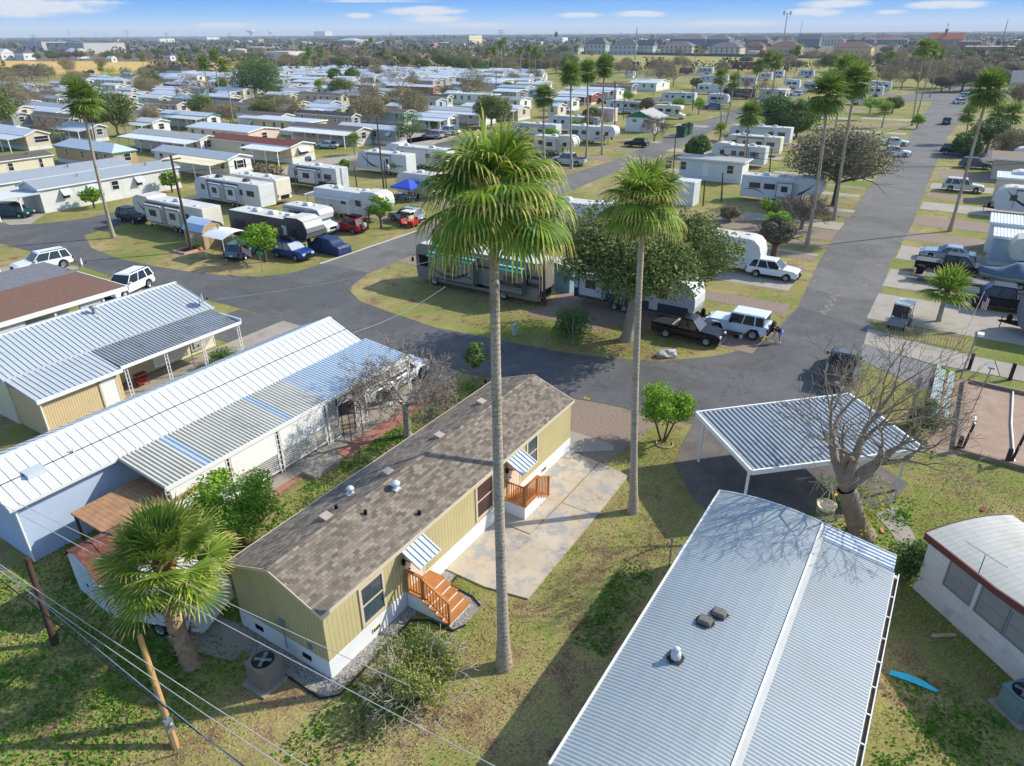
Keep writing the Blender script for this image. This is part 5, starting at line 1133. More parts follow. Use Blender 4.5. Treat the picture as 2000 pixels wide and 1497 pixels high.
m=MB(); m.box(2.6,14.3,-.16,-.02,2.3,2.36); m.box(2.6,14.3,-.18,-.15,2.3,2.46); m.box(2.6,14.3,-.03,.0,2.3,2.46)
for k in range(9): m.box(5.2+k*1.1,5.24+k*1.1,-.17,-.01,2.44,2.47)
m.build('gutter',[WHITE_T],t)
m=MB(); m.box(4.9,14.2,-.145,-.035,2.36,2.37); m.build('gutter_debris',M('gutter_dirt',(84,74,62),.95,.3,6.),t)
def rz2(y): f=(y-2.72)/4.; return 3.0+.2*(1-(2*f-1)**2)
def at_z(px,py,z): p=G(px,py,z); return p.x-u0,p.y-v0
TARM=M('roof_tar_patch',(54,50,46),.95,.3,8.)
for px,py in((1405,1196),(1377,1211)):
    x,y=at_z(px,py,3.3); z=rz2(y); m=MB(); rr=random.Random(px); m.poly([(x+(.3+rr.uniform(-.05,.03))*math.cos(a*.45),y+(.3+rr.uniform(-.06,.03))*math.sin(a*.45),z+.045) for a in range(14)]); m.build('tar_patch',TARM,ro)
    m=MB(); m.hexa([(x-.2,y-.24,z),(x+.2,y-.24,z),(x+.2,y+.24,z),(x-.2,y+.24,z)],[(x-.15,y-.18,z+.17),(x+.15,y-.18,z+.17),(x+.15,y+.18,z+.17),(x-.15,y+.18,z+.17)]); m.build('square_vent',M('dull_vent_metal',(112,108,100),.6,.2,6.),ro,bev=.02)
x,y=at_z(1320,1282,3.3); z=rz2(y); m=MB(); rr=random.Random(5); m.poly([(x+(.3+rr.uniform(-.07,.04))*math.cos(a*.42),y+(.3+rr.uniform(-.07,.04))*math.sin(a*.42),z+.045) for a in range(15)]); m.build('tar_patch',TARM,ro)
m=MB(); m.lathe((x,y,z),[(.13,0),(.15,.05),(.155,.22),(.12,.3),(.05,.33),(.1,.35),(.11,.42),(.07,.46),(0,.47)],14); m.build('tank_shaped_vent',M('white_enamel_vent',(198,204,204),.4,.06),ro)
for x,zt_ in((5.9,2.3),(11.4,2.3)):
    for dx in(0,): m=MB(); m.slab((x,6.5,2.35),(x+.9,6.5,2.35),(x+.9,7.1,1.95),(x,7.1,1.95),.03) ; m.build('window_awning',M('lilac_awning',(214,200,220),.6),t)
m=MB(); m.slab((14.9-3.4,6.5,2.35),(14.9-2.4,6.5,2.35),(14.9-2.4,7.2,1.95),(14.9-3.4,7.2,1.95),.03); m.build('window_awning',M('lilac_awning',(214,200,220)),t)
KIDS[t.name]=list(t.children)
t=thing('clothes_pole','thin pale pole standing on the grass beside the grey roof','pole',tuple(G(1305,1118))); m=MB(); m.tube([(0,0,-.1),(0,0,1.7)],.025,6); m.build('pole',GALV,t); m=MB(); m.box(-.06,.06,-.04,.04,1.68,1.78); m.build('pole_top',GALV,t)
# ================= cream arched-roof home with red edge, right =================
P0=G(1785,1150); ang=math.atan2(-(25.95-22.87),1)  # long wall runs along (-.66,-.75)
d=Vector((22.87-25.95,-4.97+1.61,0)).normalized(); rzr=math.atan2(d.y,d.x)
t=thing('mobile_home','old white trailer home with curved metal roof and dark red roof edge on the right','mobile home',(P0.x,P0.y,0),rzr)
# local +X along the visible long wall, +Y to the back
LX=12.; WY=3.9
m=MB(); m.box(0,LX,0,WY,.55,2.6); m.build('wall',M('white_ribbed_siding',(216,216,212),.65,.05,1.,groove=('x',.1,.02,.25),dirt=((150,150,130),.8,.4)),t)
m=MB(); m.box(-.03,LX,-.03,WY,0,.55); m.build('skirting',M('dirty_white_skirting',(206,208,204),.7,.08,1.,dirt=((140,136,120),1.,.6)),t)
r=MB(); nb=8
for i in range(nb):
    f0,f1=i/nb,(i+1)/nb; ya,yb=-.12+(WY+.24)*f0,-.12+(WY+.24)*f1; za,zb_=[2.72+.22*(1-(2*f-1)**2) for f in(f0,f1)]
    r.slab((-.15,ya,za),(LX,ya,za),(LX,yb,zb_),(-.15,yb,zb_),.1,0); ribs(r,(-.15,ya,za),(LX,ya,za),(LX,yb,zb_),(-.15,yb,zb_),.22,.02,.006,0)
r.build('roof',[M('aged_white_metal_roof',(184,184,176),.5,.1,.6,dirt=((150,138,116),.5,.6))],t)
m=MB(); m.prism([(-.17,-.16,2.42),(-.17,-.16,2.72),(3.,-.16,2.74),(5.2,-.16,2.98),(8.2,-.16,2.72),(LX,-.16,2.72),(LX,-.16,2.5),(8.2,-.16,2.5),(5.2,-.16,2.66),(3.,-.16,2.48)],(0,.08,0)); m.prism([(-.17,-.12+(WY+.24)*i/8,2.74+.22*(1-(i/4-1)**2)) for i in range(9)]+[(-.17,-.12+(WY+.24)*i/8,2.6+.22*(1-(i/4-1)**2)) for i in range(8,-1,-1)],(-.03,0,0)) ; m.build('roof_edge',M('dark_red_trim',(104,52,50),.6,.1),t)
for x,w_ in ((1.1,1.1),(2.5,1.05),(3.7,1.05),(5.05,1.05)): frame_window(t,'S',x,w_,1.25,2.35,0.,t=.06,fr=GALV,glass=M('window_with_blinds',(150,152,146),.3,.1,.5,groove=('z',.06,.02,.3)))
m=MB(); m.tube([(6.6,-.1,2.5),(6.6,-.1,1.3),(6.6,-.35,1.2)],.04,6); m.build('service_pipe',GALV,t)
for x in (11.9,): pass
# TV antenna
q=G(1905,1118,3.2)-P0; 
c_,s_=math.cos(-rzr),math.sin(-rzr); ax_,ay_=q.x*c_-q.y*s_,q.x*s_+q.y*c_
a=thing('television_antenna','television antenna standing on the curved roof with red edge','antenna',(G(1912,1118,3.2).x,G(1912,1118,3.2).y,3.1),1.); m=MB(); m.tube([(0,0,0),(0,0,.9)],.02,5); m.build('mast',GALV,a); m=MB(); m.tube([(-.75,0,.9),(.75,0,.9)],.014,4)
for k in range(9): x=-.7+k*.17; L_=.1+.03*k; m.tube([(x,-L_,.9),(x,L_,.9)],.007,3)
m.build('aerial',GALV,a)
# ================= air conditioners =================
def acunit(label,loc,rz,col,s=1.):
    t=thing('air_conditioner',label,'air conditioner',loc,rz,None); m=MB(); m.box(-.55*s,.55*s,-.5*s,.5*s,0,.07); m.build('pad',CONC,t)
    m=MB(); a=.4*s
    m.box(-a,a,-a,a,.08,.82*s); m.build('case',M('ac_case_'+col[0],col[1],.6,.08,3.,groove=('z',.05,.012,.45)),t,bev=.03)
    m=MB(); m.box(-a-.01,a+.01,-a-.01,a+.01,.82*s,.87*s); m.build('top_cover',M('ac_top_'+col[0],col[1],.5,.05),t)
    m=MB(); m.lathe((0,0,.872*s),[(a*.85,0),(a*.85,.01)],20); m.poly([(a*.85*math.cos(k*.314),a*.85*math.sin(k*.314),.876*s) for k in range(20)]); m.build('fan_opening',DKP,t)
    m=MB(); m.lathe((0,0,.88*s),[(.1,0),(.1,.02),(0,.03)],10)
    for k in range(4): x,y=math.cos(k*1.571+.4),math.sin(k*1.571+.4); m.prism([(x*.08-y*.05,y*.08+x*.05,.882*s),(x*.3-y*.09,y*.3+x*.09,.882*s),(x*.32+y*.05,y*.32-x*.05,.882*s),(x*.08+y*.05,y*.08-x*.05,.882*s)],(0,0,.004))
    m.build('fan',GALV,t)
    m=MB()
    for k in range(5): m.lathe((0,0,.9*s),[(a*(.25+.15*k),0),(a*(.25+.15*k)+.006,.004)],24)
    m.build('fan_guard',GALV,t); return t
acunit('grey air conditioner on a pad at the near end of the olive house',(9.75,16.35,0),0,('grey',(132,126,116)),1.12)
acunit('blue-green air conditioner beside the white trailer home at the right edge',(G(1985,1395).x+.1,G(1985,1395).y,0),rzr,('teal',(110,140,140)),1.1)
# ================= the free-standing carport =================
C0,C1,C2,C3=[Vector(c) for c in((31.24,8.76,2.6),(27.35,4.90,2.6),(33.39,-1.38,2.6),(37.48,2.51,2.6))]
t=thing('carport','white carport with flat corrugated roof over the dark parking pad','carport',tuple(Vector((C1.x,C1.y,0)))); O=Vector((C1.x,C1.y,0))
def mk(p,z): return Vector((p.x,p.y,z))-O
r=MB(); corr(r,mk(C1,2.6),mk(C2,2.6),mk(C3,2.6),mk(C0,2.6),.26,.09,0,((0,0),(.42,0),(.47,1),(.95,1),(1,0)),m2=1)
r.build('roof',[M('blue_white_carport_metal',(152,162,170),.5,.08,.6),M('leaf_littered_trough',(112,118,122),.8,.3,.9,dirt=((72,52,40),1.6,1.))],t)
m=MB()
for a,b_ in((C0,C1),(C1,C2),(C2,C3),(C3,C0)):
    a_,b2=mk(a,2.48),mk(b_,2.48); n_=(b2-a_).cross(Vector((0,0,1))).normalized()*.05; m.prism([a_-n_,b2-n_,b2+n_,a_+n_],(0,0,.24))
m.build('beam',WHITE_T,t)
for f,g in((.1,.0),(.92,.0),(.1,.98),(.9,.98)):
    p=C0.lerp(C1,f).lerp(C3.lerp(C2,f),.02+.96*g); q_=mk(p,0); m=MB(); m.box(q_.x-.06,q_.x+.06,q_.y-.06,q_.y+.06,0,2.5); m.build('post',WHITE_T,t)
YEL=M('yellow_road_paint',(214,180,60),.7,.1)
m=MB(); a,b_=Vector((33.2,1.6,.0225)),Vector((29.8,1.7,.0225)); n_=Vector((0,.06,0)); m.quad(a-n_,b_-n_,b_+n_,a+n_); struct(m,'parking_line',YEL)
# hanging swing chair
q=G(1615,985,.9); t=thing('hanging_chair','white macrame hanging chair suspended from the bare tree beside the carport','hanging chair',(q.x,q.y,.55))
ROPE=M('cream_rope',(224,216,196),.85,.08); m=MB(); m.lathe((0,0,0),[(.12,-.02),(.36,.12),(.42,.3),(.4,.3),(.34,.14),(.1,.01)],16); m.build('seat',M('macrame_net',(218,210,190),.9,.3,20.),t)
m=MB(); m.tube([(.43*math.cos(a*.393),.43*math.sin(a*.393),.34+.25*(math.cos(a*.393)<-.3)) for a in range(17)],.02,5,0,False)
for a in range(26): x,y=math.cos(a*.2417),math.sin(a*.2417); m.tube([(x*.38,y*.38,.1),(x*.36,y*.36,-.14)],.01,3)
m.build('fringe',ROPE,t); m=MB()
for a in range(6): x,y=.43*math.cos(a*1.047),.43*math.sin(a*1.047); m.tube([(x,y,.34),(0,0,1.35)],.01,3)
m.tube([(0,0,1.35),(0,0,3.4)],.012,3); m.build('rope',ROPE,t)
# boulder, utility box, board, planks
t=MB(); rr=random.Random(4); bm=bmesh.new(); bmesh.ops.create_icosphere(bm,subdivisions=3,radius=1)
from mathutils import noise as mn
for v in bm.verts:
    n_=mn.noise(v.co*1.6); v.co*=1+.45*n_; v.co.x*=.75; v.co.y*=.42; v.co.z=max(-.1,v.co.z*.36+.12)
me=bpy.data.meshes.new('boulder'); bm.to_mesh(me); bm.free(); me.materials.append(M('pale_limestone',(196,190,182),.95,.25,2.5,dirt=((130,122,112),2.,.6),bmp=.8,bs=6)); o=bpy.data.objects.new('boulder',me); COL.objects.link(o); q=G(1305,696); o.location=(q.x,q.y,.05); o.rotation_euler=(0,0,-.9); tag(o,'pale limestone boulder on the grass corner near the black pickup','boulder')
q=G(1005,655); t=thing('utility_box','small green-grey utility pedestal on the dry grass behind the tall palm','utility box',(q.x,q.y,0)); m=MB(); m.box(-.14,.14,-.14,.14,0,.8); m.build('cabinet',M('pale_green_plastic',(166,186,170),.6),t,bev=.02); m=MB(); m.box(-.16,.16,-.16,.16,.8,.86); m.build('lid',M('pale_green_plastic',(166,186,170)),t)
q=G(1783,1332); m=MB(); rr=random.Random(1); m.prism([(-.75,-.1,0),(-.7,.12,0),(-.2,.22,0),(.35,.14,0),(.75,-.06,0),(.7,-.16,0),(0,-.1,0)],(0,0,.03)); o=m.build('plastic_board',M('turquoise_plastic',(60,206,222),.5,.05)); o.location=(q.x,q.y,.04); o.rotation_euler=(0,0,-1.5); tag(o,'torn turquoise plastic sheet lying on the grass by the white trailer','plastic sheet')
for i,(px,py,r_,l,c) in enumerate(((1843,1243,2.2,.9,(196,160,130)),(1920,996,-.3,.45,(120,60,48)),(1722,1038,.3,.35,(190,140,110)))):
    q=G(px,py); m=MB(); m.box(-l/2,l/2,-.07,.07,0,.05); o=m.build('wood_plank',M('loose_plank_%d'%i,c,.8,.15,4.)); o.location=(q.x,q.y,.02); o.rotation_euler=(0,0,r_); tag(o,('pale plank lying in weeds along the white trailer wall','short reddish plank on dry grass at the right','broken wood piece at the foot of the bare tree')[i],'plank')
q=G(1298,868); m=MB(); m.tube([(.45*math.cos(a*.35),.45*math.sin(a*.35),.04) for a in range(1,17)],.035,5); o=m.build('edging_ring',M('garden_edge_stone',(190,160,140),.9)); o.location=(q.x,q.y,0); tag(o,'low curved edging round the orange tree beside the carport','edging')
m=MB(); m.box(-.17,.17,-.17,.17,0,.05); o=m.build('paving_stone',M('pinkish_paver',(176,136,116),.9,.1,5.)); o.location=(14.05,12.75,0); tag(o,'single square paver on the grass beside the gravel bed','paving stone')
# ================= near palms =================
b_=G(985,1303); palm('fan_palm','tallest fan palm with huge drooping crown standing by the olive house patio',b_,G(963,376,15.85),.19,1.5,50,30,11,11,1.7,group=None,dead=3,plen=1.4,elr=(-.5,1.35),bulge=.9)
b_=G(1237,1000); q=G(1257,392,13.8); palm('fan_palm','second tall fan palm with green drooping crown between patio and grey roof',b_,q,.17,1.2,40,26,10,12,1.5,group=None,dead=3,plen=1.15,elr=(-.5,1.35),bulge=.9)
b_=G(376,1300); palm('fan_palm','short bushy fan palm with shaggy trunk between shed and olive house',b_,G(318,1095,4.3),.3,1.15,52,28,8,13,.4,group=None,dead=0,plen=1.25,boot=True,trunk=M('shaggy_palm_trunk',(158,132,108),.95,.3,6.,bmp=.8,bs=12),elr=(-.7,1.45),bulge=.1)
# ================= near trees =================
q=G(797,852); bare('leafless pink-grey crape myrtle style tree standing between the white carport and olive house',(q.x,q.y),4.6,1.35,21,BPALE,.19,6,.62,.42,3,TW,.28,limbs=6,wob=.35,up=-.02,short=.8,n=6,minr=.012)
q=G(1682,1043); bare('big leafless tree with thick forked trunk by the carport and hanging chair',(q.x,q.y),7.4,.5,35,BARK,.42,6,.46,.34,0,TW,.25,limbs=6,lean=(-.7,1.0),wob=.24,up=.05,short=.8,minr=.010,n=7)
rr=random.Random(8); m=MB()
for i in range(220): 
    z=rr.uniform(.3,2.8); a=rr.uniform(0,6.28); p=Vector((q.x+math.cos(a)*rr.uniform(.25,.8),q.y+math.sin(a)*rr.uniform(.25,.8),z)); leaves(m,p,(.1,.1,.1),2,.08,rr)
tag(m.build('ivy_shoots',LY),'yellow-green shoots sprouting round the thick bare tree trunk','plant')
q=G(1295,862); tree('round bright orange tree with three thin stems beside the driveway',(q.x,q.y),3.3,1.55,LG,41,BDARK,.06,.42,40,190,.08,.85,stems=3,depth=2,fruit=0,clr=.36)
q=G(474,1068); tree('bright green orange tree with fruit beside the bushy palm and white carport',(q.x,q.y),3.6,1.9,LG,42,BDARK,.16,.28,50,220,.08,.95,depth=3,fruit=14,clr=.3)
q=G(930,755); tree('slim young citrus tree at the road behind the far end of the olive house',(q.x,q.y),3.0,.75,LD,43,BARK,.06,.3,16,80,.1,1.,depth=2,fruit=3,clr=.45,stems=2)
q=G(828,1348); t_=shrub('shaggy half-dead shrub with bare twigs on the lawn in front of the olive house',(q.x-.1,q.y+.1),1.7,1.75,leafmat('shrub_leaf',(124,146,66),(160,158,92),.3,.3),44,9500,.055,clr=.3)
m=MB(); rr=random.Random(3); tips=[]
for i in range(26):
    a=rr.uniform(0,6.28); grow(m,Vector((math.cos(a)*.2,math.sin(a)*.2,.1)),Vector((math.cos(a),math.sin(a),rr.uniform(.3,1.3))).normalized(),.75,.03,3,rr,tips,(2,3),.5,0,.6,4,.3,.008,.75)
m.build('bare_twigs',M('pale_dead_twigs',(196,184,168),.9),t_)
q=G(1118,672); shrub('dense dark conical bush with pale trunk beside the grey motorhome',(q.x,q.y),1.55,3.1,LD,45,8000,.065,bark=BPALE,clr=.42)
q=G(432,712); shrub('round green bush next to the satellite dish at the silver roof porch',(q.x,q.y-.3),1.1,1.2,LD,46,3600,.06)
q=G(1778,1130); shrub('glossy dark green bush at the corner of the white trailer home',(q.x,q.y),1.1,2.0,LD,47,4600,.075)
q=G(1800,850); shrub('dark bush behind the bare tree next to the picnic benches',(q.x+.5,q.y),1.25,2.1,LD,48,4600,.065)
b_=G(1224,664); tree('spreading live oak with pale forked trunk over the grey travel trailer',(b_.x,b_.y),10.,6.9,LO,51,BOAK,.42,.36,130,420,.13,.72,depth=4,clr=.21,hollow=.6,lean=(.05,-.08))
# poles and wires in the foreground
pt=G(32*0+50,1090,6.4); pole('dark wooden pole with conduit beside the rusty roofed shed',G(108,1260),G(52,1090,3.3),.13,M('dark_creosote_pole',(72,54,42),.9,.25,4.),group=None)
pole('short yellow-brown wooden pole with meter box on the lower left lawn',G(345,1465),G(272,1240,3.2),.12,M('tan_wood_pole',(178,140,84),.85,.15,3.),group=None)
q=G(345,1465); t=thing('meter_box','grey electric meter box on the short yellow-brown pole','meter box',(q.x-.05,q.y-.17,1.1)); m=MB(); m.box(-.12,.12,-.08,.06,0,.5); m.build('cabinet',GALV,t); m=MB(); m.tube([(0,0,.5),(.0,.05,1.9)],.025,6); m.tube([(0,0,0),(0,0,-1.1)],.025,6); m.lathe((0,-.1,.3),[(0,-.06),(.08,-.05),(.08,0)],10,0,'y'); m.build('conduit',GALV,t)
WL=M('pale_cable',(190,188,182),.6); WD=M('black_cable',(40,42,46),.6)
def pxw(lab,a,za,b,zb,sag=.15,r=.014,mat=WL): return wire(lab,G(*a,za),G(*b,zb),sag,r,mat)
pxw('thin pale cable crossing the lower left over the lawn, upper strand',(-60,1062),3.6,(620,1510),3.2)
pxw('thin pale cable crossing the lower left over the lawn, lower strand',(-60,1072),3.5,(600,1530),3.1)
pxw('thick black cable crossing the lower left corner',(-40,1100),3.4,(520,1530),3.,.1,.022,WD)
pxw('blue grey cable beside the thick black one',(-40,1075),3.5,(500,1520),3.,.1,.014,M('blue_grey_cable',(130,150,170),.5))
pxw('long pale cable running over the palm and in front of the olive house wall',(-60,950),4.6,(1010,1520),4.2,.1)
pxw('pale cable above the blue wall and the bushy palm',(30,980),4.4,(800,1340),4.,.1)
pxw('service cable from the white ribbed roof across the lane to the far palms',(690,650),4.,(870,560),5.5,.3)
pxw('service cable from the silver ribbed roof across the lane to the big palm',(425,585),3.4,(905,495),6.5,.3)
# ================= zones, helpers =================
def zone(p):
    u,v=p[0],p[1]; d=math.hypot(u,v)
    if d>520: return 'in the far distance'
    if v<4: return 'right of the main street'
    if v<11.5 and u>45: return 'along the main street'
    if v<47+.06*max(0,u-100): return 'between the main street and side street'
    if v<85: return 'in the caravan block behind the side street'
    return 'among the mobile homes beyond the back street'
def nearpx(N,lp,z=.0):
    c=G(*N,z); lo,hi=.5,60.
    for _ in range(50):
        m=(lo+hi)/2
        if abs(P((c.x,c.y+m,z))[0]-N[0])<abs(lp-N[0]): lo=m
        else: hi=m
    return c,lo
def rvp(label,lp,N,hd,kind,**k):
    c,L=nearpx(N,lp); W=k.get('W',2.45); L=min(13,max(4.5,L)); k.setdefault('name',None)
    return rv(label,(c.x+W/2,c.y+L/2),R(hd),kind,L=L,**k)
def rvr(label,N,L,hd,kind,**k):
    c=G(*N); return rv(label,(c.x+1.25,c.y-L/2),R(hd),kind,L=L,**k)
TANW=M('tan_siding',(190,158,116),.7,.06,1.,groove=('z',.2,.02,.25)); GRW=M('grey_siding',(160,162,160),.7,.05,1.,groove=('z',.2,.02,.25)); BEW=M('beige_siding',(204,190,168),.7,.05,1.,groove=('z',.2,.02,.25)); LBW=M('light_blue_siding',(168,190,206),.7,.05,1.,groove=('z',.2,.02,.2)); WHW=M('white_lap_siding',(226,226,220),.65,.05,1.,groove=('z',.2,.02,.2)); YLW=M('pale_yellow_siding',(206,192,146),.7,.06,1.); PKW=M('pinkish_beige_siding',(214,190,170),.7,.05,1.); GNW=M('sage_green_siding',(168,182,164),.7,.05,1.); RDW=M('red_brown_siding',(140,70,60),.7,.1,1.); SGW=M('slate_grey_siding',(128,134,142),.7,.06,1.)
TEALT=M('teal_trim',(40,160,140),.5,.05); NAVR=M('navy_shingle',(66,74,88),.9,.15,5.); REDR=M('maroon_shingle',(112,62,54),.9,.15,5.); BWM=M('bluish_white_metal',(190,202,212),.35,.05,.9,spec=.5); LGM=M('light_grey_metal',(160,168,176),.4,.08,.8,dirt=((140,140,134),.6,.4)); BLKR=M('black_shingle',(70,66,68),.9,.15,5.)
# ================= homes beyond the back street =================
c=G(89,417); t=home('long white home with grey ribbed metal roof behind the lawn at the left road bend',(c.x,c.y),19.3,5.,'u',WHITE,M('blue_grey_ribbed_roof',(160,168,174),.4,.06),h=3.0,rise=.75,skirt=.5,rib=.42,ribm=None,ports=((-5.5,0,-.5,4.5,2.6,2.5,'x',WMET,[(-5.3,-.3),(-5.3,4.3),(-2.6,-.3)]),),wins=(('S',2.6,.9,'a'),('S',6.,.9,'a'),('S',9.2,.9,'w'),('S',12.6,.9,'a'),('S',16.5,.8,'w')),doors=(),vent=2)
home('second long home with grey ribbed metal roof just behind the white one at the left',(c.x-3,c.y+8.3),20,5.,'u',WHITE,M('blue_grey_ribbed_roof',(160,168,174)),h=3.0,rise=.75,rib=.42,wins=(('S',12.,.9,'a'),('S',16,.9,'a'),),vent=1)
car('dark teal minivan under the carport at the left frame edge',G(25,424),R(-60),paint('dark_teal',(30,74,78)),'van',cat='minivan')
c=G(99,302,2.9); home('white-beige home with dark brown shingle roof at the left edge',(c.x-15,c.y-.3),15,4.6,'u',CREAM,DSH,rise=.45,wins=(('S',12.8,.5,'w',1.2,2.5),('S',8.2,.7,'w')),vent=2)
ph('tan home with pale blue metal roof and teal gable end in the left middle',(218,299),101,269,TANW,BWM,hip=2.5,rise=1.0,trim=TEALT,wins=(('W',2,.8,'w'),('W',4.5,.8,'w'),('W',9.,.9,'w'),('W',14,.8,'w'),('S',1.8,1.1,'w')))
ph('beige home with white roof and white wheelchair ramp fence at the left edge',(47,265),-45,98,BEW,WMET,rise=.8,port=(3.4,.0,.7,WMET),wins=(('S',1.5,2.6,'w'),('W',4,1.,'w')))
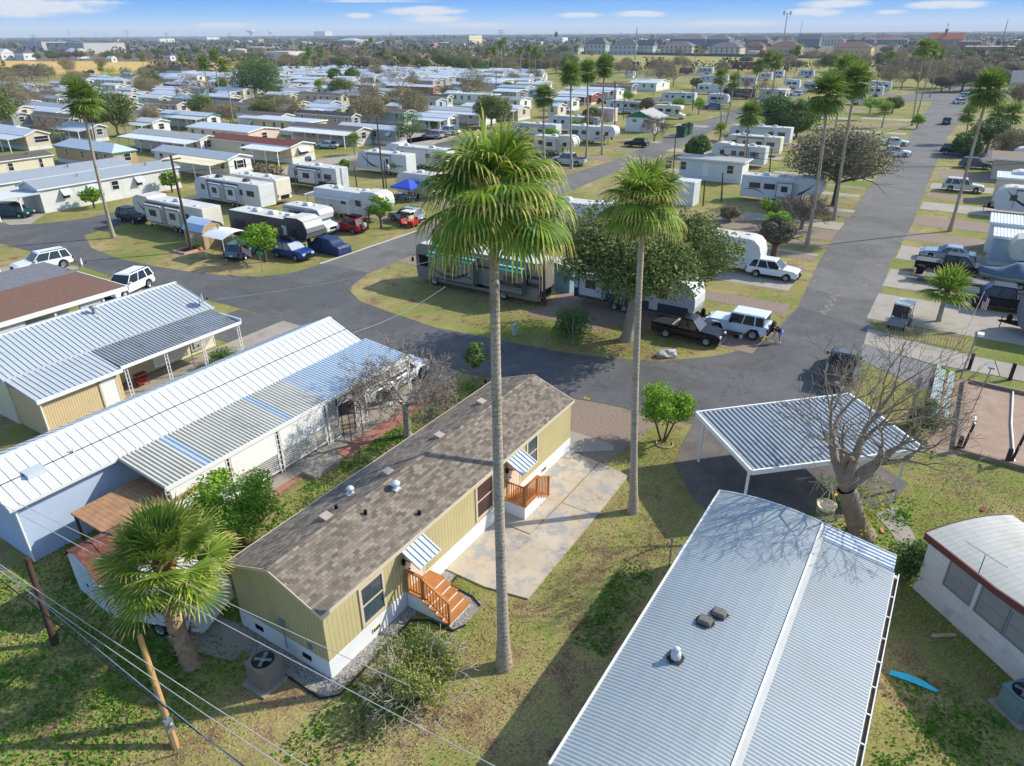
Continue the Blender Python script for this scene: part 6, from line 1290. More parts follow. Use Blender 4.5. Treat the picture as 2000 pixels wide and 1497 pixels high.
T=[('small grey home with dark shutters and white porch roof behind the leaning left palm',(176,250),118,210,GRW,LGM,dict(port=(3.,0,1,WMET))),
('grey-tan home with dark brown roof left of the leaning left palm',(134,231),57,163,BEW,DSH,{}),
('white home with brown window trim and white porch behind the left palm crown',(128,210),44,158,WHW,LGM,dict(port=(2.6,0,.95,WMET))),
('tan home with dark roof and light gable trim near the forked bare tree',(344,205),280,372,BEW,DSH,{}),
('cream gabled home with white roof just right of the oak cluster',(287,217),262,317,CREAM,WMET,{}),
('white gabled home with two tall windows and white porch right of the oak cluster',(296,240),258,333,WHW,WMET,dict(port=(2.8,0,1,WMET))),
('white home with teal trim and long white porch roof in the left middle',(403,228),310,432,WHW,WMET,dict(port=(3.2,0,.8,WMET),trim=TEALT)),
('white home with light grey roof and wide white carport in front in the left middle',(389,273),254,428,WHW,M('warm_grey_flat_metal',(170,172,168),.5,.06),dict(port=(3.4,0,1.,WMET))),
('white home with blue grey roof and cream carport sheltering bicycles',(444,312),295,493,WHW,LGM,dict(port=(3.6,0,.62,CREAM),skirt=.9)),
('long white roofed home beside the yellow field',(240,158),166,262,WHW,BWM,{}),
('white gabled home under the dark round tree row',(224,167),196,246,WHW,WMET,{}),
('sage grey flat roofed home behind the forked bare tree',(346,172),283,360,GNW,WMET,dict(fl='flat')),
('tan gabled home with white roof in the left back rows',(277,183),262,298,TANW,WMET,{}),
('long white roofed home left of the big dark tree',(356,187),290,380,WHW,WMET,dict(port=(2.5,.2,1,WMET))),
('light green gabled home left of the big dark tree',(309,192),266,334,GNW,WMET,{}),
('pale grey home in front of the tall left palm pair',(398,173),348,420,LBW,LGM,{}),
('home with reddish porch in the left back rows',(366,166),318,385,RDW,LGM,{}),
('tan gabled home behind the dark roofed hall',(354,155),316,372,TANW,LGM,{}),
('light blue home with navy roof left of the big dark tree trunk',(466,199),372,477,LBW,NAVR,{}),
('large hall with black hip roof beside the yellow field',(356,142),300,385,WHW,BLKR,dict(hip=4.,h=3.6,rise=2.)),
('home with bright blue roof at the field edge',(254,144),238,265,WHW,M('bright_blue_roof',(120,160,200),.4),{}),
('small white home among bare trees at the left edge',(68,176),30,78,WHW,WMET,{}),
('home with orange wooden gable left of the leaning palm',(118,163),95,131,M('orange_wood_gable',(196,132,80),.7),WMET,{}),
('grey roofed home among bare trees at the left edge',(110,193),50,125,WHW,LGM,{}),
('white gabled home cut by the left frame edge',(15,255),-40,58,BEW,WMET,{}),
('pale home with grey brown roof, dark shutters and brown steps in the middle left',(496,209),417,524,M('pale_grey_siding',(206,208,202),.7,.04,1.,groove=('z',.2,.02,.2)),DSH,dict(skirt=.7,wins=(('W',1.8,.9,'w'),('W',6.5,.8,'s'),('W',11.,.8,'s'),('S',1.4,1.2,'s')))),
('cream home with brown roof and screened white porch left of the double palm',(578,203),477,607,CREAM,BSH,dict(port=(2.6,0,.6,WMET))),
('tan grey home with red gable and brown fence in the middle rows',(665,188),578,683,BEW,DSH,{}),
('grey home with dark shingle roof below the large bare tree',(686,228),574,706,GRW,BLKR,{}),
('long pale yellow home with white flat roof and awnings in the middle',(600,241),477,641,YLW,WMET,dict(fl='flat')),
('grey-beige home with dark shutters and big white carport beside the small palm',(695,257),563,727,M('warm_grey_siding',(190,184,172),.7,.05,1.,groove=('z',.2,.02,.2)),DSH,dict(port=(3.6,0,.97,WMET),skirt=.9)),
('white roofed home with grey screened porch left of the round green tree',(772,255),657,796,GRW,WMET,{}),
('pinkish beige home with pale blue metal roof in the left middle',(484,259),362,548,PKW,BWM,{}),
('cream home with maroon roof, white porch and golf cart in front',(567,287),399,616,CREAM,REDR,dict(port=(3.2,0,.42,WMET),skirt=.7,wins=(('S',1.6,2.2,'a'),('W',3,1.2,'w'),('W',12,.9,'w')))),
('cream gabled home beside the big dark tree',(565,186),516,582,CREAM,WMET,{}),
('white roofed home with small tan gable in the back rows',(728,167),642,743,TANW,WMET,{}),
('blue-grey walled home with white roof in the back rows',(664,174),580,700,LBW,WMET,{}),
('reddish walled home with white roof beside the big dark tree',(580,167),555,592,RDW,WMET,{}),
('white home with grey metal roof and covered carport behind the middle bare tree',(732,184),640,752,GRW,LGM,dict(port=(2.6,.1,.9,WMET))),
('home with orange trimmed gable behind the middle bare tree',(846,171),752,863,M('brown_lap_siding',(150,112,78),.7,.08),WMET,dict(trim=M('orange_trim',(196,96,56),.6))),
('pale blue-grey home with dark brown roof in the centre rows',(851,198),764,873,LBW,DSH,{}),
('white home with navy shingle roof in the centre rows',(873,190),816,886,GNW,NAVR,{}),
('white home with grey ribbed roof and white porch posts above the main palm',(949,220),824,971,WHW,LGM,dict(port=(3.,0,1,WMET),rib=.5)),
('white home with bay window and porch right of the round green tree',(874,231),800,899,WHW,WMET,dict(port=(3.,0,.9,WMET))),
('cream gabled home behind the round green tree',(780,208),752,801,CREAM,WMET,{}),
('large beige home with wide white roof behind the white van',(1012,213),898,1038,BEW,WMET,dict(port=(2.4,.0,.7,WMET))),
('home with weathered grey roof behind the wide white roof',(1016,196),950,1040,WHW,M('weathered_grey_metal',(140,148,154),.5,.15),{}),
('white flat roofed home left of the dark pole',(960,187),865,979,WHW,WMET,dict(fl='flat')),
('grey walled home with pale blue roof right of the dark pole',(1008,180),960,1034,SGW,BWM,{}),
('white home with pale roof under the far brown trees',(974,160),948,1006,WHW,BWM,{}),
('blue grey home with long grey roof behind the dark pole',(1026,172),970,1046,LBW,LGM,{}),
('pale green home at the foot of the grey trees',(878,140),850,893,GNW,BWM,{}),
('yellow brown gabled house with bright blue roof at the park edge',(937,134),926,952,M('yellow_brown_wall',(200,168,110),.7),M('bright_blue_roof',(120,160,200)),{}),
('slate grey home with brown roof and white skirting behind the palm trio',(1234,168),1150,1246,SGW,BSH,dict(skirt=.7)),
('large white home with pale green roof near the three bare trees',(1283,163),1228,1321,WHW,M('pale_green_roof',(190,208,204),.5),dict(rise=1.)),
('long white roofed home behind the palm trio',(1205,177),1102,1221,WHW,WMET,dict(port=(2.4,.1,.8,WMET))),
('red walled home with white porch roof behind the palm trio',(1156,186),1085,1177,RDW,WMET,dict(port=(2.2,.1,.9,WMET))),
('white home with blue porch behind the left palm of the trio',(1115,197),1078,1134,WHW,BWM,{}),
('pale grey home left of the palm trio',(1060,176),1030,1082,LBW,LGM,{}),
('white park home with porch beside the far white suv',(1536,177),1482,1545,WHW,WMET,dict(fl='flat')),
('long grey home under the bare trees in the centre back row',(912,176),870,925,GRW,LGM,{})]
for l,N,a,b_,wl,rf,k in T: ph(l,N,a,b_,wl,rf,**k)
# small back-row homes that nothing tells apart
k_=0
for N,a,b_ in (((586,133),545,608),((672,135),610,700),((636,147),565,655),((616,155),560,644),((582,150),545,600),((606,161),567,640),((760,142),700,778),((730,152),705,742),((765,156),738,790),((783,179),702,803),((700,148),650,722),((820,150),790,842),((845,158),800,868),((870,153),832,892),((905,165),880,922),((300,163),286,318),((255,176),225,268),((520,128),480,540),((200,150),170,215),((790,165),750,806),((690,158),660,706),((540,143),512,560),((890,182),868,905),((1062,163),1040,1080),((470,172),440,482),((430,160),405,448),((445,184),420,462),((645,202),610,668),((1090,208),1068,1108)):
    r_=random.Random(k_); k_+=1
    ph('small '+r_.choice(['white roofed home','silver roofed home'])+' in the crowded back rows',N,a,b_,r_.choice([WHW,CREAM,GRW,LBW,BEW]),r_.choice([WMET,BWM,LGM,WMET]),group='small homes in the back rows')
# restroom block with green gable
c=G(1275,260); t=thing('restroom_building','white block building with grey shingle roof and green gable beside green bins','building',(c.x,c.y,0)); du,dv,h=6.9,8.6,3.0
L_=nearpx((1275,260),1221)[1]; dv=min(10,L_)
m=MB(); m.box(0,du,0,dv,0,h); m.build('wall',M('white_block_wall',(222,226,222),.8,.05),t); m=MB(); m.prism([(-.01,0,h),(-.01,dv,h),(-.01,dv/2,h+1.3)],(.06,0,0)); m.prism([(du-.05,0,h),(du-.05,dv,h),(du-.05,dv/2,h+1.3)],(.06,0,0)); GRN=M('green_painted_gable',(30,134,88),.6,.05); m.build('gable',GRN,t)
r=MB(); r.slab((-.6,-.6,h-.08),(du+.6,-.6,h-.08),(du+.6,dv/2,h+1.5),(-.6,dv/2,h+1.5),.1,0); r.slab((-.6,dv/2,h+1.5),(du+.6,dv/2,h+1.5),(du+.6,dv+.6,h-.08),(-.6,dv+.6,h-.08),.1,0); r.box(-.6,du+.6,-.66,-.6,h-.26,h-.06,1); r.build('roof',[M('pale_grey_shingle',(176,172,170),.9,.08,4.),GRN],t)
for y in (dv*.2,dv*.62): frame_window(t,'W',y,.9,2.1,2.6,0.)
m=MB(); m.box(2.4,3.0,-.05,0,0,2.3); m.build('door',GRN,t)
for i,(px,py) in enumerate(((1331,268),(1341,263))):
    q=G(px,py); t=thing('waste_bin',('green waste container nearer the road beside the white block building','green waste container farther from the road behind the other one')[i],'container',(q.x,q.y,0)); m=MB(); m.hexa([(-.9,-.8,0),(.9,-.8,0),(.9,.8,0),(-.9,.8,0)],[(-1,-1,1.9),(1,-1,1.9),(1,1,2.1),(-1,1,2.1)]); m.build('body',M('dark_green_steel',(20,84,56),.5,.1),t); m=MB(); m.slab((-1.05,-1.05,1.96),(1.05,-1.05,1.96),(1.05,0,2.5),(-1.05,0,2.5),.06); m.slab((-1.05,0,2.5),(1.05,0,2.5),(1.05,1.05,2.16),(-1.05,1.05,2.16),.06); m.build('lid',DKP,t)
c=G(1236,153); home('small white service hut with a green door near the bare trees',(c.x,c.y),3.,4.,'v',WHW,WMET,h=2.8,skirt=0,fl='flat',doors=(('S',1.,GRN),),far=True)
# park model with ribbed flat roof beside the fifth wheels
c=G(1446,360); L_=nearpx((1440,362),1318)[1]; home('long white park home with flat weathered roof and white fascia beside the fifth wheels',(c.x,c.y),3.4,min(13,L_),'v',M('white_slat_siding',(218,222,222),.7,.05,1.,groove=('z',.25,.03,.35)),M('weathered_flat_roof',(164,162,158),.7,.12,1.5),h=3.0,fl='flat',ov=.35,wins=(('W',1.3,.9,'w'),('W',8.5,.8,'w'),('W',10.8,.9,'w')),doors=(('W',5.,),),ports=())
c=G(1352,404); home('small white utility trailer box behind the second palm crown',(c.x,c.y),2.4,2.6,'v',RVW,RVW,h=2.9,fl='flat',skirt=.0,ov=.02,name='box_trailer',cat='trailer',group=None)
# homes right of the main street
WRB=M('white_ribbed_roof',(224,228,230),.35,.05,.8)
for lab,N,zz,du,dv,wm,k in (('cream park home with white ribbed roof right of the silver suv',(1947,347),3.,3.6,9,CREAM,dict()),('park home with white ribbed roof right of the leaning palm foot',(1934,435),3.,3.4,9,WHW,dict()),('grey walled home with lattice porch and ribbed white awning at the right edge',(1940,462),2.7,2.6,9,LBW,dict())):
    c=G(*N,zz); t=home(lab,(c.x+.2,c.y-dv-.2),du,dv,'v',wm,WRB,h=zz-.1,fl='flat',rise=.2,skirt=.3,ov=.25,rib=.0,wins=(('N',.8,.9,'w'),)[:0],far=True)
    m=MB(); corr(m,(-.25,-.25,zz+.05),(-.25,dv+.25,zz+.05),(du+.25,dv+.25,zz+.22),(du+.25,-.25,zz+.22),.28,.05,0); m.build('ribbed_roof_skin',WRB,t)
q=G(1925,505); m=MB(); 
t=thing('lattice_screen','white lattice porch screen at the right edge behind the cream caravan','lattice screen',(q.x,q.y,0))
m=MB(); lattice(m,0,4.2,0,.0,2.1,.2,.03,'y'); o=m.build('lattice_panel',WHITE_T,t); o.location=(0,-4.2,0)
for y in (0,-1.4,-2.8): m=MB(); m.box(-.06,.06,y-.06,y+.06,0,2.6); m.box(-1.,.06,y-.03,y+.03,2.0,2.06); m.build('post',WHITE_T,t)
c=G(1945,312,2.8); home('long low home with white fascia behind the row of right palms',(c.x,c.y-16),8,16,'v',BEW,M('brown_grey_roof',(128,112,100),.9,.1,3.),h=2.9,fl='flat',ov=.6,wins=(),far=True,skirt=0)
c=G(1968,190); t=home('large community hall with slate grey roof and pale balustrade at the right edge',(c.x+8,c.y-34),22,34,'v',BEW,M('slate_hall_roof',(104,108,116),.9,.1,3.),h=4.2,rise=3.2,skirt=0,far=True,group=None,name='community_hall',cat='hall')
q=G(1975,200); t=thing('balustrade','pale balustrade fence in front of the slate grey hall','fence',(q.x,q.y,0)); m=MB(); m.box(0,.2,-24,0,1.5,1.7); m.box(0,.2,-24,0,.2,.35); m.build('rail',WHITE_T,t)
m=MB()
for i in range(60): m.box(.02,.16,-.4*i-.1,-.4*i+.04,.0,1.6)
tag(m.build('balusters',WHITE_T,t),kind=None)
# ================= caravans =================
rvp('cream fifth wheel with two slide outs beside the dark pole on the grass island',265,(405,468),90,'fw',body=RVC,style=1,acs=1,slide=((-3.2,-.6,1,RVC),(.2,3.3,1,RVC)),wn=[(-4.,.6)])
rvp('white travel trailer with grey trim behind the cream fifth wheel',373,(512,415),90,'tt',style=6,slide=((-2.8,-.6,1,None),(.4,2.6,1,None)),acs=2)
rvp('beige motorhome seen from its square rear behind the white travel trailer',453,(545,402),90,'ca',body=RVC,style=2,acs=2)
rvp('grey and black travel trailer with framed slide out next to the back street',565,(660,378),90,'tt',body=M('rv_light_grey',(196,200,204),.4),lower=RVK,style=1,slide=((-1.4,2.2,1,M('rv_light_grey',(196,200,204))),),acs=1)
rvp('large charcoal motorhome coach with rounded grey front above the blue wagon',455,(605,500),-90,'fw',body=RVK,cap=RVG,style=0,acs=3,W=2.5)
c=G(612,452); rv('white camper van with raised roof facing the road beside the red suv',(c.x,c.y),R(-90),'cc',L=6.6,W=2.2,hh=2.9,style=3,acs=1,name='camper_van',cat='camper van')
rvp('white fifth wheel with teal swirl behind the white patio cover',618,(748,440),-90,'fw',style=5,acs=2,wn=[(-1.,.8),(1.4,.9)])
rvp('white travel trailer with black swooshes beside the leaning wooden pole',700,(795,347),90,'tt',style=1,acs=2,wn=[(-1.5,.5)])
rvp('white travel trailer half hidden by the small yellow-green tree',755,(872,335),90,'fw',style=1,acs=2)
rvp('beige trailer with dark window behind the blue canopy',777,(845,402),90,'tt',body=RVC,acs=1,style=0,L=6) if False else rv('beige trailer with dark window behind the blue canopy',tuple(G(822,385))[:2],R(90),'tt',L=6.5,body=RVC,acs=1,wn=[(-2.6,1.2)])
rvp('big silver grey motorhome with teal and black swirls behind the tallest palm trunk',815,(1052,601),90,'ca',W=2.6,hh=3.6,body=M('rv_silver',(128,126,122),.35,.05,metal=.1),style=4,acs=2,slide=((-5.2,-2.6,1,M('rv_silver',(128,126,122))),(-.4,4.4,1,M('rv_silver',(128,126,122)))))
for x0,x1 in ((-5.2,-2.6),(-.4,4.4)):
    pass
MH=[o for o in COL.objects if str(o.get('label','')).startswith('big silver grey')][0]
for c_,pts in ((RVK,swoosh(-.2,2.2,4.2,1.9,-.75,.3)),(RVTL,swoosh(.1,2.45,4.3,2.35,-.3,.14)),(RVTL,swoosh(-.3,1.5,1.6,1.35,.25,.22)),(RVK,[(-5.1,1.55),(-5.1,1.95),(-2.7,1.95),(-2.7,1.55)]),(RVTL,[(-5.1,1.35),(-5.1,1.45),(-2.7,1.45),(-2.7,1.35)]),(RVG,[(-.3,2.75),(-.3,3.1),(4.3,3.1),(4.3,2.75)])):
    m=MB(); m.prism([(x,1.3+.622,z) for x,z in pts],(0,.012,0)); m.build('stripe',c_,MH)
q=G(1052,601); m=MB(); L_=nearpx((1052,601),815)[1]; yc=q.y+L_/2
for i,(x0,x1) in enumerate(((-5.2,-2.6),(-.4,4.4))):
    m=MB(); m.slab((q.x-.95,yc+x0,2.95),(q.x-.95,yc+x1,2.95),(q.x-.0,yc+x1,3.35),(q.x-.0,yc+x0,3.35),.03)
    tag(m.build('slide_awning',M('teal_awning_canvas',(20,170,150),.6,.05)),('short','long')[i]+' teal awning over a slide out of the silver grey motorhome','awning')
rvp('navy and grey travel trailer under the live oak behind the black pickup',1120,(1352,638),-90,'tt',body=M('rv_pale_grey',(186,194,202),.45,.05,groove=('z',.12,.02,.25)),lower=RVN,cap=RVW,style=0,acs=1,slide=((-4.4,-2.2,-1,None),),wn=[(-3.2,1.2),(0.,.8),(2.,.9)],W=2.45)
q=G(1100,560); t=thing('storage_shed','blue metal shed with rusty streaked roof between motorhome and oak','shed',(q.x,q.y,0)); m=MB(); m.box(-1.3,1.3,-1.3,1.3,0,2.2); m.build('wall',M('blue_shed_metal',(120,160,176),.5,.08,groove=('xy',.3,.03,.3)),t); m=MB(); m.slab((-1.4,-1.45,2.15),(1.4,-1.45,2.15),(1.4,0,2.55),(-1.4,0,2.55),.05); m.slab((-1.4,0,2.55),(1.4,0,2.55),(1.4,1.45,2.15),(-1.4,1.45,2.15),.05); m.build('roof',M('streaked_rusty_roof',(208,204,196),.5,.1,2.,dirt=((166,84,44),1.2,.9)),t)
rv('large white caravan hidden between the two main palms',tuple(G(1140,452))[:2],R(-90),'fw',L=9.5,style=1,acs=2)
rv('white caravan roof showing above the oak crown',tuple(G(1398,520))[:2],R(-90),'tt',L=8.5,style=0,acs=1)
rvp('white fifth wheel with grey swirl and open steps facing the tree by the main street',1443,(1600,408),-90,'fw',style=1,acs=3,slide=((-.4,1.6,-1,None),),wn=[(-4.,1.4),(-2.1,1.4)])
rvp('nearest white fifth wheel of the trio beside the flat roofed park home',1386,(1490,330),90,'fw',style=1,acs=2)
rvp('cream caravan behind the nearest white fifth wheel of the trio',1412,(1520,308),90,'tt',body=RVC,acs=2,style=2)
rvp('farthest long white caravan of the trio by the dark round tree',1420,(1540,286),90,'tt',acs=3,style=0)
rvp('long white caravan with plain side left of the green gabled block',1070,(1165,262),90,'tt',acs=1,style=0)
rvp('tall white fifth wheel with large windows behind the leafless shrub',1108,(1200,285),-90,'fw',style=1,acs=2)
rvp('cream fifth wheel with black trim above the grey pickup',1042,(1120,308),-90,'fw',body=RVC,style=2,acs=1,slide=((-2.,1.,-1,RVC),))
rvp('white caravan with small square windows right of the main palm crown',1000,(1085,278),90,'tt',style=3,acs=1)
rvp('silver blue striped caravan above the pink truck',1182,(1245,224),90,'tt',body=M('rv_silver_blue',(190,206,220),.3,.05,metal=.4),style=3,acs=1)
c=G(1198,238); home('pink walled box trailer behind the green gabled block',(c.x,c.y),2.3,5.,'v',M('faded_pink_panel',(214,186,180),.6,.1),RVW,h=2.9,fl='flat',skirt=.5,ov=.02,name='box_trailer',cat='trailer',group=None,wins=(),far=True)
c=G(1308,232); rv('cream cab-over motorhome with brown awning right of the green gabled block',(c.x,c.y),R(-90),'cc',L=8.,body=RVC,style=2,acs=1)
for lab,a,N,hd,kd,kk in (('long white caravan with dark window behind the class of round bushes',1290,(1355,205),90,'tt',dict(style=0,acs=1)),('white caravan with black lines near the blue pickup',1380,(1420,208),-90,'tt',dict(style=1,acs=1)),('long white and black caravan behind the blue pickup',1360,(1426,186),-90,'fw',dict(style=1,acs=2)),('black and white motorhome behind the palm pair',1412,(1470,195),90,'ca',dict(body=RVK,style=2,acs=2)),('white caravan in the third row behind the palm pair',1365,(1420,165),90,'tt',dict(acs=1)),('white motorhome parked at the green field edge on the left',1197,(1222,138),-90,'ca',dict(acs=1)),('dark caravan parked at the green field edge',1326,(1350,146),90,'tt',dict(body=RVK,roofm=RVG,acs=1)),('white and black caravan parked at the green field edge',1361,(1391,146),90,'tt',dict(style=1,acs=1)),('plain white caravan left of the dark pole by the green field',1508,(1529,152),90,'tt',dict(acs=1)),('white caravan right of the dark pole by the green field',1558,(1588,152),90,'tt',dict(style=3,acs=2)),('caravan with black nose and white body behind the far white suv',1528,(1560,175),90,'fw',dict(cap=RVK,acs=1)),('white caravan beside the far white suv',1566,(1592,180),90,'fw',dict(acs=2,style=3)),('white fifth wheel with black lines left of the main street end',1692,(1738,180),90,'fw',dict(style=1,acs=2)),('white caravan with dark front behind the twin palms',1642,(1690,206),90,'tt',dict(style=1,acs=1)),('pale blue caravan behind the grey round tree',1572,(1612,234),90,'tt',dict(style=3,acs=1)),('white caravan roof right of the twin palms',1690,(1722,190),90,'tt',dict(acs=1)),('white caravan by the field fence on the right',1610,(1634,152),90,'tt',dict(acs=1)),('white caravan among trees at the end of the second row',1432,(1475,168),90,'tt',dict(acs=1,style=3)),('white caravan left of the far palm pair',1480,(1506,158),90,'tt',dict(acs=1))):
    rvp(lab,a,N,hd,kd,**kk)
rvr('white caravan at the right edge under the leafless hedge',(1968,330),8.,90,'tt',style=3,acs=1,slide=())
rvr('white caravan with black swirl at the right edge below the cream park home',(1955,388),9.,90,'fw',style=1,acs=1)
rvr('white caravan with dark window at the right edge beside the ribbed roofs',(1934,418),9.,90,'tt',style=1,acs=1)
rvr('cream fifth wheel nose with black and tan swirls at the right edge',(1955,538),9.,90,'fw',body=RVC,style=2,acs=1)
rvr('grey caravan with hitch and tank entering at the right edge above the courts',(1976,655),8.,90,'tt',body=RVG,style=1,acs=1)
# patio cover with people
t=thing('patio_cover','white metal patio cover with people sitting below beside the camper van','patio cover',(G(684,432).x,G(684,432).y,0)); p0=G(690,455); 
m=MB(); q=[(-.2,-.3,2.45),(3.4,-.3,2.7),(3.4,7.2,2.7),(-.2,7.2,2.45)]; m.slab(*q,.14); ribs(m,q[0],q[3],q[2],q[1],.3,.03,.03); m.build('roof',M('cream_white_patio_roof',(220,216,204),.5,.04),t)
for x,y in((0,0),(0,3.4),(0,6.9),(3.2,6.9)): m=MB(); m.box(x-.06,x+.06,y-.06,y+.06,0,2.45); m.build('post',WHITE_T,t)
bp=t.location
BLU=M('blue_cloth',(40,70,160),.8,.1); PNK=M('pink_cloth',(214,140,120),.8,.1); GRC=M('grey_cloth',(140,150,160),.8,.1); DHR=M('dark_hair',(40,30,26),.8,.2); RDC=M('red_cloth',(170,40,44),.8,.1); BKC=M('black_cloth',(26,27,32),.85,.1); PUR=M('lilac_cloth',(150,150,230),.8,.05)
person('person in a pink top standing at the post of the white patio cover',(bp.x-.3,bp.y+2.6),R(0),'stand',PNK,M('denim',(60,80,120),.8),DHR)
person('person in a blue shirt sitting under the white patio cover',(bp.x+1.1,bp.y+2.3),R(180),'sit',BLU,GRC,DHR)
person('person in a grey shirt sitting under the white patio cover',(bp.x+1.2,bp.y+1.2),R(200),'sit',GRC,BKC,M('grey_hair',(150,146,140),.8))
def chair(label,loc,hd,mat):
    t=thing('folding_chair',label,'chair',(loc[0],loc[1],0),hd); m=MB(); m.box(-.25,.25,-.25,.25,.42,.46); m.build('seat',mat,t); m=MB(); m.slab((-.3,-.25,.9),(-.25,-.25,.46),(-.25,.25,.46),(-.3,.25,.9),.02) ; m.box(-.28,-.24,-.25,.25,.46,.95); m.build('backrest',mat,t)
    for x in(-.22,.22):
        for y in(-.22,.22): m=MB(); m.tube([(x,y,0),(x,y,.42)],.015,4); m.build('leg',GALV,t)
chair('folding chair under the person in blue',(bp.x+1.15,bp.y+2.3),R(180),BLU); chair('folding chair under the person in grey',(bp.x+1.25,bp.y+1.2),R(200),RDC); chair('empty red folding chair under the white patio cover',(bp.x+.7,bp.y+4.6),R(200),RDC)
def table(label,loc,mat,l=1.5,name='folding_table'):
    t=thing(name,label,'table',(loc[0],loc[1],0)); m=MB(); m.box(-.4,.4,-l/2,l/2,.7,.74); m.build('tabletop',mat,t)
    for x in(-.33,.33):
        for y in(-l/2+.1,l/2-.1): m=MB(); m.tube([(x,y,0),(x,y,.7)],.018,4); m.build('leg',GALV,t)
table('table with yellow cloth under the white patio cover',(bp.x+.35,bp.y+1.8),M('yellow_cloth',(206,190,110),.8,.1))
# blue canopy
q=G(800,392); t=thing('pop_up_canopy','blue pop-up canopy with people and a table below beside the palm crown','canopy',(q.x,q.y,0)); m=MB(); a=1.75
m.add([(-a,-a,2.0),(a,-a,2.0),(a,a,2.0),(-a,a,2.0),(0,0,2.85),(-a,-a,1.8),(a,-a,1.8),(a,a,1.8),(-a,a,1.8)],((0,1,4),(1,2,4),(2,3,4),(3,0,4),(5,6,1,0),(6,7,2,1),(7,8,3,2),(8,5,0,3))); m.build('canopy_top',M('royal_blue_canvas',(50,84,190),.7,.05),t)
for x in(-a,a):
    for y in(-a,a): m=MB(); m.tube([(x,y,0),(x,y,1.95)],.03,4); m.build('leg',GALV,t)
person('person in red sitting under the blue canopy',(q.x+.3,q.y+.2),R(200),'sit',RDC,BKC,DHR); person('person in blue sitting under the blue canopy',(q.x+.2,q.y-.9),R(180),'sit',BLU,GRC,DHR); chair('folding chair of the person in red under the blue canopy',(q.x+.35,q.y+.2),R(200),DKP); chair('folding chair of the person in blue under the blue canopy',(q.x+.25,q.y-.9),R(180),DKP)
table('low table with turquoise top under the blue canopy',(q.x-.9,q.y-.3),M('turquoise_table_top',(90,180,200),.5),1.7)
t=thing('motorcycle','parked motorcycle beside the blue canopy','motorcycle',tuple(G(784,392)),R(-60)); m=MB(); m.prism([(-.6,-.12,.5),(-.5,-.12,.85),(.1,-.12,.8),(.3,-.12,1.0),(.55,-.12,.9),(.4,-.12,.45),(-.1,-.12,.35)],(0,.24,0)); m.build('body',M('blue_tank',(60,80,150),.4),t,bev=.03)
for x in(-.7,.75): m=MB(); m.lathe((x,0,.32),[(.2,-.05),(.31,-.04),(.32,0),(.31,.04),(.2,.05)],14,0,'y'); m.build('wheel',TYRE,t)
m=MB(); m.tube([(.75,0,.32),(.5,0,1.05),(.42,.35,1.1)],.025,5); m.tube([(.5,0,1.05),(.42,-.35,1.1)],.025,5); m.build('handlebar',CHR,t)
# tan gambrel shed, white shade sail porch, planter
q=G(402,488); t=thing('storage_shed','tan barn style shed with pale blue curved roof beside the dark pole','shed',(q.x,q.y,0)); m=MB(); pr=[(0,0),(0,1.9),(.4,2.4),(1.3,2.75),(2.2,2.4),(2.6,1.9),(2.6,0)]; m.prism([(x,0,z) for x,z in pr],(0,3.2,0)); m.build('wall',M('tan_shed_wall',(190,160,120),.7,.06,groove=('z',.2,.02,.25)),t); m=MB(); o_=[(-.12,1.8),(.35,2.45),(1.3,2.85),(2.25,2.45),(2.72,1.8)]
for i in range(4): (a,za),(b_,zb_)=o_[i],o_[i+1]; m.slab((a,-.12,za),(b_,-.12,zb_),(b_,3.3,zb_),(a,3.3,za),.05); 
for k in range(9): y=-.1+k*.42; m.tube([(x,y,z+.02) for x,z in o_],.02,4)
m.build('roof',M('pale_blue_metal',(176,200,222),.4,.05),t); m=MB(); m.box(-.35,0,1.4,1.9,1.1,1.5); m.build('window_air_conditioner',WHITE_T,t); m=MB(); m.box(.7,1.9,-.04,0,.05,1.9); m.build('door',M('tan_shed_door',(170,140,104),.7),t)
q=G(430,505); t=thing('shade_canopy','white curved canvas canopy between the tan shed and the small green tree','canopy',(q.x,q.y,0)); m=MB()
for i in range(8): x0=-.5+i*.45; f=lambda x:2.2+.45*math.sin(PI*(x+.5)/3.6); m.slab((x0,-1.6,f(x0)),(x0+.45,-1.6,f(x0+.45)),(x0+.45,1.6,f(x0+.45)),(x0,1.6,f(x0)),.03)
m.build('canopy_top',M('white_canvas',(226,228,230),.7,.04),t)
for x,y in((-.4,-1.5),(-.4,1.5),(3.,-1.5),(3.,1.5)): m=MB(); m.tube([(x,y,0),(x,y,2.2)],.035,5); m.build('post',WHITE_T,t)
table('round bar table with drinks under the white curved canopy',(q.x+1.2,q.y+.3),DKP,1.)
q=G(370,490); m=MB(); m.box(-1.2,1.2,-.9,.9,0,.12); 
for x0,x1,y0,y1 in((-1.25,1.25,-.95,-.8),(-1.25,1.25,.8,.95),(-1.25,-1.1,-.8,.8),(1.1,1.25,-.8,.8)): m.box(x0,x1,y0,y1,0,.22,1)
o=m.build('flower_bed',[M('dark_soil',(64,50,42),.95,.2,8.),M('pink_edging_brick',(196,160,144),.85,.1)]); o.location=(q.x,q.y,0); tag(o,'brick edged flower bed round the dark pole on the grass island','flower bed')
q=G(396,486); t=thing('potted_plant','terracotta pot with leafy plant at the tan shed corner','potted plant',(q.x-.6,q.y-.3,0)); m=MB(); m.lathe((0,0,0),[(.01,0),(.18,0),(.28,.4),(.25,.4),(.2,.35)],12); m.build('pot',M('terracotta',(190,104,70),.8),t); m=MB(); leaves(m,Vector((0,0,.7)),(.4,.4,.35),160,.1,random.Random(2)); m.build('foliage',LD,t)
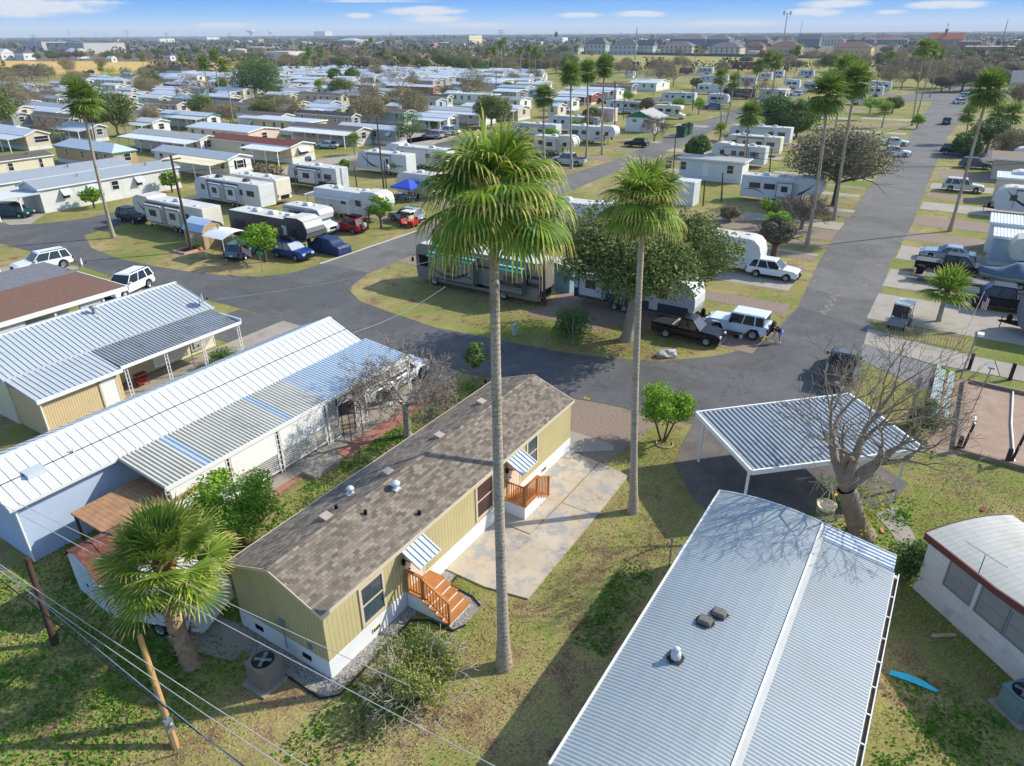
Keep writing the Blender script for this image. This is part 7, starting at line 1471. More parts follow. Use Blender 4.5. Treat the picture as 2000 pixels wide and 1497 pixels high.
q=G(513,533); t=thing('street_sign','green street name sign on a thin pole on the grass island','street sign',(q.x,q.y,0)); m=MB(); m.tube([(0,0,-.1),(0,0,1.8)],.03,6); m.build('pole',GALV,t); m=MB(); m.box(-.02,.02,-.45,.4,1.78,2.0); m.build('sign_panel',M('sign_green',(30,150,110),.4,.03),t)
q=G(490,505); t=thing('flag','red and white flag hanging at the charcoal coach side','flag',tuple(G(470,480,1.6))); m=MB(); 
for k in range(7): m.prism([(0,0+k*.0,-k*.1),(0,-1.4,-.35-k*.1),(0,-1.4,-.45-k*.1),(0,0,-.1-k*.1)],(.01,0,0),k%2)
m.build('cloth',[RDC,WHITE_T],t)
q=G(437,497); t=thing('flag','yellow flag on a short pole in front of the white curved canopy','flag',(q.x,q.y,0)); m=MB(); m.tube([(0,0,0),(0,0,3.2)],.025,5); m.build('pole',GALV,t); m=MB(); m.prism([(0,0,3.1),(0,.28,3.0),(0,.25,2.1),(0,0,2.0)],(.015,0,0)); m.build('cloth',M('yellow_flag_cloth',(226,190,60),.8),t)
# ================= cars =================
BLK=paint('black',(9,9,11)); SIL=paint('silver',(172,176,180),.4); GRYM=paint('grey_metallic',(92,100,108),.15); TEL=paint('steel_blue',(98,132,152),.1); BLP=paint('deep_blue',(24,62,130)); REDP=paint('bright_red',(176,28,26)); DBL=paint('dark_blue',(30,42,64)); CHP=paint('champagne',(176,168,156),.3)
def cp_(lab,px,py,hd,col,kind,**k): return car(lab,G(px,py),R(hd),col,kind,**k)
cp_('white compact suv on the gravel slip beside the main street',1508,541,-90,WSV,'suv',cat='suv',clad=True)
cp_('white boxy four door off-road car with spare wheel behind the black pickup',1440,650,90,paint('white_jeep',(214,224,234)),'jeep',cat='off-road car')
t=cp_('black extended cab pickup parked on gravel in front of the oak',1342,660,-90,BLK,'smallpk',bedcover=TYRE); m=MB(); m.box(-1.0,-.6,-.74,.74,1.0,1.1); m.build('truck_bed_cover',M('beige_panel',(176,160,136),.8),t)
cp_('black crew cab pickup parked beside the flatbed trailer right of the main street',1858,538,-90,BLK,'truck4',bedcover=M('grey_bed_cover',(90,90,92),.6))
cp_('silver blue sedan half hidden behind the black crew cab pickup',1848,508,90,paint('silver_blue',(150,168,182),.3),'sedan',cat='sedan')
t=cp_('lifted black pickup with toolbox facing the street behind the small palm',1950,602,90,paint('black_navy',(10,13,22)),'truck4')
cp_('grey pickup parked on the road edge beside the big bare tree',1640,733,4,paint('grey_green_metallic',(96,102,102),.3),'smallpk',bedcover=DKP)
cp_('steel blue hatchback seen from behind on the grass island',477,500,22,TEL,'suv',cat='hatchback')
t=cp_('blue station wagon with dark roof box and covered wheels beside the small green tree',573,503,-90,BLP,'suv',cat='station wagon',glass=M('silvered_glass',(170,180,190),.3,.1)); m=MB(); m.hexa([(-1.2,-.4,1.78),(.5,-.3,1.78),(.5,.3,1.78),(-1.2,.4,1.78)],[(-1.1,-.3,2.12),(.2,-.22,2.05),(.2,.22,2.05),(-1.1,.3,2.12)]); m.build('roof_box',DKP,t,bev=.06)
t=cp_('small red suv with rear spare wheel on the gravel next to the road',686,452,90,REDP,'suv',cat='suv',L=4.0); m=MB(); m.lathe((-2.12,0,.95),[(0,-.12),(.32,-.12),(.34,0),(.32,.1),(0,.1)],14,0,'x'); m.build('spare_wheel',M('grey_cover',(150,148,142),.6),t); m=MB(); m.box(-1.5,-.1,-.5,.5,1.74,1.95); m.build('roof_bag',DKP,t,bev=.06)
cp_('silver suv beside the red golf cart and palm crown',795,432,90,SIL,'suv',cat='suv',rack=True)
t=thing('covered_car','car under a wrinkled dark blue cover on the concrete pad','car',(G(645,492).x,G(645,492).y,0),R(-90)); m=MB(); bm=bmesh.new(); bmesh.ops.create_cube(bm,size=2); bmesh.ops.subdivide_edges(bm,edges=bm.edges,cuts=11,use_grid_fill=True)
for v in bm.verts:
    x,y,z=v.co; top=.62+ .75*max(0,1-(abs(x+.12)/.62)**3) if abs(x)<.75 else .62; top=.86+.62*max(0,min(1,(0.72-abs(x+.1))/.25)); 
    f=(z+1)/2; yy=y*(.95-.22*max(0,f-.5)*2*(1 if abs(x+.1)<.6 else .4)); xx=x*(1-.06*(f>.9)); n_=mn.noise(Vector((x*5,y*5,z*2)))*.05+mn.noise(Vector((x*14,y*14,z*1)))*.03
    v.co=Vector((xx*2.15+n_,yy+n_*(1 if abs(y)>.9 else .3),.05+f*(top)+n_*.5*(f>.5)))
me=bpy.data.meshes.new('cover'); bm.to_mesh(me); bm.free(); me.materials.append(M('dark_blue_nylon_cover',(32,52,92),.55,.1,3.,bmp=.4,bs=4)); o=bpy.data.objects.new('cover',me); COL.objects.link(o); o.parent=t
for p in me.polygons: p.use_smooth=True
m=MB(); m.box(-.06,.0,-1.0,1.0,.2,.24); m.tube([(-.3,-1.0,.1),(-.3,-.98,.9),(-.3,-.7,1.5),(-.3,.7,1.5),(-.3,.98,.9),(-.3,1.0,.1)],.02,4); m.build('strap',DKP,t)
cp_('black suv in front of the cream fifth wheel nose',262,433,-90,BLK,'suv',cat='suv')
golf_cart('red golf cart with white canopy beside the silver suv',G(797,443),R(90),REDP,M('white_canopy_plastic',(220,216,206),.5)); golf_cart('blue golf cart on the drive in front of the maroon roofed home',G(598,314),R(-110),paint('cart_blue',(70,100,140)),M('cream_canopy_plastic',(206,196,170),.5)); golf_cart('white and grey golf cart parked on the grass beside the bike rack',G(1755,637),R(170),paint('cart_grey',(128,132,134)),M('white_canopy_plastic',(220,216,206)))
for lab,px,py,hd,col,kd,ct in (('pale blue sedan under the carport beside the small palm',640,290,100,paint('pale_blue',(170,190,206)),'sedan','sedan'),('champagne minivan on the drive right of the round green tree',846,271,90,CHP,'van','minivan'),('white pickup under the porch right of the champagne minivan',878,263,90,WSV,'pickup','pickup truck'),('white camper van with open side door in front of the wide white roof',994,232,-90,WSV,'sprinter','van'),('white suv on the concrete drive left of the palm trio',1104,221,-90,WSV,'suv','suv'),('dark red suv parked between the trunks of the palm trio',1173,203,-90,paint('dark_red',(110,24,30)),'suv','suv'),('black hatchback on the grass beside the side street',1243,287,90,BLK,'suv','hatchback'),('blue pickup parked beside the caravans left of the palm pair',1392,214,90,paint('mid_blue',(70,110,150)),'pickup','pickup truck'),('white suv beside the white park home with porch',1553,187,90,WSV,'suv','suv'),('grey suv driving away along the main street',1848,243,0,GRYM,'suv','suv'),('white suv parked on the left of the two at the main street junction',1872,203,30,WSV,'suv','suv'),('white suv parked farther back at the main street junction',1890,192,-80,WSV,'mid','suv'),('black suv with roof rack parked right of the main street',1866,302,-90,BLK,'mid','suv'),('grey metallic crossover parked right of the main street under the leaning palm',1903,329,-90,GRYM,'suv','crossover'),('silver white large suv parked on a concrete slip right of the main street',1879,374,-90,paint('silver_pearl',(206,204,198),.1),'mid','suv'),('white car nose sticking out below the grey round tree, farther one',1748,284,-90,WSV,'sedan','car'),('white car nose sticking out below the grey round tree, nearer one',1750,305,-90,WSV,'suv','car'),('black motorcycle trailer car near the park home porch',1503,200,90,BLK,'sedan','car'),('blue car behind the black motorhome row',1592,176,-80,DBL,'sedan','car')):
    cp_(lab,px,py,hd,col,kd,cat=ct)
cp_('silver grey crew cab pickup parked beside the side street under the palms',1112,322,90,paint('silver_grey',(176,182,188),.3),'truck4')
# ================= foreground right: trailer, boat, rack, courts =================
q=G(1862,556); t=thing('flatbed_trailer','long flatbed boat trailer with yellow guides beside the black pickup','trailer',(q.x,q.y,0),R(-90)); m=MB(); m.box(-3.4,3.2,-.85,-.75,.5,.62); m.box(-3.4,3.2,.75,.85,.5,.62); m.box(-3.2,2.9,-.75,.75,.56,.6)
for k in range(7): m.box(-3.2+k,-3.1+k,-.75,.75,.5,.56)
m.build('deck',M('trailer_deck',(128,124,118),.6,.1),t)
for x in(-.9,0.): 
    for s in(-1,1): wheel(t,x,s*.98,.3,.2)
for x in(-3.2,-2.2,-1.0,.6): m=MB(); m.box(x-.04,x+.04,-.92,-.86,.5,.95); m.build('guide_post',M('yellow_marker',(226,170,40),.6),t)
m=MB(); m.box(-3.1,-2.5,-.3,.3,.62,1.3); m.build('storage_box',DKP,t,bev=.05)
q=G(1975,560); t=thing('covered_boat','boat under a grey blue cover right of the lifted pickup','boat',(q.x,q.y,0),R(90)); m=MB(); N_=12; ring=[]
for i in range(N_+1):
    f=i/N_; x=-2.6+5.4*f; w_=1.15*(1-max(0,(f-.55)/.45)**2.2)+.02; pk_=1.35+.75*math.exp(-((f-.45)/.16)**2)+.1*f; ring.append([(x,-w_,1.0),(x,-w_*.8,1.3),(x,-w_*.3,pk_),(x,w_*.3,pk_),(x,w_*.8,1.3),(x,w_,1.0)])
vs=[p for r_ in ring for p in r_]; m.add(vs,[(i*6+j,i*6+j+1,(i+1)*6+j+1,(i+1)*6+j) for i in range(N_) for j in range(5)],0,True); m.build('cover',M('grey_blue_boat_cover',(84,104,122),.7,.1,1.5,bmp=.4,bs=4),t)
m=MB(); vs=[]
for i in range(N_+1):
    f=i/N_; x=-2.6+5.3*f; w_=1.15*(1-max(0,(f-.55)/.45)**2.2)+.02; vs+=[(x,-w_,1.0),(x,-w_*.6,.6),(x,0,.45+.3*f),(x,w_*.6,.6),(x,w_,1.0)]
m.add(vs,[(i*5+j,(i+1)*5+j,(i+1)*5+j+1,i*5+j+1) for i in range(N_) for j in range(4)],0,True); m.build('hull',RVW,t)
for s in(-1,1): wheel(t,-.6,s*.9,.3,.2)
a=G(1722,655); b_=G(1878,685); t=thing('bike_rack','long galvanised bicycle rack at the edge of the concrete walk','bike rack',(a.x,a.y,0)); d=Vector((b_.x-a.x,b_.y-a.y,0)); m=MB(); n_=26
for z in(.06,.95): m.tube([(0,0,z),(d.x,d.y,z)],.022,5)
for i in range(n_+1): p=d*(i/n_)+Vector((.1*(i%2),0,0)); m.tube([(p.x,p.y,.06),(p.x,p.y,.95)],.015,4)
m.build('frame',GALV,t)
q=G(1890,640); t=thing('flag','american flag hanging on a leaning white pole right of the small palm','flag',(q.x,q.y,0)); m=MB(); m.tube([(0,0,-.1),(.1,-.35,2.9)],.025,6); m.build('pole',WHITE_T,t)
m=MB(); 
for k in range(9):
    x=k*.055; m.prism([(.1,-.36-x,2.75-x*.9),(.1,-.36-x-.055,2.75-(x+.055)*.9),(.1,-.40-x*.9-.055,1.55-x*.2),(.1,-.40-x*.9,1.55-x*.2)],(.012,0,0),k%2)
m.prism([(.085,-.37,2.74),(.085,-.62,2.5),(.085,-.6,2.1),(.085,-.38,2.2)],(.035,0,0),2)
m.build('cloth',[RDC,WHITE_T,M('flag_blue',(30,50,110),.8)],t)
for i,(x,y) in enumerate(()): pass
# picnic bench row (green aluminium bleachers)
a=G(1838,735); b_=G(1818,840); t=thing('bleacher','pale green aluminium bleacher benches beside the sand courts','bleacher',(b_.x,b_.y,0)); L_=(a-b_).length; ang=math.atan2(a.y-b_.y,a.x-b_.x); t.rotation_euler=(0,0,ang); AL=M('pale_green_aluminium',(176,190,180),.4,.06,metal=.3)
for k,(y,z) in enumerate(((0,.45),(-.5,.45),(.35,.85))):
    m=MB()
    for j in range(3 if k<2 else 2): m.box(0,L_,y-.16+j*.11,y-.07+j*.11,z,z+.04)
    m.build('seat',AL,t)
for k in range(5): x=.2+k*(L_-.4)/4; m=MB(); m.tube([(x,-.65,0),(x,-.5,.44),(x,.4,.82),(x,.45,0)],.03,5); m.build('support',DKP,t)
m=MB(); m.box(L_*.62,L_*.72,.5,.53,.6,.9); m.box(L_*.86,L_*.94,.5,.53,.6,.9); m.build('reflector',RDC,t)
# courts
SAND=M('packed_brown_sand',(150,126,108),.95,.1,1.2,col2=(172,148,128),bmp=.6,bs=12)
sheet('court',SAND,uv=[(48.7,-3.2),(39.3,-3.1),(38.6,-14),(48.2,-14)],z=.03)
sheet('court_surround',M('packed_earth',(150,130,108),.95,.1,1.5,bmp=.4,bs=12),uv=[(49.0,-1.2),(38.5,-1.6),(38.3,-3.1),(49.3,-3.2)],z=.012)
SLP=M('weathered_sleeper',(136,120,104),.9,.2,3.)
for i,(p,q2) in enumerate((((48.8,-3.1),(39.2,-3.0)),((39.1,-3.0),(38.5,-14)),((48.9,-3.1),(48.3,-14)))):
    a_,b2=Vector((*p,0)),Vector((*q2,0)); n_=(b2-a_).normalized().cross(Vector((0,0,1)))*.1; m=MB(); m.prism([a_-n_,b2-n_,b2+n_,a_+n_],(0,0,.25)); tag(m.build('sleeper_edging',SLP),('weathered timber edge along the left side of the sand court','weathered timber edge at the near end of the sand court','weathered timber edge at the far end of the sand court')[i],'edging')
m=MB(); m.tube([(48.6,-5.6,.12),(44,-5.5,.1),(39.3,-5.6,.12)],.05,6); tag(m.build('divider_pipe',WHITE_T),'white pipe dividing the two sand court lanes','pipe')
def courtpost(label,px,py,brd=True):
    q=G(px,py); t=thing('court_post',label,'court post',(q.x,q.y,0)); m=MB(); m.box(-.12,.12,-.1,.1,0,1.15 if not brd else .9); m.build('post',M('dark_brown_post',(60,46,42),.85,.2),t)
    if brd: m=MB(); m.prism([(-.05,-.1,0),(-.05,-.22,0),(.5,-.45,1.7),(.5,-.33,1.7)],(.12,0,0)); m.build('leaning_board',M('dark_brown_post',(60,46,42)),t); m=MB(); m.box(.3,1.2,-.42,-.34,1.6,1.68); m.build('arm',WHITE_T,t); m=MB(); m.lathe((.2,-.3,.95),[(0,-.02),(.12,-.02),(.12,.02),(0,.02)],10,0,'y'); m.build('disc',M('tan_disc',(176,140,110),.7),t)
courtpost('dark court post with leaning board at the near left corner of the sand court',1870,882); courtpost('dark court post with leaning board between the two lanes of the sand court',1965,907); courtpost('short dark post at the far left corner of the sand court',1892,722,False); courtpost('short dark post at the far middle of the sand court',1972,742,False)
for lab,b,tp in (('pale metal lamp post beside the bike rack and gravel',(1874,742),(1912,652)),):
    q=G(*b); t=thing('street_lamp',lab,'street lamp',(q.x,q.y,0)); m=MB(); m.tube([(0,0,-.1),(.15,-.2,3.1)],.05,6); m.build('pole',GALV,t); m=MB(); m.box(.0,.5,-.55,-.2,3.05,3.2); m.build('lamp_head',WHITE_T,t)
q=G(1898,800); t=thing('thin_pole','thin grey pole leaning beside the left edge of the sand court','pole',(q.x-.5,q.y,0)); m=MB(); m.tube([(0,0,0),(.25,-.25,2.9)],.03,5); m.box(.1,.4,-.4,-.1,2.85,2.95); m.build('pole',GALV,t)
q=G(1856,832); t=thing('water_tap','grey standpipe tap between bleacher and court','standpipe',(q.x,q.y,0)); m=MB(); m.tube([(0,0,0),(0,0,1.0)],.05,6); m.tube([(0,0,.75),(-.2,.1,.75)],.03,5); m.build('pipe',GALV,t)
# person painting the kerb number
person('person in black top and lilac shorts bending at the road edge by the off-road car',(G(1521,671).x,G(1521,671).y,.03),R(120),'bend',BKC,PUR,DHR)
q=G(1502,666); m=MB(); m.lathe((0,0,.03),[(.0,0),(.035,0),(.035,.17),(.02,.19),(.0,.2)],8); o=m.build('spray_can',DKP); o.location=(q.x-.05,q.y+.2,.0); tag(o,'black spray can beside the bending person','spray can')
q=G(1435,655); m=MB(); m.box(-.25,.25,-.12,.12,0,.12); m.box(-.1,.1,-.3,-.1,0,.06); o=m.build('tool_bag',DKP); o.location=(q.x-.35,q.y-.2,0); o.rotation_euler=(0,0,.7); tag(o,'black tool bag on the gravel below the white off-road car','bag')
q=G(1443,658); m=MB(); m.box(-.12,.12,-.1,.1,0,.25); o=m.build('paint_tin',WHITE_T); o.location=(q.x-.2,q.y-.2,0); tag(o,'small white tin on the gravel beside the black bag','tin')
# yellow slip numbers painted on the road edge
for px,py in ((1497,667),(1545,600),(1583,550),(1608,508),(1640,450),(1662,420),(1682,395),(1700,372),(1722,343),(1737,322),(1695,560),(1722,521),(1752,470),(1800,395),(1817,345),(1137,779)):
    q=G(px,py); tx=bpy.data.curves.new('number','FONT'); tx.body=str(rs.randint(10,98)) if False else ('84' if px<1300 else '75'); tx.size=.42; tx.align_x='CENTER'; o=bpy.data.objects.new('slip_number',tx); COL.objects.link(o); o.location=(q.x,q.y-(.25 if px<1690 else -.25) ,.026); o.rotation_euler=(0,0,-PI/2); tx.materials.append(YEL); tag(o,'faded yellow slip number painted on the road edge','road marking','slip numbers painted on the road edge')
m=MB(); a,b_=Vector((45.8,51.15,.03)),Vector((61,51.3,.03)); m.box(45.6,61,51.1,51.25,0,.06); tag(m.build('kerb_strip',M('pale_kerb_concrete',(200,196,184),.8,.06)),kind='structure')
pch=MB(); rr=random.Random(9)
for i in range(15): 
    p=Vector((56.9+i*.37,6.9+.2*math.sin(i*1.7),.022)); pch.poly([(p.x+rr.uniform(.16,.3)*math.cos(a*.9),p.y+rr.uniform(.12,.26)*math.sin(a*.9),p.z+i*.0002) for a in range(7)])
tag(pch.build("road_patch",M("patch_rubble",(128,122,116),.95,.2,3.)),kind="structure")#,'road_patch',M('patch_rubble',(128,122,116),.95,.2,3.))
# ================= tall palms of the park =================
def zfor(b,py):
    lo,hi=0.,60.
    for _ in range(40):
        m=(lo+hi)/2
        if P((b.x,b.y,m))[1]>py: lo=m
        else: hi=m
    return lo
PT=[((160,193),(222,465),1),((1618,182),(1575,484),1),((1672,158),(1629,430),1),((1932,172),(1855,452),1.05),((1115,143),(1116,330),1),((1147,140),(1145,308),1),((1181,130),(1176,303),.95),((1063,187),(1063,312),1.),((1466,222),(1454,338),1),((1407,150),(1409,240),.9),((1434,158),(1418,243),.9),((1468,128),(1462,205),1),((1502,112),(1492,207),.9),((1522,120),(1503,208),.9),((1557,98),(1549,170),.8),((1743,108),(1738,155),.8),((1806,92),(1781,246),1),((1822,97),(1790,229),.9),((1833,103),(1816,191),.85),((1892,222),(1882,281),.8),((1950,218),(1938,290),.85),((1975,222),(1962,292),.8),((1640,132),(1622,322),.85),((1690,168),(1680,400),.01),
((397,122),(412,222),1),((438,128),(456,243),1),((418,108),(430,195),.8),((347,112),(356,158),.8),((196,132),(200,158),.8),((474,90),(479,118),.7),((448,86),(452,112),.7),((592,92),(594,140),.8),((603,100),(606,152),.8),((622,104),(626,150),.8),((601,118),(604,165),.8),((648,92),(648,128),.7),((725,78),(728,116),.7),((733,90),(735,132),.8),((758,83),(760,122),.8),((712,92),(714,118),.7),((752,97),(754,128),.7),((776,76),(777,96),.6),((786,74),(787,95),.6),((803,94),(804,120),.8),((846,70),(847,88),.6),((856,71),(857,90),.6),((868,70),(869,90),.6),((887,72),(888,92),.6),((864,94),(866,112),.7),((880,97),(881,112),.6),((893,98),(894,116),.6),((912,94),(913,108),.5),((951,100),(952,145),.8),((959,98),(960,150),.8),((976,86),(980,147),.8),((984,78),(986,130),.7),((1017,98),(1018,160),.9),((1032,93),(1033,162),.9),((1045,100),(1043,165),.9),((1058,104),(1057,150),.8),((1085,67),(1086,108),.7),((1125,78),(1126,108),.7),((1124,95),(1125,122),.7),((1194,82),(1195,112),.7),((1272,70),(1272,92),.8),((1356,96),(1352,140),.9),((1680,76),(1681,98),.6),((1606,74),(1606,92),.5),((1662,75),(1662,92),.5),((1870,68),(1871,84),.5),((1978,92),(1976,128),.8),((1760,84),(1760,104),.6),((1783,84),(1783,102),.6),((12,124),(14,150),.8),((99,88),(100,108),.7),((116,88),(116,110),.7),((135,88),(135,106),.6),((153,97),(153,115),.6),((281,124),(282,140),.9),((207,84),(208,100),.6),((1009,80),(1009,95),.5)]
KD=['tall fan palm with ragged crown','tall slim fan palm','tall fan palm with full crown','slender fan palm with small crown']
prot={}
for i,(c,b,s) in enumerate(PT):
    if s<.1: continue
    g=G(*b); h=zfor(g,c[1]); d=math.hypot(g.x,g.y)
    if h>22 or d>520: h=max(8,min(h,20))
    t_=ray(c[0],c[1]); k=d/math.hypot(t_.x,t_.y); top=Vector((t_.x*k,t_.y*k,h)); off=top-g
    if math.hypot(off.x,off.y)>h*.25: off.x*=.4; off.y*=.4
    key=(min(5,int(h/3.2)),i%2); lab=KD[i%4]+' '+zone(g); r_=random.Random(i)
    if i<9 or key not in prot:
        near=i<9; p_=palm('fan_palm',lab,g,g+Vector((off.x,off.y,h)),.17 if near else .16,1.5*s**.5,44 if near else 32,20 if near else 12,6 if near else 4,100+i,1.05,group='tall fan palms of the park',dead=9,plen=1.1,elr=(-.95,1.4),gm=PALMM); 
        if not near: prot[key]=(p_,h)
    else: p_,h0=prot[key]; dup(p_,g,r_.uniform(0,6),lab,None,h/h0)
for i,(px,py,h,r_,lab) in enumerate(((1405,275,2.2,1.,'short fan palm beside the side street near the white caravan trio'),(695,303,2.6,.9,'small fan palm in front of the grey-beige home with carport'),(1833,628,2.6,1.35,'small full fan palm on the grass by the lifted black pickup'),(627,213,6.5,1.2,'medium fan palm in the middle rows with full crown'),(1722,250,4.,1.3,'leafy palm beside the grey round tree'),(433,188,3.5,.9,'short palm below the big dark tree'),(583,138,4.,.8,'short palm at the white warehouse wall'))):
    g=G(px,py); palm('fan_palm',lab,g,g+Vector((0,0,h)),.17,r_,28,18,6,300+i,.6,group=None,dead=0,plen=.9,elr=(-.5,1.4),bulge=.3)
# ================= trees =================
TT_=TT=[(1628,402,'grey',9.5,6.6,'wide grey leaved tree with thick forked trunk by the main street'),(495,188,'dark',13.,8.5,'big dark evergreen tree behind the tall left palm pair'),(520,190,'dark',12,7,'right half of the dark evergreen mass behind the left homes'),(232,268,'oak',9.5,5.5,'oak with brown trunk behind the teal gabled home'),(195,262,'oak',8,4.5,'smaller oak overlapping the brown trunked one'),(5,262,'oak',9,5.5,'green oak at the left frame edge'),(35,225,'brush',8,5,'brownish tree at the left edge'),(802,284,'round',6.6,2.9,'round dense green tree with short trunk above the white caravans'),(1510,262,'dark',7.5,4.2,'dense dark evergreen dome behind the white caravan trio'),(1555,268,'dark',6.8,3.8,'second dark evergreen dome behind the caravan trio'),(1362,308,'dark',3.4,1.9,'small dark green dome bush beside the side street'),(1348,303,'dark',2.,1.,'tiny dark bush next to the dome bush'),
(655,162,'dark',6,3.6,'dark round tree in the back rows'),(688,162,'dark',6,3.8,'dark round tree beside its twin in the back rows'),(275,172,'round',6.5,3.6,'dense green round tree near the tan gabled home'),(715,236,'bare',9,5,'large leafless tree in the middle rows'),(788,188,'bare',9,5,'leafless tree behind the centre homes'),(925,194,'brush',9,6.,'olive brown twiggy tree above the main palm'),(80,216,'bare',7,4,'bare forked tree at the left'),(392,214,'bare',8,4,'thin leafless tree beside the tall palm pair'),(100,278,'bare',4,2.4,'small leafless tree beside the ramp fence'),
(1287,174,'bare',9.5,5.,'first of three grey bare trees by the pale green roof'),(1300,170,'brush',9.5,5.,'middle of three grey bare trees by the pale green roof'),(1315,168,'bare',9.5,5,'last of three grey bare trees by the pale green roof'),(1240,160,'bare',7,4,'pale bare tree left of the three grey ones'),(1410,153,'brush',8,4,'far twiggy tree left of the palm pair'),
(1760,175,'bare',10,6,'large leafless tree at the end of the main street'),(1740,172,'brush',9,6,'twiggy tree behind the end of the main street'),(1792,170,'brush',9.5,5,'round grey tree on the island at the street end'),(1827,175,'brush',10,6,'wide grey brown tree right of the street end'),(1848,172,'grey',9,5,'dark trunked tree right of the street end'),(1470,215,'bare',8,5,'grey bare tree above the caravans left of the palm pair'),
(1510,505,'grey',4.2,1.6,'thin grey green tree by the white off-road row'),(1508,500,'green',4.6,1.5,'light green tree between fifth wheel and main street'),(1505,430,'green',2.6,1.3,'bright green tree in front of the swirl caravan'),(1565,448,'bare',3.5,2.,'small bare tree near the twin palms trunks'),(1424,432,'brush',1.7,1.1,'rusty brown bush on the grass left of the swirl caravan'),(520,512,'green',4.,2.1,'bright green small tree between the blue wagon and hatchback'),(745,446,'green',3.8,1.4,'small green tree beside the red suv'),(185,407,'green',2.6,1.5,'small green tree in front of the long white home'),(337,376,'green',2.9,1.4,'small green tree near the right end of the long white home'),(676,345,'green',2.9,.8,'slim green sapling by the back street'),(525,358,'brush',2.6,2.4,'rounded yellowish bush beside the back street'),(782,342,'green',2.5,1.5,'yellow green small tree between two white caravans'),(1075,290,'green',3.6,1.8,'yellow green tree between white caravans and palm trunk'),(845,255,'green',2.2,1.6,'dark hedge bush behind the main palm crown'),
(1155,268,'bare',4.5,3.,'leafless shrub in front of the tall white fifth wheel'),(1278,276,'bare',4,3,'leafless vase shaped shrub before the green gabled block'),(1240,222,'oak',3.5,2.6,'low dark tree above the green gabled block'),(1262,222,'grey',4,2.4,'grey green tree beside the street lamp'),(1325,218,'green',3.8,1.9,'green tree in front of the long caravan'),(1364,224,'green',4.2,2.2,'round green tree with pale planter base'),(1226,200,'green',3.4,2.2,'bright green tree right of the dark red suv'),(1360,175,'oak',4,2.4,'dark tree left of the far caravans'),(1698,222,'green',4,2.4,'green tree left of the main street end'),(1722,226,'green',4,2.2,'bright green tree beside its twin at the main street'),(1742,222,'oak',4,2.6,'olive tree closest to the main street end'),(1790,252,'green',3,1.8,'small tree at the foot of the leaning palm pair'),(1580,148,'green',3,2,'green bush by the far field caravans'),(1885,305,'dark',3.6,2.4,'dark bush beside the black suv with roof rack'),(1925,300,'oak',6,3.4,'dense dark tree below the right palms'),(1975,318,'brush',5.5,3.6,'reddish leafless hedge at the right edge'),(1990,205,'brush',6,4,'brown bare tree at the right edge near the hall'),
(48,147,'brush',6,4,'olive bare tree by the yellow field'),(85,148,'brush',6,4.5,'yellowish bare tree by the yellow field'),(150,160,'brush',5,4,'twiggy tree behind the leaning left palm'),(20,185,'brush',9,6,'big brown twiggy tree at the left edge'),(60,180,'bare',8,5,'brown bare tree left of the leaning palm'),(300,150,'brush',6,4,'grey twiggy tree beside the black roofed hall'),(325,152,'brush',6,4,'second grey twiggy tree beside the black roofed hall'),(390,150,'brush',7,5,'grey tree between palms and hall'),(215,148,'green',4,5,'low green hedge at the field edge'),(245,146,'green',3,5,'low yellow hedge at the field edge'),(960,142,'oak',6,5,'dark tree near the bright blue roof'),(905,142,'oak',8,6,'olive grey tree mass beside the pale green home'),(940,145,'dark',5,4,'green bushes by the park edge'),(1130,262,'green',3.,2,'low green bushes beside the road and caravans'),(1155,238,'oak',3,2.4,'low bush by the palm trunks near the white suv')]
# further small homes filling the back rows
rr=random.Random(31); occ=[(t_.location.x+5,t_.location.y+8) for t_ in HOMES]
for iu in range(0,30):
    for iv in range(0,13):
        u=34+iu*10.5+rr.uniform(-1,1); v=101+iv*19.5+rr.uniform(-1.5,1.5); q=P((u,v,0))
        if not(-40<q[0]<1075 and 133<q[1]<262) or (q[0]<330 and q[1]<150): continue
        if any(abs(a-u-2.2)<8.2 and abs(b_-v-7)<14 for a,b_ in occ): continue
        if any(math.hypot(G(px,py).x-u-2,G(px,py).y-v-6)<8 for px,py,k,h,r_,lab in TT_ if k in('dark','oak','round')): continue
        occ.append((u+2.2,v+7)); dv=rr.uniform(11,16); wl=rr.choice([WHW,CREAM,GRW,LBW,BEW,PKW]); rf=rr.choice([WMET,BWM,LGM,WMET,DSH,WMET])
        home('small white roofed home in the crowded back rows',(u,v),4.4,dv,'v',wl,rf,group='small homes in the back rows',far=True,wins=(('W',2.,.9,'w'),('W',7,.9,'w'),('S',1.5,1.2,'w')),ports=[(-2.6,-.2,1,dv*.8,2.75,2.45,'x',WMET,[(-2.4,1.2),(-2.4,dv*.75)])] if rr.random()<.55 else ())
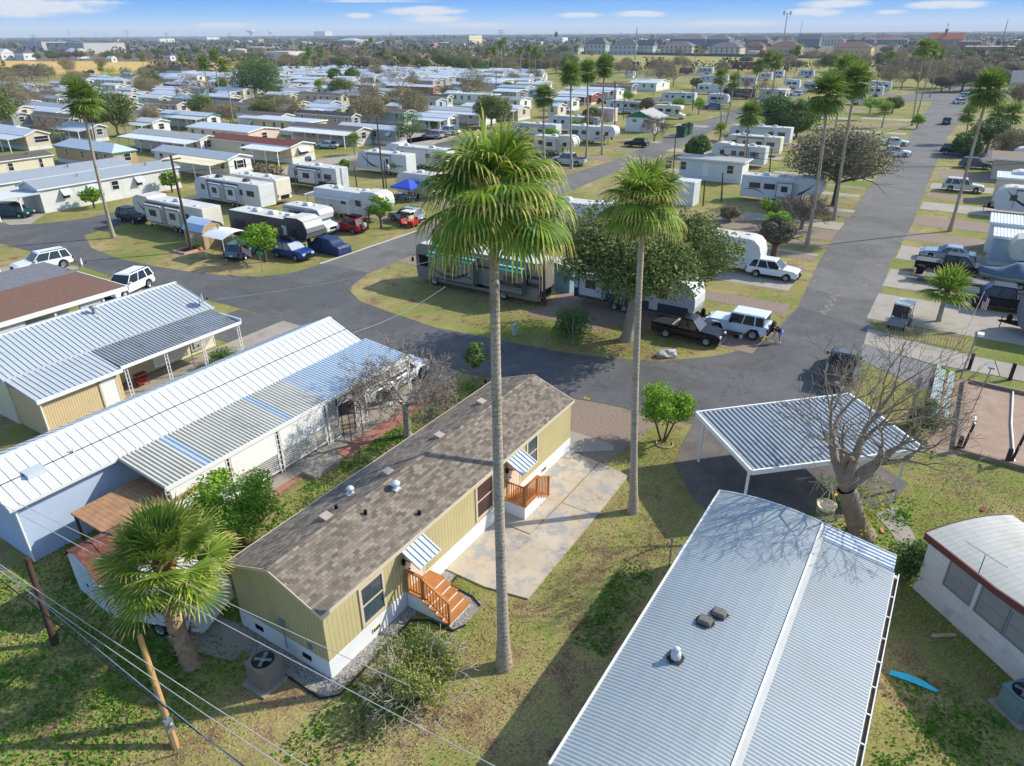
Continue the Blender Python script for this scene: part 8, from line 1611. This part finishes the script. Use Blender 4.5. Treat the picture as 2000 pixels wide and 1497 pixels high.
def prot_tree(kind,lab,g,h,r_,seed):
    if kind=='oak': return tree(lab,(g.x,g.y),h,r_,LO,seed,BARK,.3,.25,60,110,.27,.8,depth=2,clr=.34,name='broadleaf_tree')
    if kind=='dark': return tree(lab,(g.x,g.y),h,r_,LD,seed,BDARK,.28,.12,64,130,.26,.95,depth=2,clr=.4,name='broadleaf_tree')
    if kind=='grey': return tree(lab,(g.x,g.y),h,r_,LGY,seed,BDARK,.34,.3,80,200,.17,.68,depth=3,clr=.3,name='grey_leaved_tree')
    if kind=='bare': return bare(lab,(g.x,g.y),h,1.15,seed,BARK,.22,5,.5,.25,3,TW,.5,limbs=5,minr=.02)
    if kind=='brush': return tree(lab,(g.x,g.y),h,r_,LB,seed,BARK,.22,.15,60,110,.17,.9,depth=3,clr=.32,name='bare_tree')
    if kind=='green': return tree(lab,(g.x,g.y),h,r_,LG,seed,BDARK,.14,.3,24,80,.16,.8,depth=2,clr=.36)
    if kind=='round': return tree(lab,(g.x,g.y),h,r_,LD,seed,BDARK,.18,.22,30,110,.13,.95,depth=2,clr=.42,hollow=.8)
for i,(px,py,k,h,r_,lab) in enumerate(TT): prot_tree(k,lab,G(px,py),h,r_,500+i)
# twiggy grey tree belt behind the homes, copies of three crowns
BT=[]; rr=random.Random(77)
belt=[(x,y) for x in range(560,1010,21) for y in (126,136)]+[(x,118) for x in range(470,1080,34)]+[(x,108) for x in range(300,1060,30)]+[(x,141) for x in range(1180,1240,22)]+[(x,150) for x in range(1730,1990,24)]+[(x,132) for x in range(1600,1990,22)]+[(x,122) for x in range(1500,1990,26)]+[(x,112) for x in range(1780,1990,22)]+[(x,y) for x in range(1000,1130,26) for y in(118,132,146)]+[(x,y) for x in range(1500,1700,30) for y in(140,)]+[(x,109) for x in range(1110,1800,44)]+[(x,99) for x in range(1100,1990,36)]+[(1180,131),(1290,139),(1330,137),(1455,133),(1495,141),(1230,133)]+[(x,165) for x in range(1900,1990,30)]+[(x,118) for x in range(0,330,20)]+[(x,158) for x in range(0,120,24)]+[(x,180) for x in range(1830,1990,26)]
ps={}
for i,(x,y) in enumerate(belt):
    kd=rr.choice(['brush','brush','brush','oak','grey']) if y<150 else rr.choice(['brush','grey']); g=G(x+rr.uniform(-10,10),y+rr.uniform(-3,3)); h=rr.uniform(5.5,9); 
    lb={'brush':'twiggy brown tree in the belt behind the park','oak':'green tree in the belt behind the park','grey':'grey green tree in the belt behind the park'}[kd]
    k=(kd,i%2)
    if k not in ps: ps[k]=(prot_tree(kd,lb,g,7.5,5.2,900+i),7.5); tag(ps[k][0],group='trees of the belt behind the park')
    else: dup(ps[k][0],g,rr.uniform(0,6),lb,None,h/7.5)
# scattered copies of the belt trees between the homes
for i in range(64):
    g=None
    for _ in range(40):
        x,y=rr.uniform(0,1060),rr.uniform(128,250); g=G(x,y)
        if g.y>96 and all(not(a-1.5<g.x+0<a+7 and b_-1.5<g.y<b_+17) for a,b_ in ((t_.location.x,t_.location.y) for t_ in HOMES)): break
    else: continue
    k=rr.choice([k for k in ps if k[0]!='grey']+[k for k in ps if k[0]=='brush']); dup(ps[k][0],g,rr.uniform(0,6),{'brush':'twiggy brown tree between the back row homes','oak':'green tree between the back row homes','grey':'grey green tree'}[k[0]],'trees between the back row homes',rr.uniform(.5,.95))
# distant woods and town canopy, far too many to count
def blobs(name,mat,n,d0,d1,hr,wr,seed,label,cat='woods',lobes=1):
    rr=random.Random(seed); m=MB(); th0=math.atan2(FW.y,FW.x)
    for i in range(n):
        d=math.sqrt(rr.uniform(d0*d0,d1*d1)) if d1<4000 else rr.uniform(d0,d1); a=th0+rr.uniform(-.74,.74); x,y=d*math.cos(a),d*math.sin(a); px,py=P((x,y,0))
        if 1090<px<1830 and 104<py<134: continue
        if px<300 and 112<py<150: continue
        if 1400<px<1760 and 84<py<112: continue
        h=rr.uniform(*hr); w=rr.uniform(*wr); k=6
        if lobes>1:
            for j in range(lobes):
                v=Vector((rr.gauss(0,.42),rr.gauss(0,.42),rr.uniform(-.5,.5))); p=Vector((x+v.x*w,y+v.y*w,h*(.5+v.z*.8))); s=w*rr.uniform(.22,.42)*(8/lobes)**.33; a_=Vector((rr.gauss(0,1),rr.gauss(0,1),rr.gauss(0,.6))).normalized(); b_=a_.cross(Vector((rr.gauss(0,1),rr.gauss(0,1),rr.gauss(0,1)))).normalized()
                m.add([p-a_*s,p-b_*s*.7,p+a_*s,p+b_*s*.7],((0,1,2,3),))
            continue
        vs=[];t0=rr.uniform(0,1)
        for z,f in((.0,.55),(.35,1.),(.75,.8)):
            for j in range(k): q=rr.uniform(.7,1.25); vs.append((x+w*f*q*math.cos(t0+j*1.047),y+w*f*q*math.sin(t0+j*1.047),h*z*rr.uniform(.85,1.15)))
        vs.append((x+rr.uniform(-.2,.2)*w,y+rr.uniform(-.2,.2)*w,h))
        m.add(vs,[(r0*k+j,r0*k+(j+1)%k,(r0+1)*k+(j+1)%k,(r0+1)*k+j) for r0 in(0,1) for j in range(k)]+[(2*k+j,2*k+(j+1)%k,3*k) for j in range(k)])
    o=m.build(name,mat); tag(o,label,cat,kind='stuff')
FM=leafmat('far_woods_leaf',(70,82,56),(108,100,80),.35,0); FM2=leafmat('far_town_trees',(52,66,52),(82,84,66),.3,0)
blobs('distant_trees',FM,1700,430,1000,(3.5,7.5),(3,6),1,'mixed bushes and trees of the scrubland beyond the park','woods',30)
blobs('distant_trees',FM2,5200,900,3600,(4.5,9),(4,9),2,'tree canopy of the town beyond the fields','woods',11)
blobs('horizon_woods',FM2,3000,3400,9500,(7,14),(14,50),3,'continuous band of trees along the horizon')
# ================= far buildings =================
WIN=M('far_dark_window',(60,66,74),.3,.2)
def fb(label,x0,x1,yt,yb,wall,roof,kind='hip',win=0,group=None,name='far_building',cat='building',frac=.72,rise=None):
    xn=x0+(x1-x0)*frac; c=G(xn,yb); d=math.hypot(c.x,c.y); dep=c.x*FW.x+c.y*FW.y
    pxm=dep*cP/F*1.02; dv=(xn-x0)*pxm/.8434; du=max(4,(x1-xn)*pxm/.5373); h=max(2.5,(yb-yt)*pxm*1.0); t=thing(name,label,cat,(c.x,c.y,0),0,group)
    hw=h*(.62 if kind!='flat' else 1.); m=MB(); m.box(0,du,0,dv,0,hw); m.build('wall',wall,t); r=MB()
    if kind=='hip':
        o=.5; s=min(du,dv)/2; a=[(-o,-o,hw),(du+o,-o,hw),(du+o,dv+o,hw),(-o,dv+o,hw)]; R0,R1=((s,dv/2,h),(du-s,dv/2,h)) if du>dv else ((du/2,s,h),(du/2,dv-s,h))
        if du>dv: r.add(a+[R0,R1],((0,1,5,4),(1,2,5),(2,3,4,5),(3,0,4),(0,3,2,1)))
        else: r.add(a+[R0,R1],((0,1,4),(1,2,5,4),(2,3,5),(3,0,4,5),(0,3,2,1)))
    elif kind=='gable': r.prism([(-.3,-.3,hw),(du+.3,-.3,hw),(du/2,-.3,h)],(0,dv+.6,0))
    else: r.box(-.2,du+.2,-.2,dv+.2,hw,hw+.3)
    r.build('roof',roof,t)
    if win:
        for fl in range(win):
            z=hw*(fl+.35)/win; n=min(14,max(2,int(dv/4.5)))
            for j in range(n): q=MB(); y=dv*(j+.5)/n; q.box(-.06,.02,y-.7,y+.7,z,z+1.5); q.build('window',WIN,t)
            n=min(6,max(1,int(du/5)))
            for j in range(n): q=MB(); x=du*(j+.5)/n; q.box(x-.7,x+.7,-.06,.02,z,z+1.5); q.build('window',WIN,t)
    return t
GA=M('apartment_grey_white',(186,190,190),.7,.04); GB=M('apartment_slate_roof',(112,110,112),.9,.06); GC=M('apartment_blue_grey',(104,122,138),.7,.05); GD=M('apartment_tan',(196,172,138),.7,.05); GE=M('apartment_brown_roof',(120,92,84),.9,.08); GF_=M('brick_pink',(172,132,118),.8,.08); GW=M('far_white_wall',(222,222,218),.6,.05); GRD=M('maroon_gable',(120,56,54),.7)
for a in (('grey white apartment block with slate roof, first from the left behind the field fence',1095,1142,88,106,GA,GB,'gable',2),('long grey apartment block with twin maroon gables behind the field fence',1146,1196,78,107,GA,GB,'hip',2),('grey apartment block with maroon porch gable left of the steel pole',1194,1260,80,108,GA,GB,'hip',2),('grey apartment block with stepped roof right of the steel pole',1244,1286,82,108,GA,GB,'gable',2),('cream apartment block with chimney behind the white carports',1296,1372,84,108,M('apartment_cream',(206,196,178),.7),GB,'hip',3),('cream apartment block with many tall windows right of the single palm',1392,1464,86,110,M('apartment_cream',(206,196,178)),GB,'hip',3),('blue grey apartment block in the second row left part',1316,1400,70,92,GC,GB,'hip',3),('blue grey apartment block in the second row middle part',1380,1440,71,92,GC,GB,'hip',3),('blue grey apartment block in the second row right part',1462,1512,72,92,GC,GB,'hip',3),('big blue gabled apartment block behind the floodlight pole',1564,1612,70,93,GC,GB,'gable',3),('tan and white apartment block right of the big blue gable',1612,1660,74,90,M('apartment_cream',(206,196,178)),GB,'hip',3),('blue and tan apartment block above the tan hipped house',1664,1722,73,90,GC,GB,'hip',3),('blue apartment block left of the brick church',1722,1790,74,88,GC,GE,'hip',3),('tan building with brown hip roof left of the floodlight pole',1510,1578,84,108,GD,GE,'hip',1),('tan building with wide brown hip roof at the field edge',1640,1722,85,111,M('apartment_yellow_tan',(218,192,138),.7),GE,'hip',1),('brown building with porch columns beside the floodlight pole',1456,1502,84,104,GF_,GE,'hip',2),('pink brick church with orange gable roof and cross tower',1828,1896,68,98,GF_,M('orange_tile_roof',(176,104,80),.8),'gable',0),('long brown brick hall right of the church',1880,1925,84,104,M('brown_brick',(150,122,104),.8),GW,'flat',1),('brick school wing at the right horizon',1908,2010,94,112,GF_,GW,'flat',1),('small white two storey house under the grey trees',1786,1806,94,116,GW,GB,'flat',2),('red brick bath house at the field edge',1436,1500,124,136,M('red_brick',(146,80,66),.8),GE,'flat',1),('white windowless hall in front of the horizon left of the apartments',1068,1110,75,84,GW,GW,'flat',0),('cream mission style hall with arches behind palms',857,940,72,87,M('mission_cream',(222,206,176),.7),GW,'flat',2),('wide beige civic building with pale dome',655,708,76,87,M('civic_beige',(206,188,164),.7),M('pale_blue_roof',(170,190,204),.5),'hip',1),('white tower blocks on the horizon',610,646,63,74,GW,GW,'flat',3),('long white metal warehouse behind the big dark tree',505,590,104,122,WHITE,M('warehouse_roof',(196,206,214),.5),'flat',0),('low beige depot behind the scrub',460,536,94,102,GD,GW,'flat',1),('very large grey warehouse with blue roof at the left horizon',52,212,87,106,M('grey_warehouse_wall',(188,184,178),.7),M('blue_warehouse_roof',(90,130,176),.5),'flat',0),('second part of the grey warehouse with blue roof at the far left',20,110,84,100,M('grey_warehouse_wall',(188,184,178)),M('blue_warehouse_roof',(90,130,176)),'flat',0),('white steep gabled cottage row at the left edge',-30,18,98,118,GW,GW,'gable',1),('white gabled sheds at the left edge by the road',18,60,98,118,GW,GB,'gable',1),('white gabled shop beside the yellow field',118,165,97,115,GW,GW,'gable',1),('small white gabled house at the yellow field',204,225,111,122,GW,GW,'gable',1),('white gabled barn left of the palm pair',318,340,104,120,GW,GB,'gable',1),('white church like house with cross roof in the scrub',455,480,96,104,GW,GW,'gable',0),('small white house in the scrub behind the brown trees',712,732,111,122,GW,GW,'gable',1),('row of white shops on the left horizon',268,330,77,84,GW,GW,'flat',0),('white low stores below the left water tower',365,420,74,80,GW,GW,'flat',0),('tan stores near the water tower',490,512,78,84,GD,GW,'flat',0)):
    fb(*a)
tower=[o for o in COL.objects if o.get('label','').startswith('pink brick church')][0]
m=MB(); m.box(6,9,18,21,8,22); m.build('bell_tower',GF_,tower); m=MB(); m.box(7.3,7.7,19.3,19.7,22,29); m.box(7.3,7.7,18,21,25.6,26.1); m.build('cross',GALV,tower)
m=MB(); m.box(-.4,-.1,8,8.6,3,9); m.box(-.4,-.1,6.3,10.3,6,6.6); m.build('wall_cross',WHITE_T,tower)
rr=random.Random(5); th0=math.atan2(FW.y,FW.x); k_=0; FWL=[GW,GD,GA,GF_,M('far_grey_wall',(150,152,152),.7)]; FRF=[GW,GB,GE,M('far_pale_roof',(196,200,202),.6)]
while k_<230:
    x=rr.uniform(-20,2020); y=66+math.exp(rr.uniform(math.log(3.),math.log(36 if x<1000 else 22))); 
    if (1050<x<1830 and y>82) or (x<330 and y>84) : continue
    w=rr.uniform(7,26)*(.5+(y-66)/30); h=min(max(2.6,(y-66)*.33),9)
    fb('low building in the town along the horizon',x,x+w,y-h*.75,y,rr.choice(FWL),rr.choice(FRF),rr.choice(['flat','hip','gable']),0,'buildings of the town along the horizon',name='town_building'); k_+=1
# fence along the green field, carports
a,b_=G(1000,103),G(1830,119); t=thing('field_fence','dark board fence running along the far side of the green field','fence',(a.x,a.y,0)); d=Vector((b_.x-a.x,b_.y-a.y,0)); n_=d.normalized().cross(Vector((0,0,1)))*.1; m=MB(); m.prism([-n_,d-n_,d+n_,n_],(0,0,2.3)); m.build('board_panel',M('dark_fence_boards',(96,94,92),.9,.15,1.),t)
for lab,x0,x1,y in (('white carport roof row left of the single palm behind the fence',1272,1340,104),('white carport roof row right of the single palm behind the fence',1446,1490,106),('white carport roof beside the tan hipped building',1575,1630,107),('long white carport roof below the brown hip roof',1640,1700,110)):
    fb(lab,x0,x1,y-3,y,GW,GW,'flat',0,name='carport',cat='carport')
# towers, poles
def steel(label,c,top,r=.5,arms=True,group='steel power poles'):
    g=G(*c); h=zfor(g,top[1]); r0=ray(*top); d=math.hypot(g.x,g.y); k=d/math.hypot(r0.x,r0.y); t=thing('power_pole',label,'power pole',(g.x,g.y,0),0,group); m=MB(); m.tube([(0,0,0),(0,0,h)],[r,r*.45],7); m.build('pole',GALV,t)
    if arms:
        for k in range(3): m=MB(); z=h*(.97-.07*k); m.tube([(-1.6,2.6,z),(1.6,-2.6,z)],.12,4); m.build('crossarm',GALV,t)
for i,(c,tp) in enumerate((((76,112),(58,68)),((142,92),(134,60)),((193,88),(191,64)),((257,105),(245,59)),((332,105),(325,64)),((455,108),(450,65)),((584,104),(580,72)),((765,98),(763,62)),((979,120),(978,58)))): steel('grey steel power pole on the horizon scrubland',c,tp,.45)
steel('tall plain grey steel pole in the green field',(1240,118),(1241,52),.6,False,None); steel('tall grey steel pole right of the floodlight pole',(1560,86),(1564,39),.7,False,None); steel('tall slanting steel pole at the right horizon',(1952,100),(1967,38),.7,False,None)
g=G(1526,106); h=zfor(g,24); t=thing('floodlight_pole','sports floodlight pole with lamp cluster rising above the horizon','floodlight pole',(g.x,g.y,0)); m=MB(); m.tube([(0,0,0),(0,0,h)],[.7,.35],8); m.build('pole',GALV,t)
for s in(-1,1): 
    for z in(0,1.8): m=MB(); m.box(s*1.8-.9,s*1.8+.9,-s*2.6-.9,-s*2.6+.9,h-2.4+z,h-1.0+z); m.build('lamp',GALV,t)
m=MB(); m.tube([(-2,3,h-1.5),(2,-3,h-1.5)],.15,4); m.build('crossarm',GALV,t)
for lab,px,yb,yt,w_ in (('white water tower on the left horizon',492,75,58,15),('pale water tower right of the white one',530,70,61,10)):
    g=G(px,max(yb,73)); d=math.hypot(g.x,g.y); h=zfor(g,yt); t=thing('water_tower',lab,'water tower',(g.x,g.y,0)); r_=w_*d/F/2*.92; m=MB(); m.lathe((0,0,0),[(r_*.55,0),(r_*.3,h*.15),(r_*.3,h*.55),(r_,h*.72),(r_,h*.88),(r_*.6,h*.97),(0,h)],16); m.build('tank',M('pale_tower_paint',(206,214,220),.5),t)
PL=[('leaning dark wooden pole beside the flower bed on the grass island',(375,492),(333,303),.16,1.,0),('thin wooden pole behind the white caravan with swooshes',(750,370),(736,232),.13,None,0),('wooden pole in the middle rows near the full palm',(685,207),(682,165),.14,None,0),('wooden pole with grey transformer behind the double dark trees',(659,174),(657,140),.14,None,1),('pole left of the leaning left palm',(190,300),(175,213),.13,None,1),('short pole between the grey roof and warm roof homes',(362,285),(359,268),.09,None,0),('tall dark pole with transformer bank behind the pink trailer',(1201,246),(1201,158),.15,1.2,1),('thin pole right of the transformer bank',(1218,233),(1219,187),.12,None,0),('dark pole above the round planter tree',(1353,216),(1354,152),.14,None,0),('leaning dark pole at the main street end',(1710,190),(1718,134),.15,None,0),('dark pole beside the plain white caravan by the green field',(1534,156),(1538,112),.15,None,0),('dark pole at the twin palms caravans',(1582,152),(1588,115),.14,None,0),('dark pole pair left of the big round tree, left one',(1577,222),(1580,188),.14,None,0),('dark pole pair left of the big round tree, right one',(1582,224),(1585,192),.14,None,0),('pole right of the weathered roof home',(979,232),(979,197),.13,None,0),('tall dark pole behind the weathered roof home',(969,186),(969,137),.14,None,0),('pole with white transformer in the left rows',(349,208),(343,168),.13,None,1),('wooden pole at the yellow field',(108,154),(101,127),.14,None,1),('grey pole by the flat roofed park home',(1314,345),(1320,263),.1,None,0),('pole with meter box on the grass right of the park home',(1409,393),(1412,338),.12,None,0),('second pole with grey box beside the second palm',(1373,403),(1377,352),.11,None,0),('pole before the flat roof home corner',(1455,332),(1464,218),.16,None,0),('pole at the right end of the nearest white fifth wheel',(1503,338),(1507,290),.11,None,0),('dark pole right of the silver motorhome rear',(1064,598),(1062,490),.13,None,0),('pole in front of the grey black trailer',(578,378),(576,327),.1,None,0),('dark pole beside the small leaning pine',(697,365),(692,326),.1,None,0),('dark pole with utility box right of the thin wooden pole',(755,368),(750,312),.1,None,1),('dark pole at the big pale tree right side',(1892,205),(1898,130),.15,None,0),('dark pole right of the brown tree at street end',(1880,135),(1888,107),.2,None,0),('pale lamp pole above the green gabled block',(1275,205),(1276,182),.09,None,0)]
for lab,b_,tp,r_,arm,bx in PL:
    g=G(*b_); h=zfor(g,tp[1]); r0=ray(*tp); d=math.hypot(g.x,g.y); k=d/math.hypot(r0.x,r0.y); o=Vector((r0.x*k-g.x,r0.y*k-g.y,0)); o*=min(1,.12*h/max(.01,o.length)); pole(lab,g,g+o+Vector((0,0,h)),r_,M('dark_wood_pole',(84,68,56),.9,.2,4.),arm=arm,box=bx)
# street wires between poles
for lab,a,za,b_,zb in (('wire sagging over the dark evergreen dome to the round tree',(1409,395),6.,(1760,430),11.),('wire crossing from the flat roofed park home to the palms',(1320,345),7.5,(1577,224),7.),('wire crossing the back rows on the left',(190,300),7.,(362,285),5.),('wire crossing the main street from caravans to palms',(1409,395),6.,(1990,470),8.),('wire from the leaning pole across the lane',(375,492),8.,(750,370),8.)): wire(lab,G(*a)+Vector((0,0,za)),G(*b_)+Vector((0,0,zb)),.9,.02)
# ---------------- unique labels ----------------
ORD=['','second','third','fourth','fifth','sixth','seventh','eighth','ninth','tenth','eleventh','twelfth']
def finish():
    dg=bpy.context.evaluated_depsgraph_get()
    for o in list(COL.objects):
        if o.type=='FONT':
            me=bpy.data.meshes.new_from_object(o.evaluated_get(dg)); n=bpy.data.objects.new(o.name+'_m',me); COL.objects.link(n); n.matrix_world=o.matrix_world.copy(); n.location=o.location; n.rotation_euler=o.rotation_euler
            for k in('label','category','group'): n[k]=o[k]
            nm=o.name; bpy.data.objects.remove(o); n.name=nm
    D={}
    for o in COL.objects:
        if o.parent is None and o.get('label'): D.setdefault(o['label'],[]).append(o)
    for l,os_ in D.items():
        if len(os_)<2 or len(os_)>24 or l.startswith(('faded yellow','low building','small silver','small white roofed')): continue
        os_.sort(key=lambda o:P(o.location)[0]); n=len(os_)
        for i,o in enumerate(os_):
            w=l+(', leftmost one' if i==0 else (', rightmost one' if i==n-1 else ', %s from the left'%(ORD[i] if i<12 else str(i+1)+'th')))
            if len(w.split())<=16: o['label']=w
    for o in COL.objects:
        if o.get('label') and len(o['label'].split())>16: print('LONG',o['label'])
finish()
